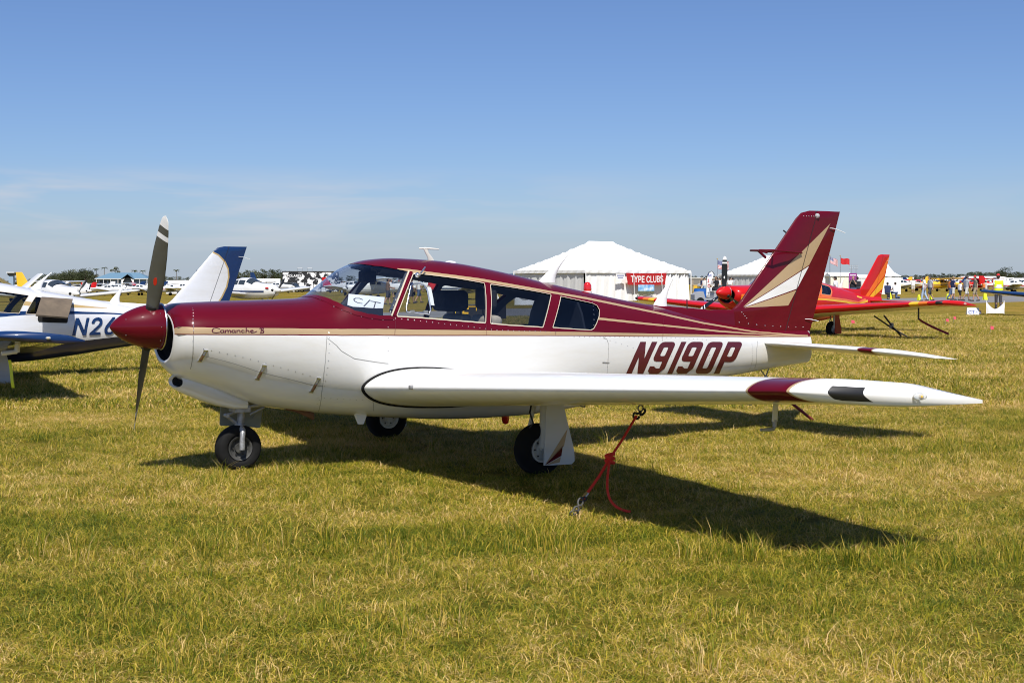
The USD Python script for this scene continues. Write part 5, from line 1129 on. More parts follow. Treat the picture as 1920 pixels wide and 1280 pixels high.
def small_plane(name, label, cat_, loc, yaw, body, trim, wingc, high=False, vtail=False, fin_col=None, group=None, blades=2, spinner=None, s=1.0, stripe_z=(.86, .95), fin_h=2.15, taildragger=False, cowl_light=False):
    """A parked light aeroplane of simpler build; x aft, y to its right."""
    t = thing(name, label, cat_, loc, yaw, group, scale=s)
    st = np.array([(-2.45, .95, .22, .22), (-2.35, .95, .33, .33), (-1.9, .93, .42, .45), (-1.25, .93, .46, .54), (-.95, .96, .50, .57), (-.45, 1.06, .62, .60), (.1, 1.08, .63, .60), (.7, 1.05, .55, .55), (1.5, 1.0, .40, .42), (2.6, .98, .27, .26), (3.7, 1.0, .16, .12), (4.0, 1.02, .10, .05)])
    def ring(i, n=20, grow=0.0):
        u, zc, hh, ww = st[i]
        k = np.linspace(0, 2 * np.pi, n, endpoint=False)
        return np.stack([np.full(n, u), (ww + grow) * np.sign(np.cos(k)) * abs(np.cos(k)) ** .8, zc + (hh + grow) * np.sign(np.sin(k)) * abs(np.sin(k)) ** .8], 1)
    emit('fuselage', loft([ring(i) for i in range(len(st))], True), body, t, smooth=50)
    # windows: pieces of the same section, just proud of the skin
    def seg(i0, i1, a0, a1, q0=0.0, q1=1.0):
        aa = np.linspace(a0, a1, 7); R = []
        for q in np.linspace(q0, q1, 4):
            s0 = st[i0] * (1 - q) + st[i1] * q
            u, zc, hh, ww = s0
            R.append(np.stack([np.full(7, u), (ww + .012) * np.sign(np.cos(aa)) * abs(np.cos(aa)) ** .8, zc + (hh + .012) * np.sign(np.sin(aa)) * abs(np.sin(aa)) ** .8], 1))
        return loft(R, False, closed=False)
    gl = col('far_glass', (.03, .04, .05), .08)
    emit('windscreen', seg(3, 5, .62, np.pi - .62, .35, .92), gl, t, smooth=60)
    for a0, a1 in ((.30, .80), (np.pi - .80, np.pi - .30)):
        emit('side_window', seg(5, 6, a0, a1, .02, .90), gl, t, smooth=60)
        emit('side_window', seg(6, 7, a0, a1, .05, .75), gl, t, smooth=60)
    for sg in (1, -1):
        zs = [stripe_z[0], stripe_z[1]]
        R = []
        for i in range(2, 11):
            u, zc, hh, ww = st[i]
            row = []
            for z in np.linspace(zs[0], zs[1], 3):
                q = np.clip(abs(z - zc) / hh, 0, .98)
                row.append([u, sg * (ww * (1 - q ** 2.5) ** .4 + .012), z])
            R.append(row)
        emit('side_stripe', loft(R, False, closed=False), trim, t, smooth=60)
        zw, dih = (1.78, .015) if high else (.70, .085)
        rr_ = []
        for v in (.35, 1.2, 3.6, 4.75, 5.0, 5.1):
            c = np.interp(v, [.35, 1.2, 3.6, 4.75, 5.0, 5.1], [1.65, 1.6, 1.45, 1.25, .9, .3]); le = -.55 + (1.6 - c) * .35
            xx = np.array([1, .7, .4, .2, .07, 0, .07, .2, .4, .7]); yy = np.array([0, 1, 1, 1, 1, 0, -1, -1, -1, -1]) * airfoil_y(xx, .14) * c
            rr_.append(np.stack([le + xx * c, np.full(10, v * sg), zw + dih * v + yy - .04 * xx], 1))
        emit('wing', loft(rr_, True), wingc, t, smooth=50)
        if high: emit('wing_strut', tube([(-.2, .55 * sg, .75), (-.15, 2.4 * sg, 1.75)], .03, 6), wingc, t)
        if not vtail:
            r2 = []
            for v in (.05, 1.3, 1.55, 1.65):
                c = np.interp(v, [.05, 1.3, 1.55, 1.65], [.85, .65, .5, .2]); le = 3.15 + (.85 - c) * .7
                xx = np.array([1, .5, .2, 0, .2, .5]); yy = np.array([0, 1, 1, 0, -1, -1]) * airfoil_y(xx, .09) * c
                r2.append(np.stack([le + xx * c, np.full(6, v * sg), 1.03 + yy], 1))
            emit('tailplane', loft(r2, True), wingc, t, smooth=50)
        else:
            r2 = []
            for q in (0, .5, .95, 1.0):
                c = .95 - .35 * q; le = 3.05 + q * .55
                xx = np.array([1, .5, .2, 0, .2, .5]); yy = np.array([0, 1, 1, 0, -1, -1]) * airfoil_y(xx, .09) * c
                r2.append(np.stack([le + xx * c, sg * (.05 + 1.35 * q) - yy * .5 * sg, 1.08 + .95 * q + yy * .8], 1))
            emit('vee_tail', loft(r2, True), fin_col or body, t, smooth=50)
    if not vtail:
        r3 = []
        for q in (0, .25, .9, 1.0):
            le = np.interp(q, [0, .25, .9, 1], [2.5, 3.0, 3.62, 3.75]); te = np.interp(q, [0, 1], [4.15, 4.32]); c = te - le
            xx = np.array([1, .5, .2, 0, .2, .5]); yy = np.array([0, 1, 1, 0, -1, -1]) * airfoil_y(xx, .08) * c * (1 if q < 1 else .3)
            r3.append(np.stack([le + xx * c, yy, np.full(6, 1.05 + (fin_h - 1.05) * q)], 1))
        emit('tail_fin', loft(r3, True), fin_col or body, t, smooth=50)
    sp = spinner or body
    emit('spinner', moved(lathe([(0.002, -.36), (.09, -.27), (.14, -.15), (.165, 0.0), (.16, .02)], 20, 'x'), (-2.45, 0, .97)), sp, t, smooth=50)
    for k in range(blades):
        m = blade_span(.92, .14, .12, .92, 7); m.apply_transform(trimesh.transformations.rotation_matrix(.7 + k * 2 * np.pi / blades, [1, 0, 0])); m.apply_translation((-2.52, 0, .97))
        emit('propeller_blade', m, LOOK['blade_black'], t, smooth=50)
    for x, y, w in ((-1.75, 0, .17), (.1, 1.35, .2), (.1, -1.35, .2)) if not taildragger else ((-1.1, .85, .22), (-1.1, -.85, .22), (3.8, 0, .1)):
        lg = emit('gear_leg', tube([(x, y, .75 if y else .6), (x, y, w)], .04, 8), wingc, t)
        a_ = np.linspace(0, 6.283, 20, endpoint=False)
        emit('wheel', moved(lathe([(.05, -.06), (w * .85, -.07), (w, -.03), (w, .03), (w * .85, .07), (.05, .06)], 18, 'y'), (x, y, w)), LOOK['rubber'], lg, smooth=40)
    for y in (.24, -.24):
        emit('cowl_intake', moved(trimesh.creation.icosphere(2, .09), (-2.36, y, .98)), LOOK['dark_void'], t)
    if cowl_light:
        for y in (.30, -.30):
            m = trimesh.creation.icosphere(2, 1.0); m.apply_scale([.13, .035, .05]); emit('cowl_flash', moved(m, (-2.1, y * 1.38, 1.10), rz=.1 * np.sign(y)), LOOK['red_lens'], t, smooth=True)
    return t

def quad_cloth(nu, nv, fn):
    g = np.array([[fn(a, b) for b in np.linspace(0, 1, nv)] for a in np.linspace(0, 1, nu)])
    return g

def sheet_mesh(g, th=0.01):
    """A cloth grid given thickness."""
    g = np.asarray(g, float)
    du = np.gradient(g, axis=0); dv = np.gradient(g, axis=1)
    n = np.cross(du, dv); n /= np.maximum(np.linalg.norm(n, axis=-1, keepdims=True), 1e-9)
    A, B = g + n * th / 2, g - n * th / 2
    m, k = g.shape[:2]
    idx = np.arange(m * k).reshape(m, k)
    q = np.stack([idx[:-1, :-1], idx[1:, :-1], idx[1:, 1:], idx[:-1, 1:]], -1).reshape(-1, 4)
    f = np.vstack([q[:, [0, 1, 2]], q[:, [0, 2, 3]]]); f2 = f[:, ::-1] + m * k
    edge = np.concatenate([idx[:, 0], idx[-1, 1:], idx[::-1, -1][1:], idx[0, ::-1][1:-1]])
    e2 = np.roll(edge, -1)
    side = np.vstack([np.stack([edge, edge + m * k, e2], 1), np.stack([e2, edge + m * k, e2 + m * k], 1)])
    return trimesh.Trimesh(np.vstack([A.reshape(-1, 3), B.reshape(-1, 3)]), np.vstack([f, f2, side]), process=False)

# ------------------------------------------------------------------ the two neighbouring aeroplanes of the same type
def uT_of(pts): return [(u, float(t_of_z(u, z)) * TK) for u, z in pts]
full = lambda low, top: Polygon(uT_of(low) + uT_of(top)[::-1]).buffer(0)
BLUE = dict(
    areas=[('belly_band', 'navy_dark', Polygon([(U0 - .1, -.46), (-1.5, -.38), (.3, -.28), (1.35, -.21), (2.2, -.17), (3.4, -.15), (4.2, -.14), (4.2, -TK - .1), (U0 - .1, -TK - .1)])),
           ('side_stripe', 'navy_gloss', full([(-2.5, 1.07), (.3, 1.06), (1.3, 1.085), (2.3, 1.060), (3.2, .995)], [(-2.5, 1.14), (.3, 1.13), (1.3, 1.140), (2.3, 1.080), (3.2, 1.000)])),
           ('gold_stripe', 'tan_gold', full([(-.9, 1.29), (.8, 1.22), (1.43, 1.190), (2.05, 1.170)], [(-.9, 1.34), (.8, 1.29), (1.43, 1.250), (2.05, 1.178)]))],
    base_name='fuselage', base='silver_white', lip='silver_white', tail_end='silver_white', wing='silver_white', stab='silver_white', fin='silver_white', rudder='silver_white',
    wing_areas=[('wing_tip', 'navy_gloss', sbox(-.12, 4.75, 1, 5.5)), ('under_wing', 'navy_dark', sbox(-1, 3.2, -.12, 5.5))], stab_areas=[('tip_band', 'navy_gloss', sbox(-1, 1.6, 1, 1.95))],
    fin_areas=[('navy_panel', 'navy_gloss', Polygon([(3.98, 2.16), (4.10, 2.10), (4.22, 1.98), (4.285, 1.85), (4.30, 1.70), (4.26, 1.52), (4.17, 1.34), (4.03, 1.14), (3.90, .95), (4.8, .95), (4.8, 2.3), (3.98, 2.3)])),
               ('gold_edging', 'tan_gold', LineString([(3.98, 2.16), (4.10, 2.10), (4.22, 1.98), (4.285, 1.85), (4.30, 1.70), (4.26, 1.52), (4.17, 1.34), (4.03, 1.14), (3.90, .95)]).buffer(.028))],
    spinner='silver_white', blade='blade_black', blades=(0.3, 0.3 + 2.0944, 0.3 + 4.1888), rim='off_white', gear_door='silver_white')
RED = dict(
    areas=[('orange_stripe', 'orange_gloss', full([(-2.5, 1.06), (.5, 1.005), (1.0, .985), (2.0, .915), (2.75, .835), (3.2, .90)], [(-2.5, 1.12), (.5, 1.055), (1.0, 1.03), (2.0, .955), (2.75, .875), (3.2, .96)])),
           ('yellow_stripe', 'yellow_gloss', full([(-2.5, .98), (.5, .945), (1.0, .92), (2.0, .85), (2.75, .765), (3.3, .86)], [(-2.5, 1.05), (.5, .995), (1.0, .975), (2.0, .905), (2.75, .825), (3.3, .92)])),
           ('window_surround', 'orange_gloss', unary_union([WINDOWS[2].buffer(.055), WINDOWS[1].buffer(.05), WINDOWS[0].buffer(.05)])),
           ('yellow_patch', 'yellow_gloss', Polygon([(2.72, .28), (3.0, .26), (3.02, .36), (2.74, .38)]))],
    base_name='fuselage', base='red_gloss', lip='red_gloss', tail_end='red_gloss', wing='red_gloss', stab='red_gloss', fin='red_gloss', rudder='red_gloss',
    wing_areas=[('under_wing', 'cream_under', sbox(-1, .2, -.30, 5.0)), ('yellow_band', 'yellow_gloss', Polygon([(-.30, 4.35), (1, 4.35), (1, 4.60), (-.30, 4.60)])), ('orange_band', 'orange_gloss', sbox(-.30, 4.60, 1, 4.84)), ('grey_pad', 'black_trim', sbox(-.22, 5.06, .26, 5.22))],
    stab_areas=[('under_side', 'cream_under', sbox(-1, 0, -.3, 1.6))],
    fin_areas=[('orange_flash', 'orange_gloss', Polygon([(3.29, .95), (3.44, .95), (4.36, 1.62), (4.62, 2.16), (4.58, 2.17), (4.02, 1.62)])), ('yellow_flash', 'yellow_gloss', Polygon([(3.49, .95), (3.67, .95), (4.40, 1.30), (4.58, 1.93), (4.40, 1.60)]))],
    spinner='red_gloss', blade='blade_black', blades=(0.02, 0.02 + 2.0944, 0.02 + 4.1888), rim='off_white', gear_door='red_gloss')
NAVYW = dict(RED, areas=[], base_name='fuselage', base='silver_white', wing='navy_gloss', wing_areas=[('under_wing', 'cream_under', sbox(-1, .2, -.30, 5.2))], fin='silver_white', rudder='navy_gloss', fin_areas=[], stab_areas=[], stab='silver_white', spinner='navy_gloss', gear_door='silver_white', lip='silver_white', tail_end='silver_white')

blue = thing('light_aeroplane', 'silver and navy aeroplane with navy rudder and open baggage door, left of the maroon one', 'aeroplane', (-8.665, 21.371, -.118), .575)
FLIP[0] = True
airframe(blue, BLUE, False)
tmesh = flat_text('N260', .27, .002, True)
vv = np.array(tmesh.vertices); uu = 1.385 + vv[:, 0] * 1.02 + vv[:, 1] * .22; zz = .742 + vv[:, 1]
P0 = fus(uu, t_of_z(uu, zz), 1.0, .009 + vv[:, 2])
emit('registration', (P0, np.array(tmesh.faces)), LOOK['navy_gloss'], blue)
hinge_a, hinge_b, low_b, low_a = [np.array(p) for p in ((.95, .415, 1.375), (1.46, .375, 1.335), (1.27, .80, 1.045), (.76, .84, 1.095))]
dr_ = []
for q in np.linspace(0, 1, 7):
    a_, b_ = hinge_a * (1 - q) + low_a * q, hinge_b * (1 - q) + low_b * q
    bulge = np.array([0, .06, .05]) * np.sin(q * np.pi)
    dr_.append([a_ + bulge, b_ + bulge, b_ + bulge - [0, .02, .025], a_ + bulge - [0, .02, .025]])
bd = emit('baggage_door', loft(dr_, True), col('door_brown', (.125, .095, .065), .75, var=.3, scale=5), blue, smooth=30)
emit('door_lining', loft([[np.array(r[3]) + [.03, -.004, -.004], np.array(r[2]) + [-.03, -.004, -.004], np.array(r[2]) + [-.03, -.008, -.010], np.array(r[3]) + [.03, -.008, -.010]] for r in dr_[1:-1]], True), col('lining_brown', (.16, .11, .075), .8), bd)
put('baggage_opening', skin(Polygon([(.85, .06), (1.34, .06), (1.38, .30), (.90, .34)]).buffer(-.03).buffer(.03), 1, .003, (.06, .05)), LOOK['dark_void'], blue)
emit('pitot_cover', cat(tube([(-.35, 4.6, .83), (-.36, 4.6, .70)], .035), tube([(-.36, 4.6, .71), (-.55, 4.6, .69)], .03)), LOOK['white_plain'], blue)
FLIP[0] = False
ys = thing('warning_streamer', 'fluorescent yellow streamer hanging from the navy wing tip of the silver aeroplane', 'streamer', tuple(to_world(-.40, 4.62, .0, -8.665, 21.371, .575)))
emit('ribbon', moved(sheet_mesh(np.array([[[(-.02 + .04 * b) + .05 * a, .01 * math.sin(a * 6), .60 - .36 * a] for b in (0, 1)] for a in np.linspace(0, 1, 8)]), .004), (-.06, 0, -.118)), LOOK['yellow_tag'], ys)
red = thing('light_aeroplane', 'bright red single-engined aeroplane with orange and yellow stripes and a three-bladed black propeller', 'aeroplane', (7.632, 36.408, float(gz(7.6))), .689)
FLIP[0] = True
airframe(red, RED, False)
FLIP[0] = False
for k, (a_, b_) in enumerate((((.25, 2.55, .60), (.9, 3.25, .0)), ((.12, 2.95, .62), (.8, 3.0, .08)))):
    A_, B_ = to_world(*a_, 7.632, 36.408, .689), to_world(*b_, 7.632, 36.408, .689)
    rr = thing('tie_down_strap', ['black tie-down strap under the red wing, the longer one reaching the grass', 'black tie-down strap under the red wing with a dangling buckle, the shorter one'][k], 'strap', tuple(B_ * [1, 1, 0]))
    emit('webbing', tube([A_ - B_ * [1, 1, 0], (A_ + B_) / 2 - B_ * [1, 1, 0] + [0, 0, -.03], B_ * [0, 0, 1]], .022, 6), LOOK['black_trim'], rr)
    emit('buckle', moved(rbox(-.04, .04, -.03, .03, -.05, .05, .01), (A_ * .55 + B_ * .45) - B_ * [1, 1, 0]), LOOK['worn_metal'], rr)
for A_, B_ in ((to_world(-.38, 4.3, .86, 7.632, 36.408, .689), to_world(-.38, 4.3, .62, 7.632, 36.408, .689)),):
    pt_ = thing('pitot_streamer', 'dark red remove-before-flight streamer blowing under the red wing', 'streamer', tuple(B_ * [1, 1, 0]))
    emit('ribbon', sheet_mesh(np.array([[[.75 * a, .02 * b, .55 - .38 * a ** .8 + .06 * b] for b in (0, 1)] for a in np.linspace(0, 1, 10)]), .01), LOOK['rope_maroon'], pt_)
    emit('mast', tube([(0, 0, .86), (0, 0, .55)], .02), LOOK['black_trim'], pt_)
navy = thing('light_aeroplane', 'aeroplane with a dark navy wing reaching in at the edge over the white sling banner', 'aeroplane', (23.10, 51.35, .14), .60)
FLIP[0] = True
airframe(navy, NAVYW, False)
FLIP[0] = False

# ------------------------------------------------------------------ tents
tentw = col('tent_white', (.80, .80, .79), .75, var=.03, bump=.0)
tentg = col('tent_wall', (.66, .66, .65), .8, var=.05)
tent = thing('marquee_tent', 'large white hip-roofed tent with a red TYPE CLUBS banner on its wall', 'tent', (5.27 + 4.85 * (.848 - .53), 95 + 4.85 * (.53 + .848), .05), .558)
E_, HR, a_ = 2.25, 4.48, 4.85
def roof_pt(x, y):
    # hip roof with a short ridge, slightly sagging cloth
    d = max(abs(y), abs(x) - 1.15) / a_ if abs(x) > 1.15 else abs(y) / a_
    d = max(abs(y) / a_, max(abs(x) - 1.15, 0) / (a_ - 1.15))
    return E_ + (HR - E_) * (1 - d) - .10 * math.sin(math.pi * d) 
gs_ = np.unique(np.concatenate([np.linspace(-a_, a_, 25), [-1.15, 1.15, 0]]))
g = np.array([[[x, y, roof_pt(x, y)] for y in gs_] for x in gs_])
emit('roof', sheet_mesh(g, .02), tentw, tent, smooth=20)
def wall(p0, p1, top, bot, folds, amp, n=60, sagf=None):
    p0, p1 = np.array(p0, float), np.array(p1, float); d = (p1 - p0) / np.linalg.norm(p1 - p0); nn = np.array([d[1], -d[0]])
    G = []
    for q in np.linspace(0, 1, n):
        row = []
        for r in np.linspace(0, 1, 9):
            o = amp * math.sin(q * folds * 6.283 + r * 1.7) * (.35 + .65 * r) + amp * .6 * math.sin(q * folds * 15 + 1 + 3 * r)
            p = p0 + (p1 - p0) * q + nn * o
            z = top - (sagf(q) if sagf else 0) - (top - bot) * r
            row.append([p[0], p[1], z])
        G.append(row)
    return sheet_mesh(np.array(G), .012)
i_ = a_ - .12
emit('side_wall', wall((-i_, -i_), (i_ * .45, -i_), 2.2, .05, 9, .03, sagf=lambda q: .05 + .03 * math.sin(q * 25)), tentw, tent, smooth=30)
emit('side_wall', wall((i_ * .45, -i_), (i_, -i_), 2.2, .05, 4, .10, sagf=lambda q: .06 * abs(math.sin(q * 9))), tentw, tent, smooth=30)
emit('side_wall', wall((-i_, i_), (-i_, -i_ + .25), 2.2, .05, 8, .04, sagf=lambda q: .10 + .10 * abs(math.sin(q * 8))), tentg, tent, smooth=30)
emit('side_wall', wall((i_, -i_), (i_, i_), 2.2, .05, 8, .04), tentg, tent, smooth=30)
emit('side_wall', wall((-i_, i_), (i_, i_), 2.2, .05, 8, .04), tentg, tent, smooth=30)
for p0, p1 in (((-a_, -a_), (a_, -a_)), ((-a_, a_), (-a_, -a_)), ((a_, -a_), (a_, a_)), ((a_, a_), (-a_, a_))):
    emit('valance', wall(p0, p1, E_ + .005, E_ - .22, 11, .02, sagf=None), tentw, tent, smooth=30)
for x in (-a_, 0, a_):
    for y in (-a_, a_):
        emit('pole', tube([(x, y + .04 * np.sign(y), 0), (x, y + .04 * np.sign(y), E_ - .1)], .035, 8), LOOK['white_plain'], tent)
def tent_world(x, y, z):
    c, s = math.cos(.558), math.sin(.558); ox, oy = 5.27 + 4.85 * (.848 - .53), 95 + 4.85 * (.53 + .848)
    return np.array([ox + x * c - y * s, oy + x * s + y * c, .05 + z])
tent2 = copy_of(tent, 'second white tent further back, seen behind the fin of the maroon aeroplane', at(1452, 160), .42, None, 1.0)
# banner on the tent: local x along the wall
def on_wall(px_):  # where a picture column meets the front wall
    best = min(np.linspace(-a_, a_, 400), key=lambda x: abs(960 + F_PX * tent_world(x, -a_ - .06, 1)[0] / tent_world(x, -a_ - .06, 1)[1] - px_))
    return best
x0_, x1_ = on_wall(1170.5), on_wall(1246)
wpos = tent_world(0, -a_ - .30, 0)
ban = thing('banner', 'red banner lettered TYPE CLUBS in white, hung on the tent wall', 'banner', tuple(wpos), .558)
bt, bb_ = 2.05, 1.19
emit('cloth', sheet_mesh(np.array([[[x0_ + (x1_ - x0_) * q + (.12 - .24 * q) * r * 1.2, .02 * math.sin(q * 9) , bt - (bt - bb_) * r - .05 * math.sin(q * 3.14)] for r in np.linspace(0, 1, 4)] for q in np.linspace(0, 1, 24)]), .006), col('banner_red', (.42, .012, .014), .6), ban, smooth=40)
tx_ = flat_text('TYPE CLUBS', .46, .006, True); w_ = tx_.bounds[1][0] - tx_.bounds[0][0]
tv = np.array(tx_.vertices); k_ = (x1_ - x0_) * .80 / w_
lx = x0_ + (x1_ - x0_) * .11 + tv[:, 0] * k_; qq_ = (lx - x0_) / (x1_ - x0_)
emit('lettering', (np.stack([lx, .02 * np.sin(qq_ * 9) - .005 - tv[:, 2], 1.40 + tv[:, 1] - .05 * np.sin(qq_ * 3.14)], 1), np.array(tx_.faces)), LOOK['white_plain'], ban)
for px_ in (1184, 1236):
    xq = on_wall(px_); pw = tent_world(xq, -a_ - .45, 0)
    pl = thing('banner_pole', 'thin white pole standing before the TYPE CLUBS banner, %s one' % ('the left-hand' if px_ == 1184 else 'the right-hand'), 'pole', tuple(pw))
    emit('shaft', tube([(0, 0, 0), (-.06, 0, 2.0)], .02, 8), LOOK['white_plain'], pl)
    emit('base', lathe([(.12, 0), (.12, .03), (.03, .05)], 12), LOOK['worn_metal'], pl)
x0_, x1_ = on_wall(1192), on_wall(1222)
pb = thing('picture_board', 'blue sky and landscape picture board below the TYPE CLUBS banner', 'board', tuple(tent_world(0, -a_ - .35, 0)), .558)
mat('sky_print', {'tc': ('texture_coordinate', {}), 'nz': ('noise_texture', {'scale': 3.0, 'detail': 5.0}), 'rp': ('rgb_ramp', {'ramp': [(.38, (.10, .33, .68)), (.55, (.35, .58, .80)), (.66, (.78, .82, .85))]}), 'p': ('principled_bsdf', {'roughness': .5})},
    [('tc.object', 'nz.vector'), ('nz.fac', 'rp.fac'), ('rp.color', 'p.base_color')], 'p.BSDF')
emit('print', bx(x0_, x1_, -.02, .0, .72, 1.18), LOOK['sky_print'], pb)
emit('ground_print', bx(x0_, x1_, -.022, .0, .50, .72), col('print_dark', (.12, .13, .08), .6, var=.5, scale=9), pb)
for xx in (x0_ + .1, x1_ - .1): emit('leg', tube([(xx, .05, 0), (xx, .02, .8)], .02, 6), LOOK['white_plain'], pb)
lb = thing('notice', 'small white notice with blue writing on the tent wall beside the red banner', 'notice', tuple(tent_world(0, -a_ - .30, 0)), .558)
x0_, x1_ = on_wall(1151), on_wall(1168)
emit('sheet', bx(x0_, x1_, -.012, 0, 1.55, 1.98), LOOK['paper'], lb)
for k, (a1, b1) in enumerate(((.10, .9), (.2, .8))):
    emit('writing', bx(x0_ + (x1_ - x0_) * a1, x0_ + (x1_ - x0_) * b1, -.016, -.011, 1.82 - .15 * k, 1.88 - .15 * k), col('ink_blue', (.05, .09, .32), .6), lb)
# smaller white canopies and sheds
def canopy(label, px, dist, w, h, eave, yaw, wallc, peak=False):
    t = thing('canopy_tent', label, 'tent', at(px, dist), yaw)
    if peak:
        rr = [[[-w / 2 * k, -w / 2 * k, z], [w / 2 * k, -w / 2 * k, z], [w / 2 * k, w / 2 * k, z], [-w / 2 * k, w / 2 * k, z]] for k, z in ((1, eave), (.5, eave + (h - eave) * .30), (.2, eave + (h - eave) * .68), (.02, h))]
        emit('roof', loft(rr, True), tentw, t)
    else:
        emit('roof', loft([[[x, -w * .34, eave], [x, 0, h], [x, w * .34, eave], [x, w * .34, eave - .06], [x, -w * .34, eave - .06]] for x in (-w / 2, w / 2)], True), tentw, t)
    dd = w * (.5 if peak else .34) - .08
    for a, b in (((-w / 2 + .08, -dd), (w / 2 - .08, -dd)), ((w / 2 - .08, -dd), (w / 2 - .08, dd)), ((-w / 2 + .08, dd), (-w / 2 + .08, -dd)), ((-w / 2 + .08, dd), (w / 2 - .08, dd))):
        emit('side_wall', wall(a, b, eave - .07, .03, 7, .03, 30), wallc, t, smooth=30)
    return t
canopy('low white marquee behind the cockpit of the red aeroplane', 1572, 150, 2.6, 2.4, 2.0, .12, col('tent_cream', (.74, .70, .58), .8))
canopy('white marquee roof beside the purple banner', 1618, 190, 3.4, 2.3, 1.9, .1, tentg)
canopy('pointed white tent peak behind the red fin', 1663, 140, 2.3, 3.3, 1.9, .1, tentw, True)
canopy('long white marquee far off before the right-hand woods', 1838, 480, 15.5, 3.1, 1.9, .15, tentg)
canopy('cream canopy far off among parked aeroplanes', 1770, 330, 6.5, 1.9, 1.2, .2, col('tent_cream', (.74, .70, .58), .8))
canopy('small white canopy behind the silver aeroplane with the navy rudder', 334, 215, 3.6, 2.2, 1.7, .1, tentg)
canopy('white canopy with dark opening near the camouflage stand', 500, 245, 5.0, 2.4, 1.8, .1, tentg)
canopy('white marquee beside the right-hand edge of the field', 1902, 230, 3.6, 1.9, 1.4, .1, tentw)

# ------------------------------------------------------------------ flags and banners
def flagpole(label, px, dist, h, cat_='flagpole'):
    t = thing('flagpole', label, cat_, at(px, dist))
    emit('pole', tube([(0, 0, 0), (0, 0, h)], [.04, .025], 8), LOOK['aluminium'], t)
    emit('finial', moved(trimesh.creation.icosphere(2, .06), (0, 0, h + .04)), LOOK['tan_gold'], t, smooth=True)
    return t
def striped_flag(label, px, dist, ztop, w, h, droop):
    p = at(px, dist)
    t = thing('flag', label, 'flag', p + [.05, 0, 0], 0)
    def pt(a, b):  # a along, b down
        return [w * a * (1 - .35 * droop), .12 * math.sin(a * 7 + b) * (1 - .3 * droop), ztop - h * b - droop * (h * .9 * a ** 1.3) - .04 * math.sin(a * 5)]
    for k in range(13):
        a0 = .42 if k < 7 else 0
        emit('red_stripe' if k % 2 == 0 else 'white_stripe', sheet_mesh(np.array([[pt(a, (k + r) / 13) for r in (0, 1)] for a in np.linspace(a0, 1, 14)]), .012), col('flag_red', (.50, .02, .03), .7) if k % 2 == 0 else LOOK['white_plain'], t, smooth=40)
    emit('canton', sheet_mesh(np.array([[pt(a, r * 7 / 13) for r in np.linspace(0, 1, 4)] for a in np.linspace(0, .42, 7)]), .012), col('flag_blue', (.03, .05, .22), .7), t, smooth=40)
    st_ = []
    for i in range(5):
        for j in range(4):
            q = pt(.42 * (i + .5) / 5, 7 / 13 * (j + .5) / 4); st_.append(moved(trimesh.creation.icosphere(0, .028), np.array(q)))
    emit('stars', cat(*st_), LOOK['white_plain'], t)
flagpole('thin flagpole between the tent and the red propeller', 1345, 115, 3.3)
striped_flag('stars and stripes flag flying behind the black propeller blade', 1345, 115, 3.22, 1.05, .70, .28)
flagpole('thin flagpole behind the maroon rudder carrying a drooping flag', 1556, 130, 3.9)
striped_flag('stars and stripes flag drooping beside the maroon rudder', 1556, 130, 3.82, 1.0, .62, .75)
flagpole('thin flagpole carrying the plain red flag', 1575.5, 130, 3.85)
rf = thing('flag', 'plain red flag flying next to the drooping striped flag', 'flag', at(1575.5, 130) + [.05, 0, 0])
emit('cloth', sheet_mesh(np.array([[[.85 * a, .1 * math.sin(a * 6), 3.72 - .58 * b - .18 * a - .05 * math.sin(a * 6)] for b in np.linspace(0, 1, 4)] for a in np.linspace(0, 1, 12)]), .012), col('flag_scarlet', (.55, .015, .02), .7), rf, smooth=40)
ff = thing('feather_flag', 'white feather flag with red and blue letters beside the tent', 'flag', at(1324, 90))
pole_pts = [(0, 0, 0), (.0, 0, 1.2), (.05, 0, 1.75), (.18, 0, 2.02), (.36, 0, 2.10), (.50, 0, 2.0), (.57, 0, 1.86)]
emit('pole', tube(pole_pts, .022, 8), LOOK['black_trim'], ff, smooth=60)
emit('cloth', sheet_mesh(np.array([[[np.interp(q, [0, .6, .8, .95, 1], [0.01, .02, .10, .25, .34]) * (1 - r) + np.interp(q, [0, .6, .85, 1], [.06, .34, .50, .46]) * r, .02 * math.sin(q * 6), .45 + 1.62 * q - .03 * r] for r in np.linspace(0, 1, 5)] for q in np.linspace(0, 1, 16)]), .008), LOOK['white_plain'], ff, smooth=40)
for ch_, zz_, cc in (('M', 1.72, 'ink_blue'), ('I', 1.36, 'flag_red'), ('C', 1.02, 'flag_red')):
    m = flat_text(ch_, .20, .004, True); m.apply_transform(np.array([[1, 0, 0, 0], [0, 0, 1, 0], [0, 1, 0, 0], [0, 0, 0, 1.0]]))
    emit('letter', moved(m, (.12 if zz_ > 1.5 else .08, -.03, zz_)), LOOK[cc], ff)
pbn = thing('upright_banner', 'tall purple banner with white writing beyond the red aeroplane', 'banner', at(1599, 112), .05)
emit('cloth', bx(-.33, .33, -.015, .015, .62, 2.08), col('purple', (.26, .025, .22), .6), pbn)
emit('white_foot', bx(-.33, -.08, -.02, .02, .35, .60), LOOK['white_plain'], pbn)
emit('writing', bx(-.26, .26, -.02, -.014, 1.88, 1.96), LOOK['white_plain'], pbn)
fgr = Polygon([(-.2, 1.2), (-.02, 1.55), (.1, 1.78), (.02, 1.45), (-.08, 1.15)]); m = plate(fgr, .006); m.apply_transform(np.array([[1, 0, 0, 0], [0, 0, 1, -.022], [0, 1, 0, 0], [0, 0, 0, 1.0]]))
emit('white_figure', m, LOOK['white_plain'], pbn)
for xx in (-.34, .34): emit('upright', tube([(xx, 0, 0), (xx, 0, 2.1)], .02, 6), LOOK['worn_metal'], pbn)
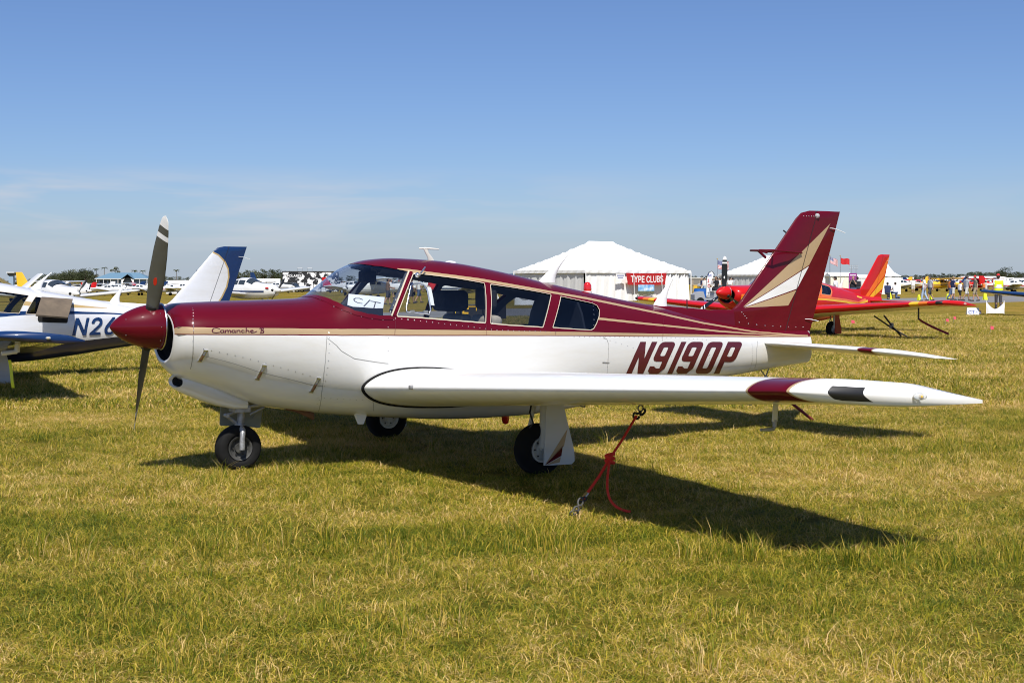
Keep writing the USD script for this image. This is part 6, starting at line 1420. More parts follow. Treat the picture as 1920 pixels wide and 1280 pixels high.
for k, px_ in enumerate((1596, 1605)):
    am = thing('aerial_mast', 'thin radio mast rising above the purple banner, %s' % ('the nearer its centre' if k == 0 else 'over its edge'), 'mast', at(px_, 140))
    emit('mast', tube([(0, 0, 0), (0, 0, 3.1)], .022, 6), LOOK['worn_metal'], am)
    for z in (2.75, 3.0): emit('cross_arm', cat(tube([(-.22, 0, z), (.22, 0, z)], .012, 6), *[tube([(x, 0, z - .08), (x, 0, z + .12)], .010, 6) for x in (-.2, 0, .2)]), LOOK['worn_metal'], am)

# ------------------------------------------------------------------ small signs and markers on the grass
sgn = thing('a_frame_sign', 'white folding ground sign lettered CT-2 on the grass', 'sign', at(1823, 55.7), -.12)
for k, sg_ in enumerate((1, -1)):
    emit('board', sheet_mesh(np.array([[[-.24 + .48 * a + .03 * (1 - r), -.02 * sg_ - .16 * sg_ * r, .30 * (1 - r)] for r in (0, 1)] for a in (0, 1)]), .008), LOOK['paper'], sgn)
m = flat_text('CT-2', .15, .012, True); m.apply_transform(trimesh.transformations.rotation_matrix(1.08, [1, 0, 0])); m.apply_translation((-.20, -.160, .070)); emit('lettering', m, col('ink_blue', (.05, .09, .32), .6), sgn)
def sling(label, px, dist, w, h, yaw):
    t = thing('sling_banner', label, 'banner', at(px, dist), yaw)
    G = [[[w * (a - .5) + .03 * math.sin(r * 5) * (a - .5), -.10 * math.sin(math.pi * a) * r - .06 * math.sin(7 * a), (h * (1 - .62 * math.sin(math.pi * a) ** .8)) * (1 - r) + .03 * r] for r in np.linspace(0, 1, 6)] for a in np.linspace(0, 1, 17)]
    emit('cloth', sheet_mesh(np.array(G), .01), LOOK['white_plain'], t, smooth=50)
    for x in (-w / 2, w / 2): emit('stake', tube([(x, .0, 0), (x, 0, h + .03)], .014, 6), LOOK['white_plain'], t)
    return t
sling('white sling banner sagging between two stakes under the navy wing', 1866, 57.4, .78, .56, .05)
sling('broad white sling banner seen through the rear cabin window', 985, 82, 1.35, .80, .25)
sling('narrow white sling banner seen through the rear cabin window', 940, 88, .50, .62, .1)
fs = thing('a_frame_sign', 'white folding ground sign seen through the middle cabin window', 'sign', at(854, 74), .1)
for sg_ in (1, -1):
    emit('board', sheet_mesh(np.array([[[-.20 + .40 * a, -.02 * sg_ - .14 * sg_ * r, .46 * (1 - r)] for r in (0, 1)] for a in (0, 1)]), .008), LOOK['paper'], fs)
txs = thing('taxiway_sign', 'black taxiway sign with a yellow letter and border seen through the cabin', 'sign', at(893, 49), .0)
emit('cabinet', rbox(-1.10, 1.10, -.07, .07, .12, .66, .02), LOOK['black_trim'], txs)
yl = col('sign_yellow', (.75, .42, .01), .5)
m = flat_text('F', .36, .006, True); m.apply_transform(np.array([[1, 0, 0, 0], [0, 0, -1, 0], [0, 1, 0, 0], [0, 0, 0, 1.0]])); emit('letter', moved(m, (-.55, -.072, .16)), yl, txs)
for b_ in ((-.78, .02, .56, .59), (-.01, .02, .42, .56), (-.78, -.75, .16, .56)): emit('border', bx(b_[0], b_[1], -.078, -.070, b_[2], b_[3]), yl, txs)
for x in (-.8, .8): emit('foot', tube([(x, 0, 0), (x, 0, .14)], .04, 8), LOOK['worn_metal'], txs)
mfk = thing('marker_flag', 'small pink wire marker flag in the grass near the red wheel', 'flag', at(1595, 3763 / (618 - 526.5)), 0, 'pink marker flags in the grass')
emit('wire', tube([(0, 0, 0), (.02, 0, .24)], .004, 5), LOOK['worn_metal'], mfk)
emit('pennant', sheet_mesh(np.array([[[.02 + .10 * a, .012 * math.sin(a * 5), .24 - .09 * r - .02 * a] for r in (0, 1)] for a in np.linspace(0, 1, 5)]), .003), LOOK['pink_flag'], mfk)
for px_, py_, lab in ((1773, 615, 'pink wire marker flag in front of the red wing tip'), (1787, 610, 'furthest pink wire marker flag, just beyond the other near the red wing tip'), (1856, 632, 'pink wire marker flag nearest the right-hand edge, beside pale straw')):
    copy_of(mfk, lab, at(px_, 3763 / (py_ - 526.5)), .4)
for px_, d_, lab in ((1723, 97, 'yellow folding marker on the far taxiway edge beside the man in pale jeans'), (1746, 99, 'yellow folding marker behind the man in dark shorts'), (1777, 104, 'yellow folding marker beside the woman with the navy top'), (1847, 100, 'large yellow folding marker in front of the person with an orange pack'), (1668, 104, 'yellow folding marker behind the red fin beside a kneeling man')):
    w_ = 1.5 if px_ in (1847, 1668) else 1.0
    c = thing('yellow_marker', lab, 'marker', at(px_, d_), .3)
    for sg_ in (1, -1): emit('panel', sheet_mesh(np.array([[[(-.10 + .20 * a) * w_ * (1 - .35 * (1 - r)), sg_ * (.02 + .10 * r), .42 * (1 - r) * (w_ ** .5)] for r in (0, 1)] for a in (0, 1)]), .01), LOOK['yellow_tag'], c)
# ------------------------------------------------------------------ people
W_ = LOOK['white_plain']
c_ = lambda n, r: col('cloth_' + n, r, .85, var=.12, scale=12)
grey, dkgrey, navyc, khaki, olive, jeans, pale_j, blackc, redc, orange, hiv, stone = c_('grey', (.33, .34, .36)), c_('charcoal', (.05, .05, .06)), c_('navy', (.02, .03, .09)), c_('khaki', (.36, .29, .18)), c_('olive', (.15, .15, .11)), c_('jeans', (.07, .11, .2)), c_('pale_jeans', (.36, .45, .56)), c_('black', (.015, .015, .017)), c_('red', (.48, .02, .025)), c_('orange', (.75, .19, .03)), c_('hi_vis', (.62, .78, .02)), c_('stone', (.6, .58, .52))
PP = [  # px, dist, facing, label, shirt, legs, extra
    (1733, 94, 2.8, 'man in white shirt, pale jeans and dark cap walking on the taxiway', W_, pale_j, dict(hat=blackc, long_legs=True, stride=.22)),
    (1744, 95, 3.3, 'man in grey shirt and dark shorts walking beside the one in white', grey, dkgrey, dict(hat=dkgrey, stride=.30)),
    (1787, 98, .2, 'woman in navy top and white shorts on the taxiway', navyc, stone, dict(stride=.24, arms='hips', hair=(.25, .17, .08))),
    (1782, 102, .1, 'person in long blue jeans half hidden behind the navy top', orange, jeans, dict(long_legs=True, stride=.3, h=1.62)),
    (1800, 97, .2, 'small person in white shirt and black shorts between two adults', W_, blackc, dict(stride=.2, h=1.40, hat=redc)),
    (1812, 95, .15, 'tall man in grey shirt and white shorts striding along the taxiway', grey, stone, dict(stride=.34, hat=dkgrey, h=1.8)),
    (1829, 93, 3.0, 'man with red cap, olive shirt and khaki shorts on the taxiway', olive, khaki, dict(stride=.25, hat=redc, h=1.78)),
    (1848, 101, .2, 'person with an orange backpack and dark shorts by the large yellow marker', stone, dkgrey, dict(stride=.2, h=1.5, bag=orange, hat=stone)),
    (1872, 68, 1.5, 'marshal in fluorescent yellow vest and red and white cap behind the navy wing', W_, dkgrey, dict(vest=hiv, hat=redc, long_legs=True, stride=.08, h=1.76)),
    (1600, 90, 4.3, 'photographer in black shirt holding a camera before the purple banner', blackc, jeans, dict(arms='camera', stride=.08, h=1.76)),
    (1608, 92, 1.6, 'person with a dark backpack beside the photographer', grey, dkgrey, dict(bag=blackc, stride=.1, h=1.74)),
    (1567, 78, 2.6, 'man in white shirt and dark cap behind the red fuselage', W_, khaki, dict(hat=blackc, stride=.15, h=1.68)),
    (1679, 108, 1.9, 'kneeling man in white shirt and blue jeans on the taxiway edge', W_, jeans, dict(kneel=True, long_legs=True, arms='forward')),
    (1664, 103, 1.0, 'person in dark clothes bending by the yellow marker behind the red fin', navyc, dkgrey, dict(kneel=True, arms='forward')),
    (1712, 150, 4.6, 'far person in white with both arms stretched out', W_, stone, dict(arms='wide', hat=W_, stride=.05)),
    (811, 92, 4.9, 'man in red shirt seen through the cabin above the head rest', redc, dkgrey, dict(stride=.06, arms='hips')),
    (820, 95, 4.4, 'person in dark clothing beside the red shirt, seen through the cabin', blackc, jeans, dict(stride=.1, long_legs=True)),
    (771, 92, .3, 'person in navy shirt seen through the front cabin window', navyc, dkgrey, dict(stride=.28)),
    (785, 95, .4, 'person in white shirt and blue shorts seen through the front cabin window', W_, jeans, dict(stride=.3)),
    (727, 88, .3, 'person in brown shirt seen through the windscreen', c_('brown', (.16, .10, .06)), dkgrey, dict(stride=.25, arms='forward')),
    (1344, 88, 3.4, 'person standing by the carts between tent and red propeller', blackc, khaki, dict(stride=.1)),
    (480, 232, 2.0, 'person in yellow vest near the camouflage stand', hiv, dkgrey, dict(stride=.1)),
    (522, 236, 4.0, 'person in red and white beside the camouflage stand', redc, W_, dict(stride=.1)),
]
walkers = []
for px_, d_, fc, lab, sh_, lg_, kw in PP:
    g_ = at(px_, d_)
    walkers.append(person(lab, g_, fc, sh_, lg_, skin_c=(.42, .24, .16) if (px_ * 7) % 3 else (.30, .17, .11), **kw))
rng = random.Random(5)
CROWDS = [(34, 105, 285, 290, 420, 'distant onlooker in the crowd before the blue-roofed building', 'crowd before the blue-roofed building'), (16, 300, 400, 230, 340, 'distant visitor between the propeller and the silver fin', 'visitors behind the silver fin'),
          (18, 425, 540, 236, 330, 'distant visitor in the stalls left of the camouflage stand', 'visitors by the camouflage stand'), (26, 640, 1010, 120, 240, 'distant visitor seen through the cabin of the maroon aeroplane', 'visitors seen through the cabin'),
          (14, 1310, 1400, 120, 220, 'distant visitor in the gap between the two white tents', 'visitors between the tents'), (24, 1690, 1915, 200, 330, 'distant visitor walking among the parked aeroplanes near the woods', 'visitors among the far parked aeroplanes')]
for n_p, xa, xb, da, db, lab, gr in CROWDS:
    for k in range(n_p):
        src = walkers[rng.choice([0, 1, 2, 5, 6, 15, 17, 18, 19, 21, 22])]
        copy_of(src, lab, at(rng.uniform(xa, xb), rng.uniform(da, db)), rng.random() * 6.28, gr, 1.0)

# ------------------------------------------------------------------ carts, cars and gear
def golf_cart(label, px, dist, yaw, bodyc, roofc, roof=True):
    t = thing('golf_cart', label, 'golf cart', at(px, dist), yaw)
    prof = Polygon([(-1.15, .30), (-1.15, .62), (-.95, .78), (-.62, .82), (-.50, .42), (.0, .40), (.05, .72), (.55, .74), (.6, .95), (.75, .95), (.80, .70), (1.15, .68), (1.15, .30)])
    b_ = plate(prof, 1.0); b_.apply_transform(np.array([[1, 0, 0, 0], [0, 0, 1, -.5], [0, 1, 0, 0], [0, 0, 0, 1.0]])); emit('body', b_, bodyc, t)
    emit('seat', cat(rbox(.02, .56, -.48, .48, .72, .84, .04), rbox(.55, .68, -.48, .48, .90, 1.2, .04)), LOOK['seat_beige'], t, smooth=40)
    if roof: emit('roof', rbox(-.85, .95, -.55, .55, 1.78, 1.85, .03), roofc, t, smooth=40)
    for x in (-.72, .72) if roof else ():
        for y in (-.48, .48): emit('post', tube([(x * 1.0, y, .75), (x * .95, y, 1.8)], .02, 6), LOOK['black_trim'], t)
    for x in (-.8, .8):
        for y in (-.5, .5): emit('wheel', moved(lathe([(.05, -.08), (.20, -.09), (.23, -.05), (.23, .05), (.20, .09), (.05, .08)], 18, 'y'), (x, y, .23)), LOOK['rubber'], t, smooth=40)
    if roof: emit('windscreen', bx(-.80, -.785, -.46, .46, .85, 1.7), LOOK['window_glass'], t)
    else: emit('load', rbox(.1, .9, -.4, .4, .74, 1.05, .05), LOOK['seat_black'], t, smooth=40)
    return t
golf_cart('grey open utility cart with a dark load nearest the tent', 1334, 80, .1, col('cart_grey', (.30, .31, .32), .5), LOOK['black_trim'], False)
golf_cart('silver open utility cart parked behind the grey one', 1352, 92, .2, col('cart_silver', (.55, .56, .57), .4), LOOK['white_plain'], False)
golf_cart('yellow utility cart beside the camouflage stand', 507, 228, .3, LOOK['yellow_gloss'], LOOK['black_trim'])
for px_, lab in ((1309.5, 'blue plastic barrel nearest the tent corner'), (1315.5, 'blue plastic barrel beside the grey golf cart')):
    t = thing('barrel', lab, 'barrel', at(px_, 84)); emit('drum', lathe([(.24, 0), (.29, .04), (.30, .30), (.29, .33), (.30, .36), (.30, .62), (.29, .65), (.30, .68), (.29, .92), (.25, .95)], 20), col('barrel_blue', (.02, .12, .42), .45), t, smooth=40); emit('lid', lathe([(.26, .95), (.26, .98), (.05, .985)], 20), LOOK['black_trim'], t)
yb = thing('crate', 'yellow upright crate against the tent corner', 'crate', at(1303, 86)); emit('box', rbox(-.13, .13, -.2, .2, .0, 1.15, .03), LOOK['yellow_gloss'], yb); emit('lid', rbox(-.15, .15, -.22, .22, 1.15, 1.22, .02), LOOK['tan_gold'], yb)
tb = thing('folding_table', 'grey folding table heaped with gear between tent and red propeller', 'table', at(1355, 82), .05)
emit('top', rbox(-.9, .9, -.38, .38, .70, .75, .02), col('cart_grey', (.30, .31, .32), .5), tb)
for x in (-.8, .8):
    for y in (-.3, .3): emit('leg', tube([(x, y, 0), (x, y, .7)], .018, 6), LOOK['worn_metal'], tb)
for k, (x, w_, h_, c) in enumerate(((-.55, .5, .28, LOOK['white_plain']), (.05, .45, .20, LOOK['seat_black']), (.55, .42, .34, LOOK['off_white']))):
    bxn = thing('gear_box', ['white box at the end of the folding table', 'black bag in the middle of the folding table', 'off-white bin on the folding table'][k], 'box', at(1355, 82) + [x, .05 * x, .75], .05); emit('case', rbox(-w_ / 2, w_ / 2, -.2, .2, 0, h_, .03), c, bxn, smooth=40); emit('handle', tube([(-.08, -.21, h_ * .6), (-.08, -.24, h_ * .6), (.08, -.24, h_ * .6), (.08, -.21, h_ * .6)], .01, 6), LOOK['black_trim'], bxn)
def car(label, px, dist, yaw, c, name='parked_car', cat_='car', h=1.45, L=4.5, group=None):
    t = thing(name, label, cat_, at(px, dist), yaw, group)
    lower = Polygon([(-L / 2, .35), (-L / 2, .70), (-L / 2 + .25, .80), (-L * .22, .92), (L * .46, .95), (L / 2, .85), (L / 2, .35)])
    cab = Polygon([(-L * .24, .90), (-L * .07, h - .06), (.0, h), (L * .33, h - .02), (L * .45, .93)])
    for nm, pg, w, m_ in (('body', lower, 1.72, c), ('cabin', cab, 1.50, c)):
        b_ = plate(pg.buffer(-.04).buffer(.04), w); b_.apply_transform(np.array([[1, 0, 0, 0], [0, 0, 1, -w / 2], [0, 1, 0, 0], [0, 0, 0, 1.0]])); emit(nm, b_, m_, t)
    gl = col('far_glass', (.03, .04, .05), .08)
    for sg_ in (1, -1):
        for pg in (Polygon([(-L * .20, .95), (-L * .07, h - .12), (L * .10, h - .10), (L * .10, .95)]), Polygon([(L * .13, .95), (L * .13, h - .10), (L * .31, h - .12), (L * .40, .96)])):
            g_ = plate(pg, .01); g_.apply_transform(np.array([[1, 0, 0, 0], [0, 0, 1, sg_ * .755 - .005], [0, 1, 0, 0], [0, 0, 0, 1.0]])); emit('side_window', g_, gl, t)
    ws = np.array([[-L * .235, -.66, .93], [-L * .235, .66, .93], [-L * .075, .66, h - .09], [-L * .075, -.66, h - .09]]); emit('windscreen', trimesh.convex.convex_hull(np.vstack([ws + [-.02, 0, .01], ws + [.02, 0, -.02]])), gl, t)
    for x in (-L * .31, L * .31):
        for y in (-.78, .78):
            w_ = emit('wheel', moved(lathe([(.05, -.09), (.30, -.10), (.33, -.06), (.33, .06), (.30, .10), (.05, .09)], 20, 'y'), (x, y, .33)), LOOK['rubber'], t, smooth=40)
            emit('hubcap', moved(lathe([(.02, -.11), (.2, -.105), (.2, .105), (.02, .11)], 16, 'y'), (x, y, .33)), LOOK['aluminium'], w_, smooth=40)
    for y in (-.6, .6):
        emit('headlight', moved(rbox(-.04, .04, -.16, .16, -.06, .06, .03), (-L / 2 + .02, y, .68)), LOOK['clear_lens'], t)
    return t
car('dark grey estate car in front of the camouflage stand', 548, 222, 2.75, col('car_grey', (.07, .075, .085), .3, coat=.6), h=1.62, L=4.7)
car('dark car far off among the parked aeroplanes near the woods', 1774, 250, .15, col('car_dark', (.03, .035, .045), .3, coat=.6))
for px_, d_, n_c, lab in ((172, 330, (.6, .6, .6), 'pale car far off beside the red-striped aeroplane'), (292, 340, (.5, .04, .04), 'red car far off behind the propeller'), (1700, 300, (.45, .46, .5), 'silver car far off beyond the person with outstretched arms'), (1758, 310, (.05, .10, .28), 'blue car far off beside the cream canopy')):
    car(lab, px_, d_, .2 if px_ > 900 else 2.9, col('car_%d' % px_, n_c, .3, coat=.5))
far_car = car('white estate car far off below the blue-roofed building', 214, 320, .3, col('car_white', (.7, .7, .7), .3, coat=.5))
for px_, d_, yw_, lab in ((120, 340, 2.8, 'white estate car far off left of the blue-roofed building'), (440, 300, .2, 'white estate car far off right of the navy rudder'), (512, 310, 2.9, 'white estate car far off behind the yellow cart'), (690, 260, .1, 'white estate car far off seen through the windscreen'), (880, 270, 3.0, 'white estate car far off seen through the middle window'), (1330, 260, .2, 'white estate car far off between the two tents'), (1715, 330, .1, 'white estate car far off behind the outstretched arms'), (1815, 340, 3.0, 'white estate car far off before the long marquee'), (1862, 300, .2, 'white estate car far off left of the white truck')):
    copy_of(far_car, lab, at(px_, d_), yw_)
tk = thing('box_truck', 'white truck parked at the far side of the field behind the marshal', 'truck', at(1884, 205), math.pi - .05)
emit('cab', rbox(-1.15, .0, -.9, .9, .55, 1.95, .12), LOOK['white_plain'], tk, smooth=40)
emit('cargo_box', rbox(.05, 1.5, -.95, .95, .65, 2.0, .05), LOOK['white_plain'], tk, smooth=40)
emit('chassis', bx(-1.1, 1.5, -.6, .6, .38, .55), LOOK['black_trim'], tk)
for sg_ in (1, -1): emit('side_window', rbox(-.95, -.35, sg_ * .905 - .01, sg_ * .905 + .01, 1.3, 1.75, .008), col('far_glass', (.03, .04, .05), .08), tk)
emit('windscreen', rbox(-1.165, -1.14, -.75, .75, 1.25, 1.8, .01), col('far_glass', (.03, .04, .05), .08), tk)
for x in (-.7, 1.0):
    for y in (-.8, .8): emit('wheel', moved(lathe([(.05, -.12), (.33, -.13), (.36, -.08), (.36, .08), (.33, .13), (.05, .12)], 20, 'y'), (x, y, .36)), LOOK['rubber'], tk, smooth=40)
mat('camo_print', {'tc': ('texture_coordinate', {}), 'nz': ('noise_texture', {'scale': 1.05, 'detail': 5.0, 'roughness': .55, 'distortion': .5}), 'rp': ('rgb_ramp', {'interpolate': False, 'ramp': [(0.0, (.015, .015, .017)), (.50, (.015, .015, .017)), (.515, (.30, .30, .31)), (.545, (.78, .78, .78))]}), 'p': ('principled_bsdf', {'roughness': .6})},
    [('tc.object', 'nz.vector'), ('nz.fac', 'rp.fac'), ('rp.color', 'p.base_color')], 'p.BSDF')
cs = thing('display_stand', 'black and white camouflage exhibition stand lettered POLARIS', 'stand', at(583, 230), .04)
emit('wall', rbox(-4.7, 4.7, -1.3, 1.3, .0, 3.45, .04), LOOK['camo_print'], cs)
emit('top_rail', cat(tube([(-4.75, -1.35, 3.5), (4.75, -1.35, 3.5)], .06, 8), tube([(-4.75, -1.35, 0), (-4.75, -1.35, 3.5)], .06, 8), tube([(4.75, -1.35, 0), (4.75, -1.35, 3.5)], .06, 8)), LOOK['black_trim'], cs)
m = flat_text('POLARIS', .42, .01, True); m.apply_transform(np.array([[1, 0, 0, 0], [0, 0, -1, 0], [0, 1, 0, 0], [0, 0, 0, 1.0]])); emit('lettering', moved(m, (-4.0, -1.32, 2.55)), LOOK['white_plain'], cs)
emit('roof_frame', cat(*[tube([(x, 0, 3.4), (x, 0, 4.1)], .03, 6) for x in (-2.3, -1.5, -.6, .2)], tube([(-2.3, 0, 4.1), (-1.5, 0, 4.1)], .03, 6), tube([(-.6, 0, 4.1), (.2, 0, 4.1)], .03, 6)), LOOK['worn_metal'], cs)

# ------------------------------------------------------------------ parked aeroplanes further off
SW, NV = LOOK['silver_white'], LOOK['navy_gloss']
small_plane('parked_aeroplane', 'white vee-tailed aeroplane parked beyond the silver one', 'aeroplane', at(97, 76), math.pi - .75, LOOK['white_gloss'], SW, LOOK['white_gloss'], vtail=True, s=1.10)
small_plane('parked_aeroplane', 'white low-wing aeroplane with navy stripe facing the camera behind the navy rudder', 'aeroplane', at(462, 86), math.pi - .62, LOOK['white_gloss'], NV, LOOK['white_gloss'], s=1.12, cowl_light=True, fin_col=NV)
small_plane('parked_aeroplane', 'white high-wing aeroplane with a yellow fin behind the vee tail', 'aeroplane', at(116, 128), math.pi - .05, LOOK['white_gloss'], LOOK['yellow_gloss'], LOOK['white_gloss'], high=True, fin_col=LOOK['yellow_gloss'], fin_h=2.7, s=1.05)
small_plane('parked_aeroplane', 'white and red low-wing aeroplane parked before the blue-roofed building', 'aeroplane', at(165, 212), .05, LOOK['white_gloss'], LOOK['red_gloss'], LOOK['white_gloss'], stripe_z=(.72, .92), fin_h=2.2)
for px_, d_, yw, hi, fc, lab in ((222, 214, .08, False, NV, 'white low-wing aeroplane with a navy fin before the blue-roofed building'), (240, 236, .1, True, LOOK['white_gloss'], 'white high-wing aeroplane far off beside the propeller'), (190, 250, 2.9, True, LOOK['red_gloss'], 'white high-wing aeroplane with a red fin far off'), (345, 214, math.pi, False, LOOK['red_gloss'], 'white aeroplane with red-tipped fin seen behind the silver fin'), (35, 132, math.pi - .1, False, LOOK['black_trim'], 'white aeroplane with a black fin at the left-hand edge'),
                                 (700, 118, .35, True, LOOK['white_gloss'], 'white high-wing aeroplane seen through the windscreen'), (770, 150, .25, False, LOOK['white_gloss'], 'white low-wing aeroplane seen through the front cabin window'), (868, 112, .15, False, NV, 'white and navy aeroplane seen through the middle cabin window'), (660, 160, 2.7, False, LOOK['red_gloss'], 'white aeroplane with red fin seen through the windscreen'),
                                 (1700, 236, .1, False, LOOK['red_gloss'], 'red-finned aeroplane far off beyond the taxiway'), (1800, 225, .2, False, LOOK['red_gloss'], 'aeroplane with red stripe far off behind the striding man'), (1850, 236, 3.0, False, LOOK['orange_gloss'], 'orange-finned aeroplane far off behind the yellow marker'), (1735, 262, 2.9, True, NV, 'high-wing aeroplane with navy fin far off behind the walkers'), (1668, 240, .1, True, LOOK['yellow_gloss'], 'yellow-finned aeroplane far off behind the red fin'), (1912, 220, .1, False, LOOK['red_gloss'], 'aeroplane with red fin far off at the right-hand edge')):
    small_plane('parked_aeroplane', lab, 'aeroplane', at(px_, d_), yw, LOOK['white_gloss'] if (px_ not in (1700, 1636)) else LOOK['red_gloss'], fc, LOOK['white_gloss'] if px_ not in (1636,) else LOOK['red_gloss'], high=hi, fin_col=fc)
for k, (px_, d_, yw, hi, body_, fc_, lab) in enumerate((
    (128, 196, .12, False, 'white_gloss', 'red_gloss', 'white low-wing aeroplane with red trim nearest the vee tail'), (148, 258, .1, True, 'white_gloss', 'navy_gloss', 'white high-wing aeroplane with navy trim far off left of the blue roof'), (205, 190, 3.0, False, 'white_gloss', 'silver_white', 'all-white low-wing aeroplane below the blue-roofed building'),
    (262, 196, .1, False, 'white_gloss', 'navy_gloss', 'white aeroplane with a triangular navy fin close to the propeller blade'), (282, 260, 2.9, True, 'white_gloss', 'red_gloss', 'white high-wing aeroplane just left of the propeller blade'), (78, 190, .2, True, 'white_gloss', 'navy_gloss', 'white high-wing aeroplane behind the vee tail'), (8, 170, 2.9, False, 'white_gloss', 'black_trim', 'black and white aeroplane nose at the left-hand edge of the field'),
    (318, 190, .2, False, 'white_gloss', 'red_gloss', 'white aeroplane with a red-tipped fin right of the propeller blade'), (430, 240, .1, True, 'white_gloss', 'navy_gloss', 'white high-wing aeroplane hidden in part by the navy rudder'), (640, 200, .2, True, 'white_gloss', 'red_gloss', 'white high-wing aeroplane before the windscreen slope'),
    (735, 200, 2.8, True, 'white_gloss', 'navy_gloss', 'white high-wing aeroplane far off behind the windscreen post'), (800, 190, .1, False, 'silver_white', 'red_gloss', 'silver aeroplane with red fin far off behind the front cabin window'), (905, 190, .3, True, 'navy_gloss', 'white_gloss', 'dark blue high-wing aeroplane far off behind the head rest'), (960, 200, 2.9, False, 'white_gloss', 'navy_gloss', 'white aeroplane far off behind the rear cabin window'),
    (1720, 190, 2.8, False, 'red_gloss', 'white_gloss', 'dark red low-wing aeroplane behind the first pair of walkers'), (1765, 180, .2, True, 'yellow_gloss', 'navy_gloss', 'yellow high-wing aeroplane behind the navy top'), (1830, 182, .1, True, 'red_gloss', 'white_gloss', 'red high-wing aeroplane behind the man with the red cap'), (1690, 175, .15, False, 'white_gloss', 'yellow_gloss', 'white aeroplane with yellow fin right of the red fin'), (1902, 160, 2.9, False, 'white_gloss', 'red_gloss', 'white aeroplane with red trim above the navy wing'))):
    small_plane('parked_aeroplane', lab, 'aeroplane', at(px_, d_), yw, LOOK[body_], LOOK[fc_], LOOK[body_], high=hi, fin_col=LOOK[fc_], s=.95)
far_fin = small_plane('parked_aeroplane', 'aeroplane with a tall red white and blue fin behind the navy-striped one', 'aeroplane', at(520, 205), math.pi - .1, LOOK['white_gloss'], NV, LOOK['white_gloss'], fin_col=NV, fin_h=3.2)

# ------------------------------------------------------------------ buildings
bw = thing('pavilion_building', 'pale blue building with a blue hipped roof and white gabled porch', 'building', at(234, 600), .0)
blue_wall, blue_roof = col('wall_blue', (.25, .34, .45), .7, var=.05), col('roof_blue', (.11, .20, .28), .5, var=.08)
emit('wall', bx(-10.6, 10.6, -4, 4, 0, 4.6), blue_wall, bw)
emit('roof', loft([[[-12, -5.4, 4.6], [12, -5.4, 4.6], [12, 5.4, 4.6], [-12, 5.4, 4.6]], [[-6.5, -.05, 7.2], [6.5, -.05, 7.2], [6.5, .05, 7.2], [-6.5, .05, 7.2]]], True), blue_roof, bw)
emit('eave_board', bx(-12.0, 12.0, -5.42, -5.30, 4.35, 4.62), LOOK['white_plain'], bw)
for k in range(9):
    x = -9.4 + k * 1.9
    if 0 < x < 6.2: continue
    w_ = emit('window', bx(x - .62, x + .62, -4.06, -3.99, 2.6, 3.9), col('far_glass', (.03, .04, .05), .08), bw)
    emit('frame', cat(bx(x - .7, x + .7, -4.07, -4.0, 2.48, 2.6), bx(x - .7, x + .7, -4.07, -4.0, 3.9, 4.0)), LOOK['white_plain'], w_)
for k in range(8): emit('post', bx(-11.4 + k * 3.25, -11.2 + k * 3.25, -5.2, -5.0, 0, 4.4), LOOK['white_plain'], bw)
pg = Polygon([(0.3, 0), (0.3, 4.4), (3.1, 6.4), (5.9, 4.4), (5.9, 0), (5.2, 0), (5.2, 3.2), (4.2, 4.9), (3.1, 5.3), (2.0, 4.9), (1.0, 3.2), (1.0, 0)]); m = plate(pg, .5); m.apply_transform(np.array([[1, 0, 0, 0], [0, 0, 1, -6.4], [0, 1, 0, 0], [0, 0, 0, 1.0]])); pch = emit('porch', m, LOOK['white_plain'], bw)
emit('porch_roof', loft([[[-.1, y, 4.25], [3.1, y, 6.75], [6.3, y, 4.25], [6.0, y, 4.25], [3.1, y, 6.45], [.2, y, 4.25]] for y in (-6.6, -2.0)], True), blue_roof, pch)
emit('porch_glass', bx(1.0, 5.2, -5.7, -5.6, 2.2, 5.0), col('far_glass', (.03, .04, .05), .08), pch)
hg = thing('hangar_building', 'long low hangar with a white roof far off behind the red fin', 'building', at(1735, 620), .0)
emit('wall', bx(-20, 17, -5, 5, 0, 1.7), col('wall_tan', (.30, .26, .21), .8, var=.2, scale=.5), hg)
emit('roof', bx(-16.5, -9.5, -5.4, 5.4, 1.7, 2.9), LOOK['white_plain'], hg)
for k in range(12): emit('door_bay', bx(-18.8 + k * 3, -16.8 + k * 3, -5.05, -4.98, .1, 1.4), col('bay_grey', (.20, .19, .17), .8), hg)
h2 = thing('hangar_building', 'low tan hangar row far off between the tent and the feather flag', 'building', at(1345, 520), .0)
emit('wall', bx(-11, 16, -5, 5, 0, 2.3), col('wall_tan', (.30, .26, .21), .8, var=.2, scale=.5), h2)
emit('roof', bx(-11.3, 16.3, -5.3, 5.3, 2.3, 2.7), LOOK['off_white'], h2)
for k in range(8): emit('door_bay', bx(-10 + k * 3.1, -7.8 + k * 3.1, -5.05, -4.98, .1, 1.9), col('bay_grey', (.20, .19, .17), .8), h2)
ct_ = thing('control_tower', 'slim pale blue control tower far off at the left-hand edge', 'tower', at(22, 560), .0)
emit('shaft', loft([[[x * k, y * k, z] for x, y in ((-1, -1), (1, -1), (1, 1), (-1, 1))] for k, z in ((1.1, 0), (.9, 6.2))], True), blue_wall, ct_)
emit('cab', loft([[[x * k, y * k, z] for x, y in ((-1, -1), (1, -1), (1, 1), (-1, 1))] for k, z in ((1.2, 6.2), (1.5, 7.3))], True), col('far_glass', (.03, .04, .05), .08), ct_)
emit('roof', bx(-1.7, 1.7, -1.7, 1.7, 7.3, 7.6), LOOK['white_plain'], ct_)

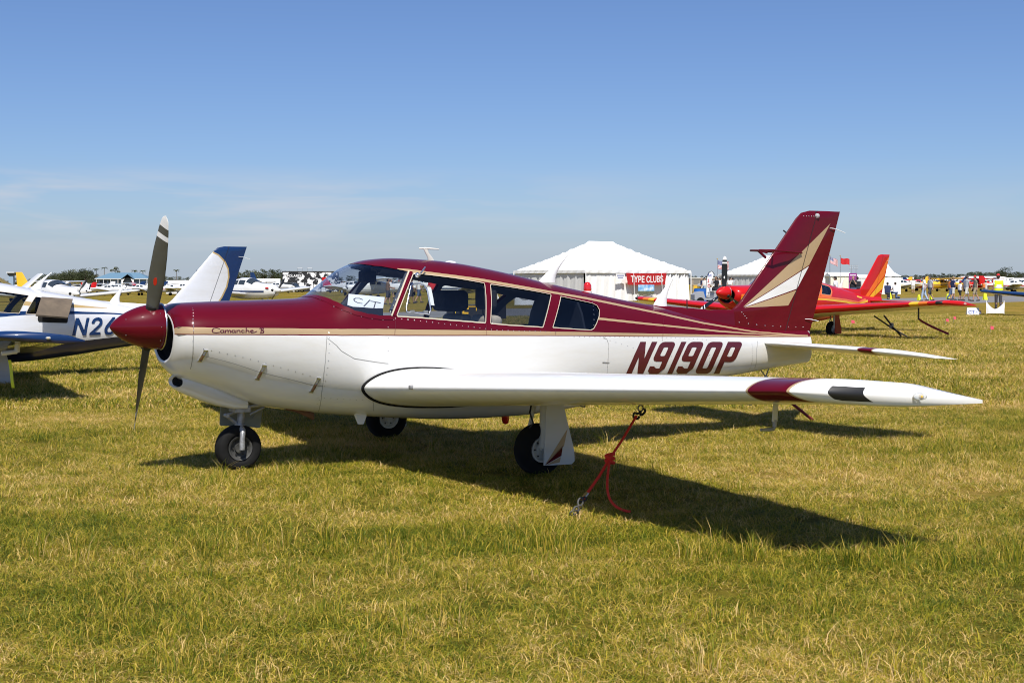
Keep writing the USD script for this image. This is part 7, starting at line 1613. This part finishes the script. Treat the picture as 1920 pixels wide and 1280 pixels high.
# ------------------------------------------------------------------ trees
def leaf_look(name, a, b):
    return mat(name, {'oi': ('object_info', {}), 'geo': ('geometry', {}), 'nz': ('noise_texture', {'scale': .35, 'detail': 3.0}), 'ad': ('math', {'math_type': 'multiply_add', 'value2': .5, 'value3': -.25}), 's': ('math', {'math_type': 'add'}),
                      'rp': ('rgb_ramp', {'ramp': [(.25, a), (.8, b)]}), 'd': ('diffuse_bsdf', {}), 't': ('translucent_bsdf', {}), 'm': ('mix_closure', {'fac': .25})},
               [('geo.position', 'nz.vector'), ('oi.random', 'ad.value1'), ('ad.value', 's.value1'), ('nz.fac', 's.value2'), ('s.value', 'rp.fac'), ('rp.color', 'd.color'), ('rp.color', 't.color'), ('d.BSDF', 'm.closure1'), ('t.BSDF', 'm.closure2')], 'm.closure')
leaf_look('leaves', (.048, .060, .030), (.115, .125, .070)); leaf_look('palm_leaves', (.04, .055, .02), (.09, .10, .04))
paint('bark', (.13, .10, .075), .9, var=.3, bump=.4)
def leaf_cloud(rng, centres, n, size):
    V, Fc = [], []
    for k in range(n):
        c, r = centres[rng.integers(len(centres))]
        d = rng.normal(size=3); d /= np.linalg.norm(d); p = c + d * r * (.55 + .5 * rng.random()) * [1, 1, .8]
        a = rng.normal(size=3); a /= np.linalg.norm(a); b = np.cross(a, rng.normal(size=3)); b /= np.linalg.norm(b)
        s = size * (.6 + .8 * rng.random()); i = len(V)
        V += [p - a * s, p + b * s * .6, p + a * s, p - b * s * .6]; Fc += [(i, i + 1, i + 2), (i, i + 2, i + 3)]
    return np.array(V), np.array(Fc)
nr = np.random.default_rng(4)
def tree(label, loc, h, w, pine=False, group=None):
    t = thing('tree', label, 'tree', loc, nr.random() * 6.28, group)
    emit('trunk', tube([(0, 0, 0), (.1, .05, h * .4), (.0, .1, h * .8)], [.22, .16, .05], 7), LOOK['bark'], t)
    for k in range(4):
        a = k * 1.57 + nr.random(); emit('limb', tube([(.05, .05, h * (.3 + .08 * k)), (w * .3 * math.cos(a), w * .3 * math.sin(a), h * (.5 + .08 * k))], [.09, .03], 5), LOOK['bark'], t)
    cs_ = []
    for k in range(14):
        a, r = nr.random() * 6.28, w * .5 * math.sqrt(nr.random()); z = h * ((.40 if not pine else .5) + .52 * nr.random()) 
        r *= 1.0 - .5 * max(z / h - .6, 0) / .4
        cs_.append((np.array([r * math.cos(a), r * math.sin(a), z]), w * (.16 + .10 * nr.random())))
    emit('crown', leaf_cloud(nr, cs_, 900, .28), LOOK['leaves'], t)
    return t
protos = [tree('broad dark tree standing tallest in the clump left of the blue-roofed building', at(160, 700), 10.5, 9), tree('tree behind the roof of the blue-roofed building', at(216, 720), 11.5, 5.5, True), tree('tall loose tree in the woods behind the camouflage stand', at(520, 760), 9.5, 8), tree('rounded tree in the right-hand woods above the marshal', at(1886, 860), 10.0, 9)]
glab = {0: ('dark tree in the clump left of the blue-roofed building', 'trees left of the blue-roofed building'), 1: ('tree in the far woods behind the nose of the maroon aeroplane', 'trees behind the maroon cowling'), 2: ('tree in the far woods along the right-hand horizon', 'trees along the right-hand horizon'), 3: ('far tree at the edge of the field between the tents', 'trees between the tents')}
def plant(px, d, h, gi):
    src = protos[int(nr.integers(4))]; hh = {0: 10.5, 1: 11.5, 2: 9.5, 3: 10.0}[protos.index(src)]
    s = h / hh; copy_of(src, glab[gi][0], at(px, d), nr.random() * 6.28, glab[gi][1], (s * 1.15, s * 1.15, s))
for px_ in np.concatenate([np.linspace(72, 182, 24), np.linspace(78, 170, 12)]): 
    plant(px_ + nr.uniform(-3, 3), nr.uniform(680, 800), (np.interp(px_, [72, 105, 130, 160, 182], [6.5, 8, 9, 10, 6.5])) * nr.uniform(.85, 1.1), 0)
for px_ in np.linspace(0, 70, 9): plant(px_ + nr.uniform(-3, 3), nr.uniform(800, 900), nr.uniform(5, 7), 0)
for px_ in np.linspace(300, 400, 12): plant(px_ + nr.uniform(-3, 3), nr.uniform(750, 900), nr.uniform(5.5, 7.5), 1)
for px_ in np.concatenate([np.linspace(425, 640, 34)]): plant(px_ + nr.uniform(-4, 4), nr.uniform(720, 860), np.interp(px_, [425, 470, 520, 560, 640], [7, 9, 9.5, 7, 6]) * nr.uniform(.85, 1.1), 1)
for px_ in np.linspace(1300, 1560, 30): plant(px_ + nr.uniform(-4, 4), nr.uniform(880, 980), nr.uniform(4.2, 5.6), 3)
for px_ in np.concatenate([np.linspace(1560, 1925, 56), np.linspace(1690, 1925, 26)]): plant(px_ + nr.uniform(-4, 4), nr.uniform(820, 960), np.interp(px_, [1560, 1700, 1800, 1870, 1925], [4.8, 5.2, 6.0, 7.6, 6.8]) * nr.uniform(.85, 1.12), 2)
for px_ in np.linspace(650, 1290, 44): plant(px_ + nr.uniform(-6, 6), nr.uniform(850, 1000), nr.uniform(4.5, 6.5), 3)
def palm(label, px, d, h):
    t = thing('palm_tree', label, 'palm tree', at(px, d), nr.random() * 6)
    emit('trunk', tube([(0, 0, 0), (.15, 0, h * .5), (.1, .1, h)], [.22, .15, .14], 7), LOOK['bark'], t)
    for k in range(15):
        a = k * 2.4; dr = .25 + .9 * nr.random(); L_ = 1.7
        pts = np.array([[L_ * q * math.cos(a), L_ * q * math.sin(a), h + .9 * (q - dr * q * q * 1.9)] for q in np.linspace(0, 1, 6)])
        side_ = np.array([-math.sin(a), math.cos(a), 0])
        G = np.stack([pts - side_ * .22 * np.sin(np.linspace(.2, 3.0, 6))[:, None] - [0, 0, .08], pts, pts + side_ * .22 * np.sin(np.linspace(.2, 3.0, 6))[:, None] - [0, 0, .08]], 1)
        emit('frond', sheet_mesh(G, .02), LOOK['palm_leaves'], t)
palm('palm tree standing left of the blue roof', 180, 640, 9.4); palm('palm tree over the left end of the blue roof', 196, 640, 10.0); palm('short palm tree behind the right end of the blue roof', 252, 650, 8.6); palm('palm tree just left of the propeller blade', 268, 650, 8.4); palm('palm tree between the propeller and the silver fin', 331, 650, 8.6)
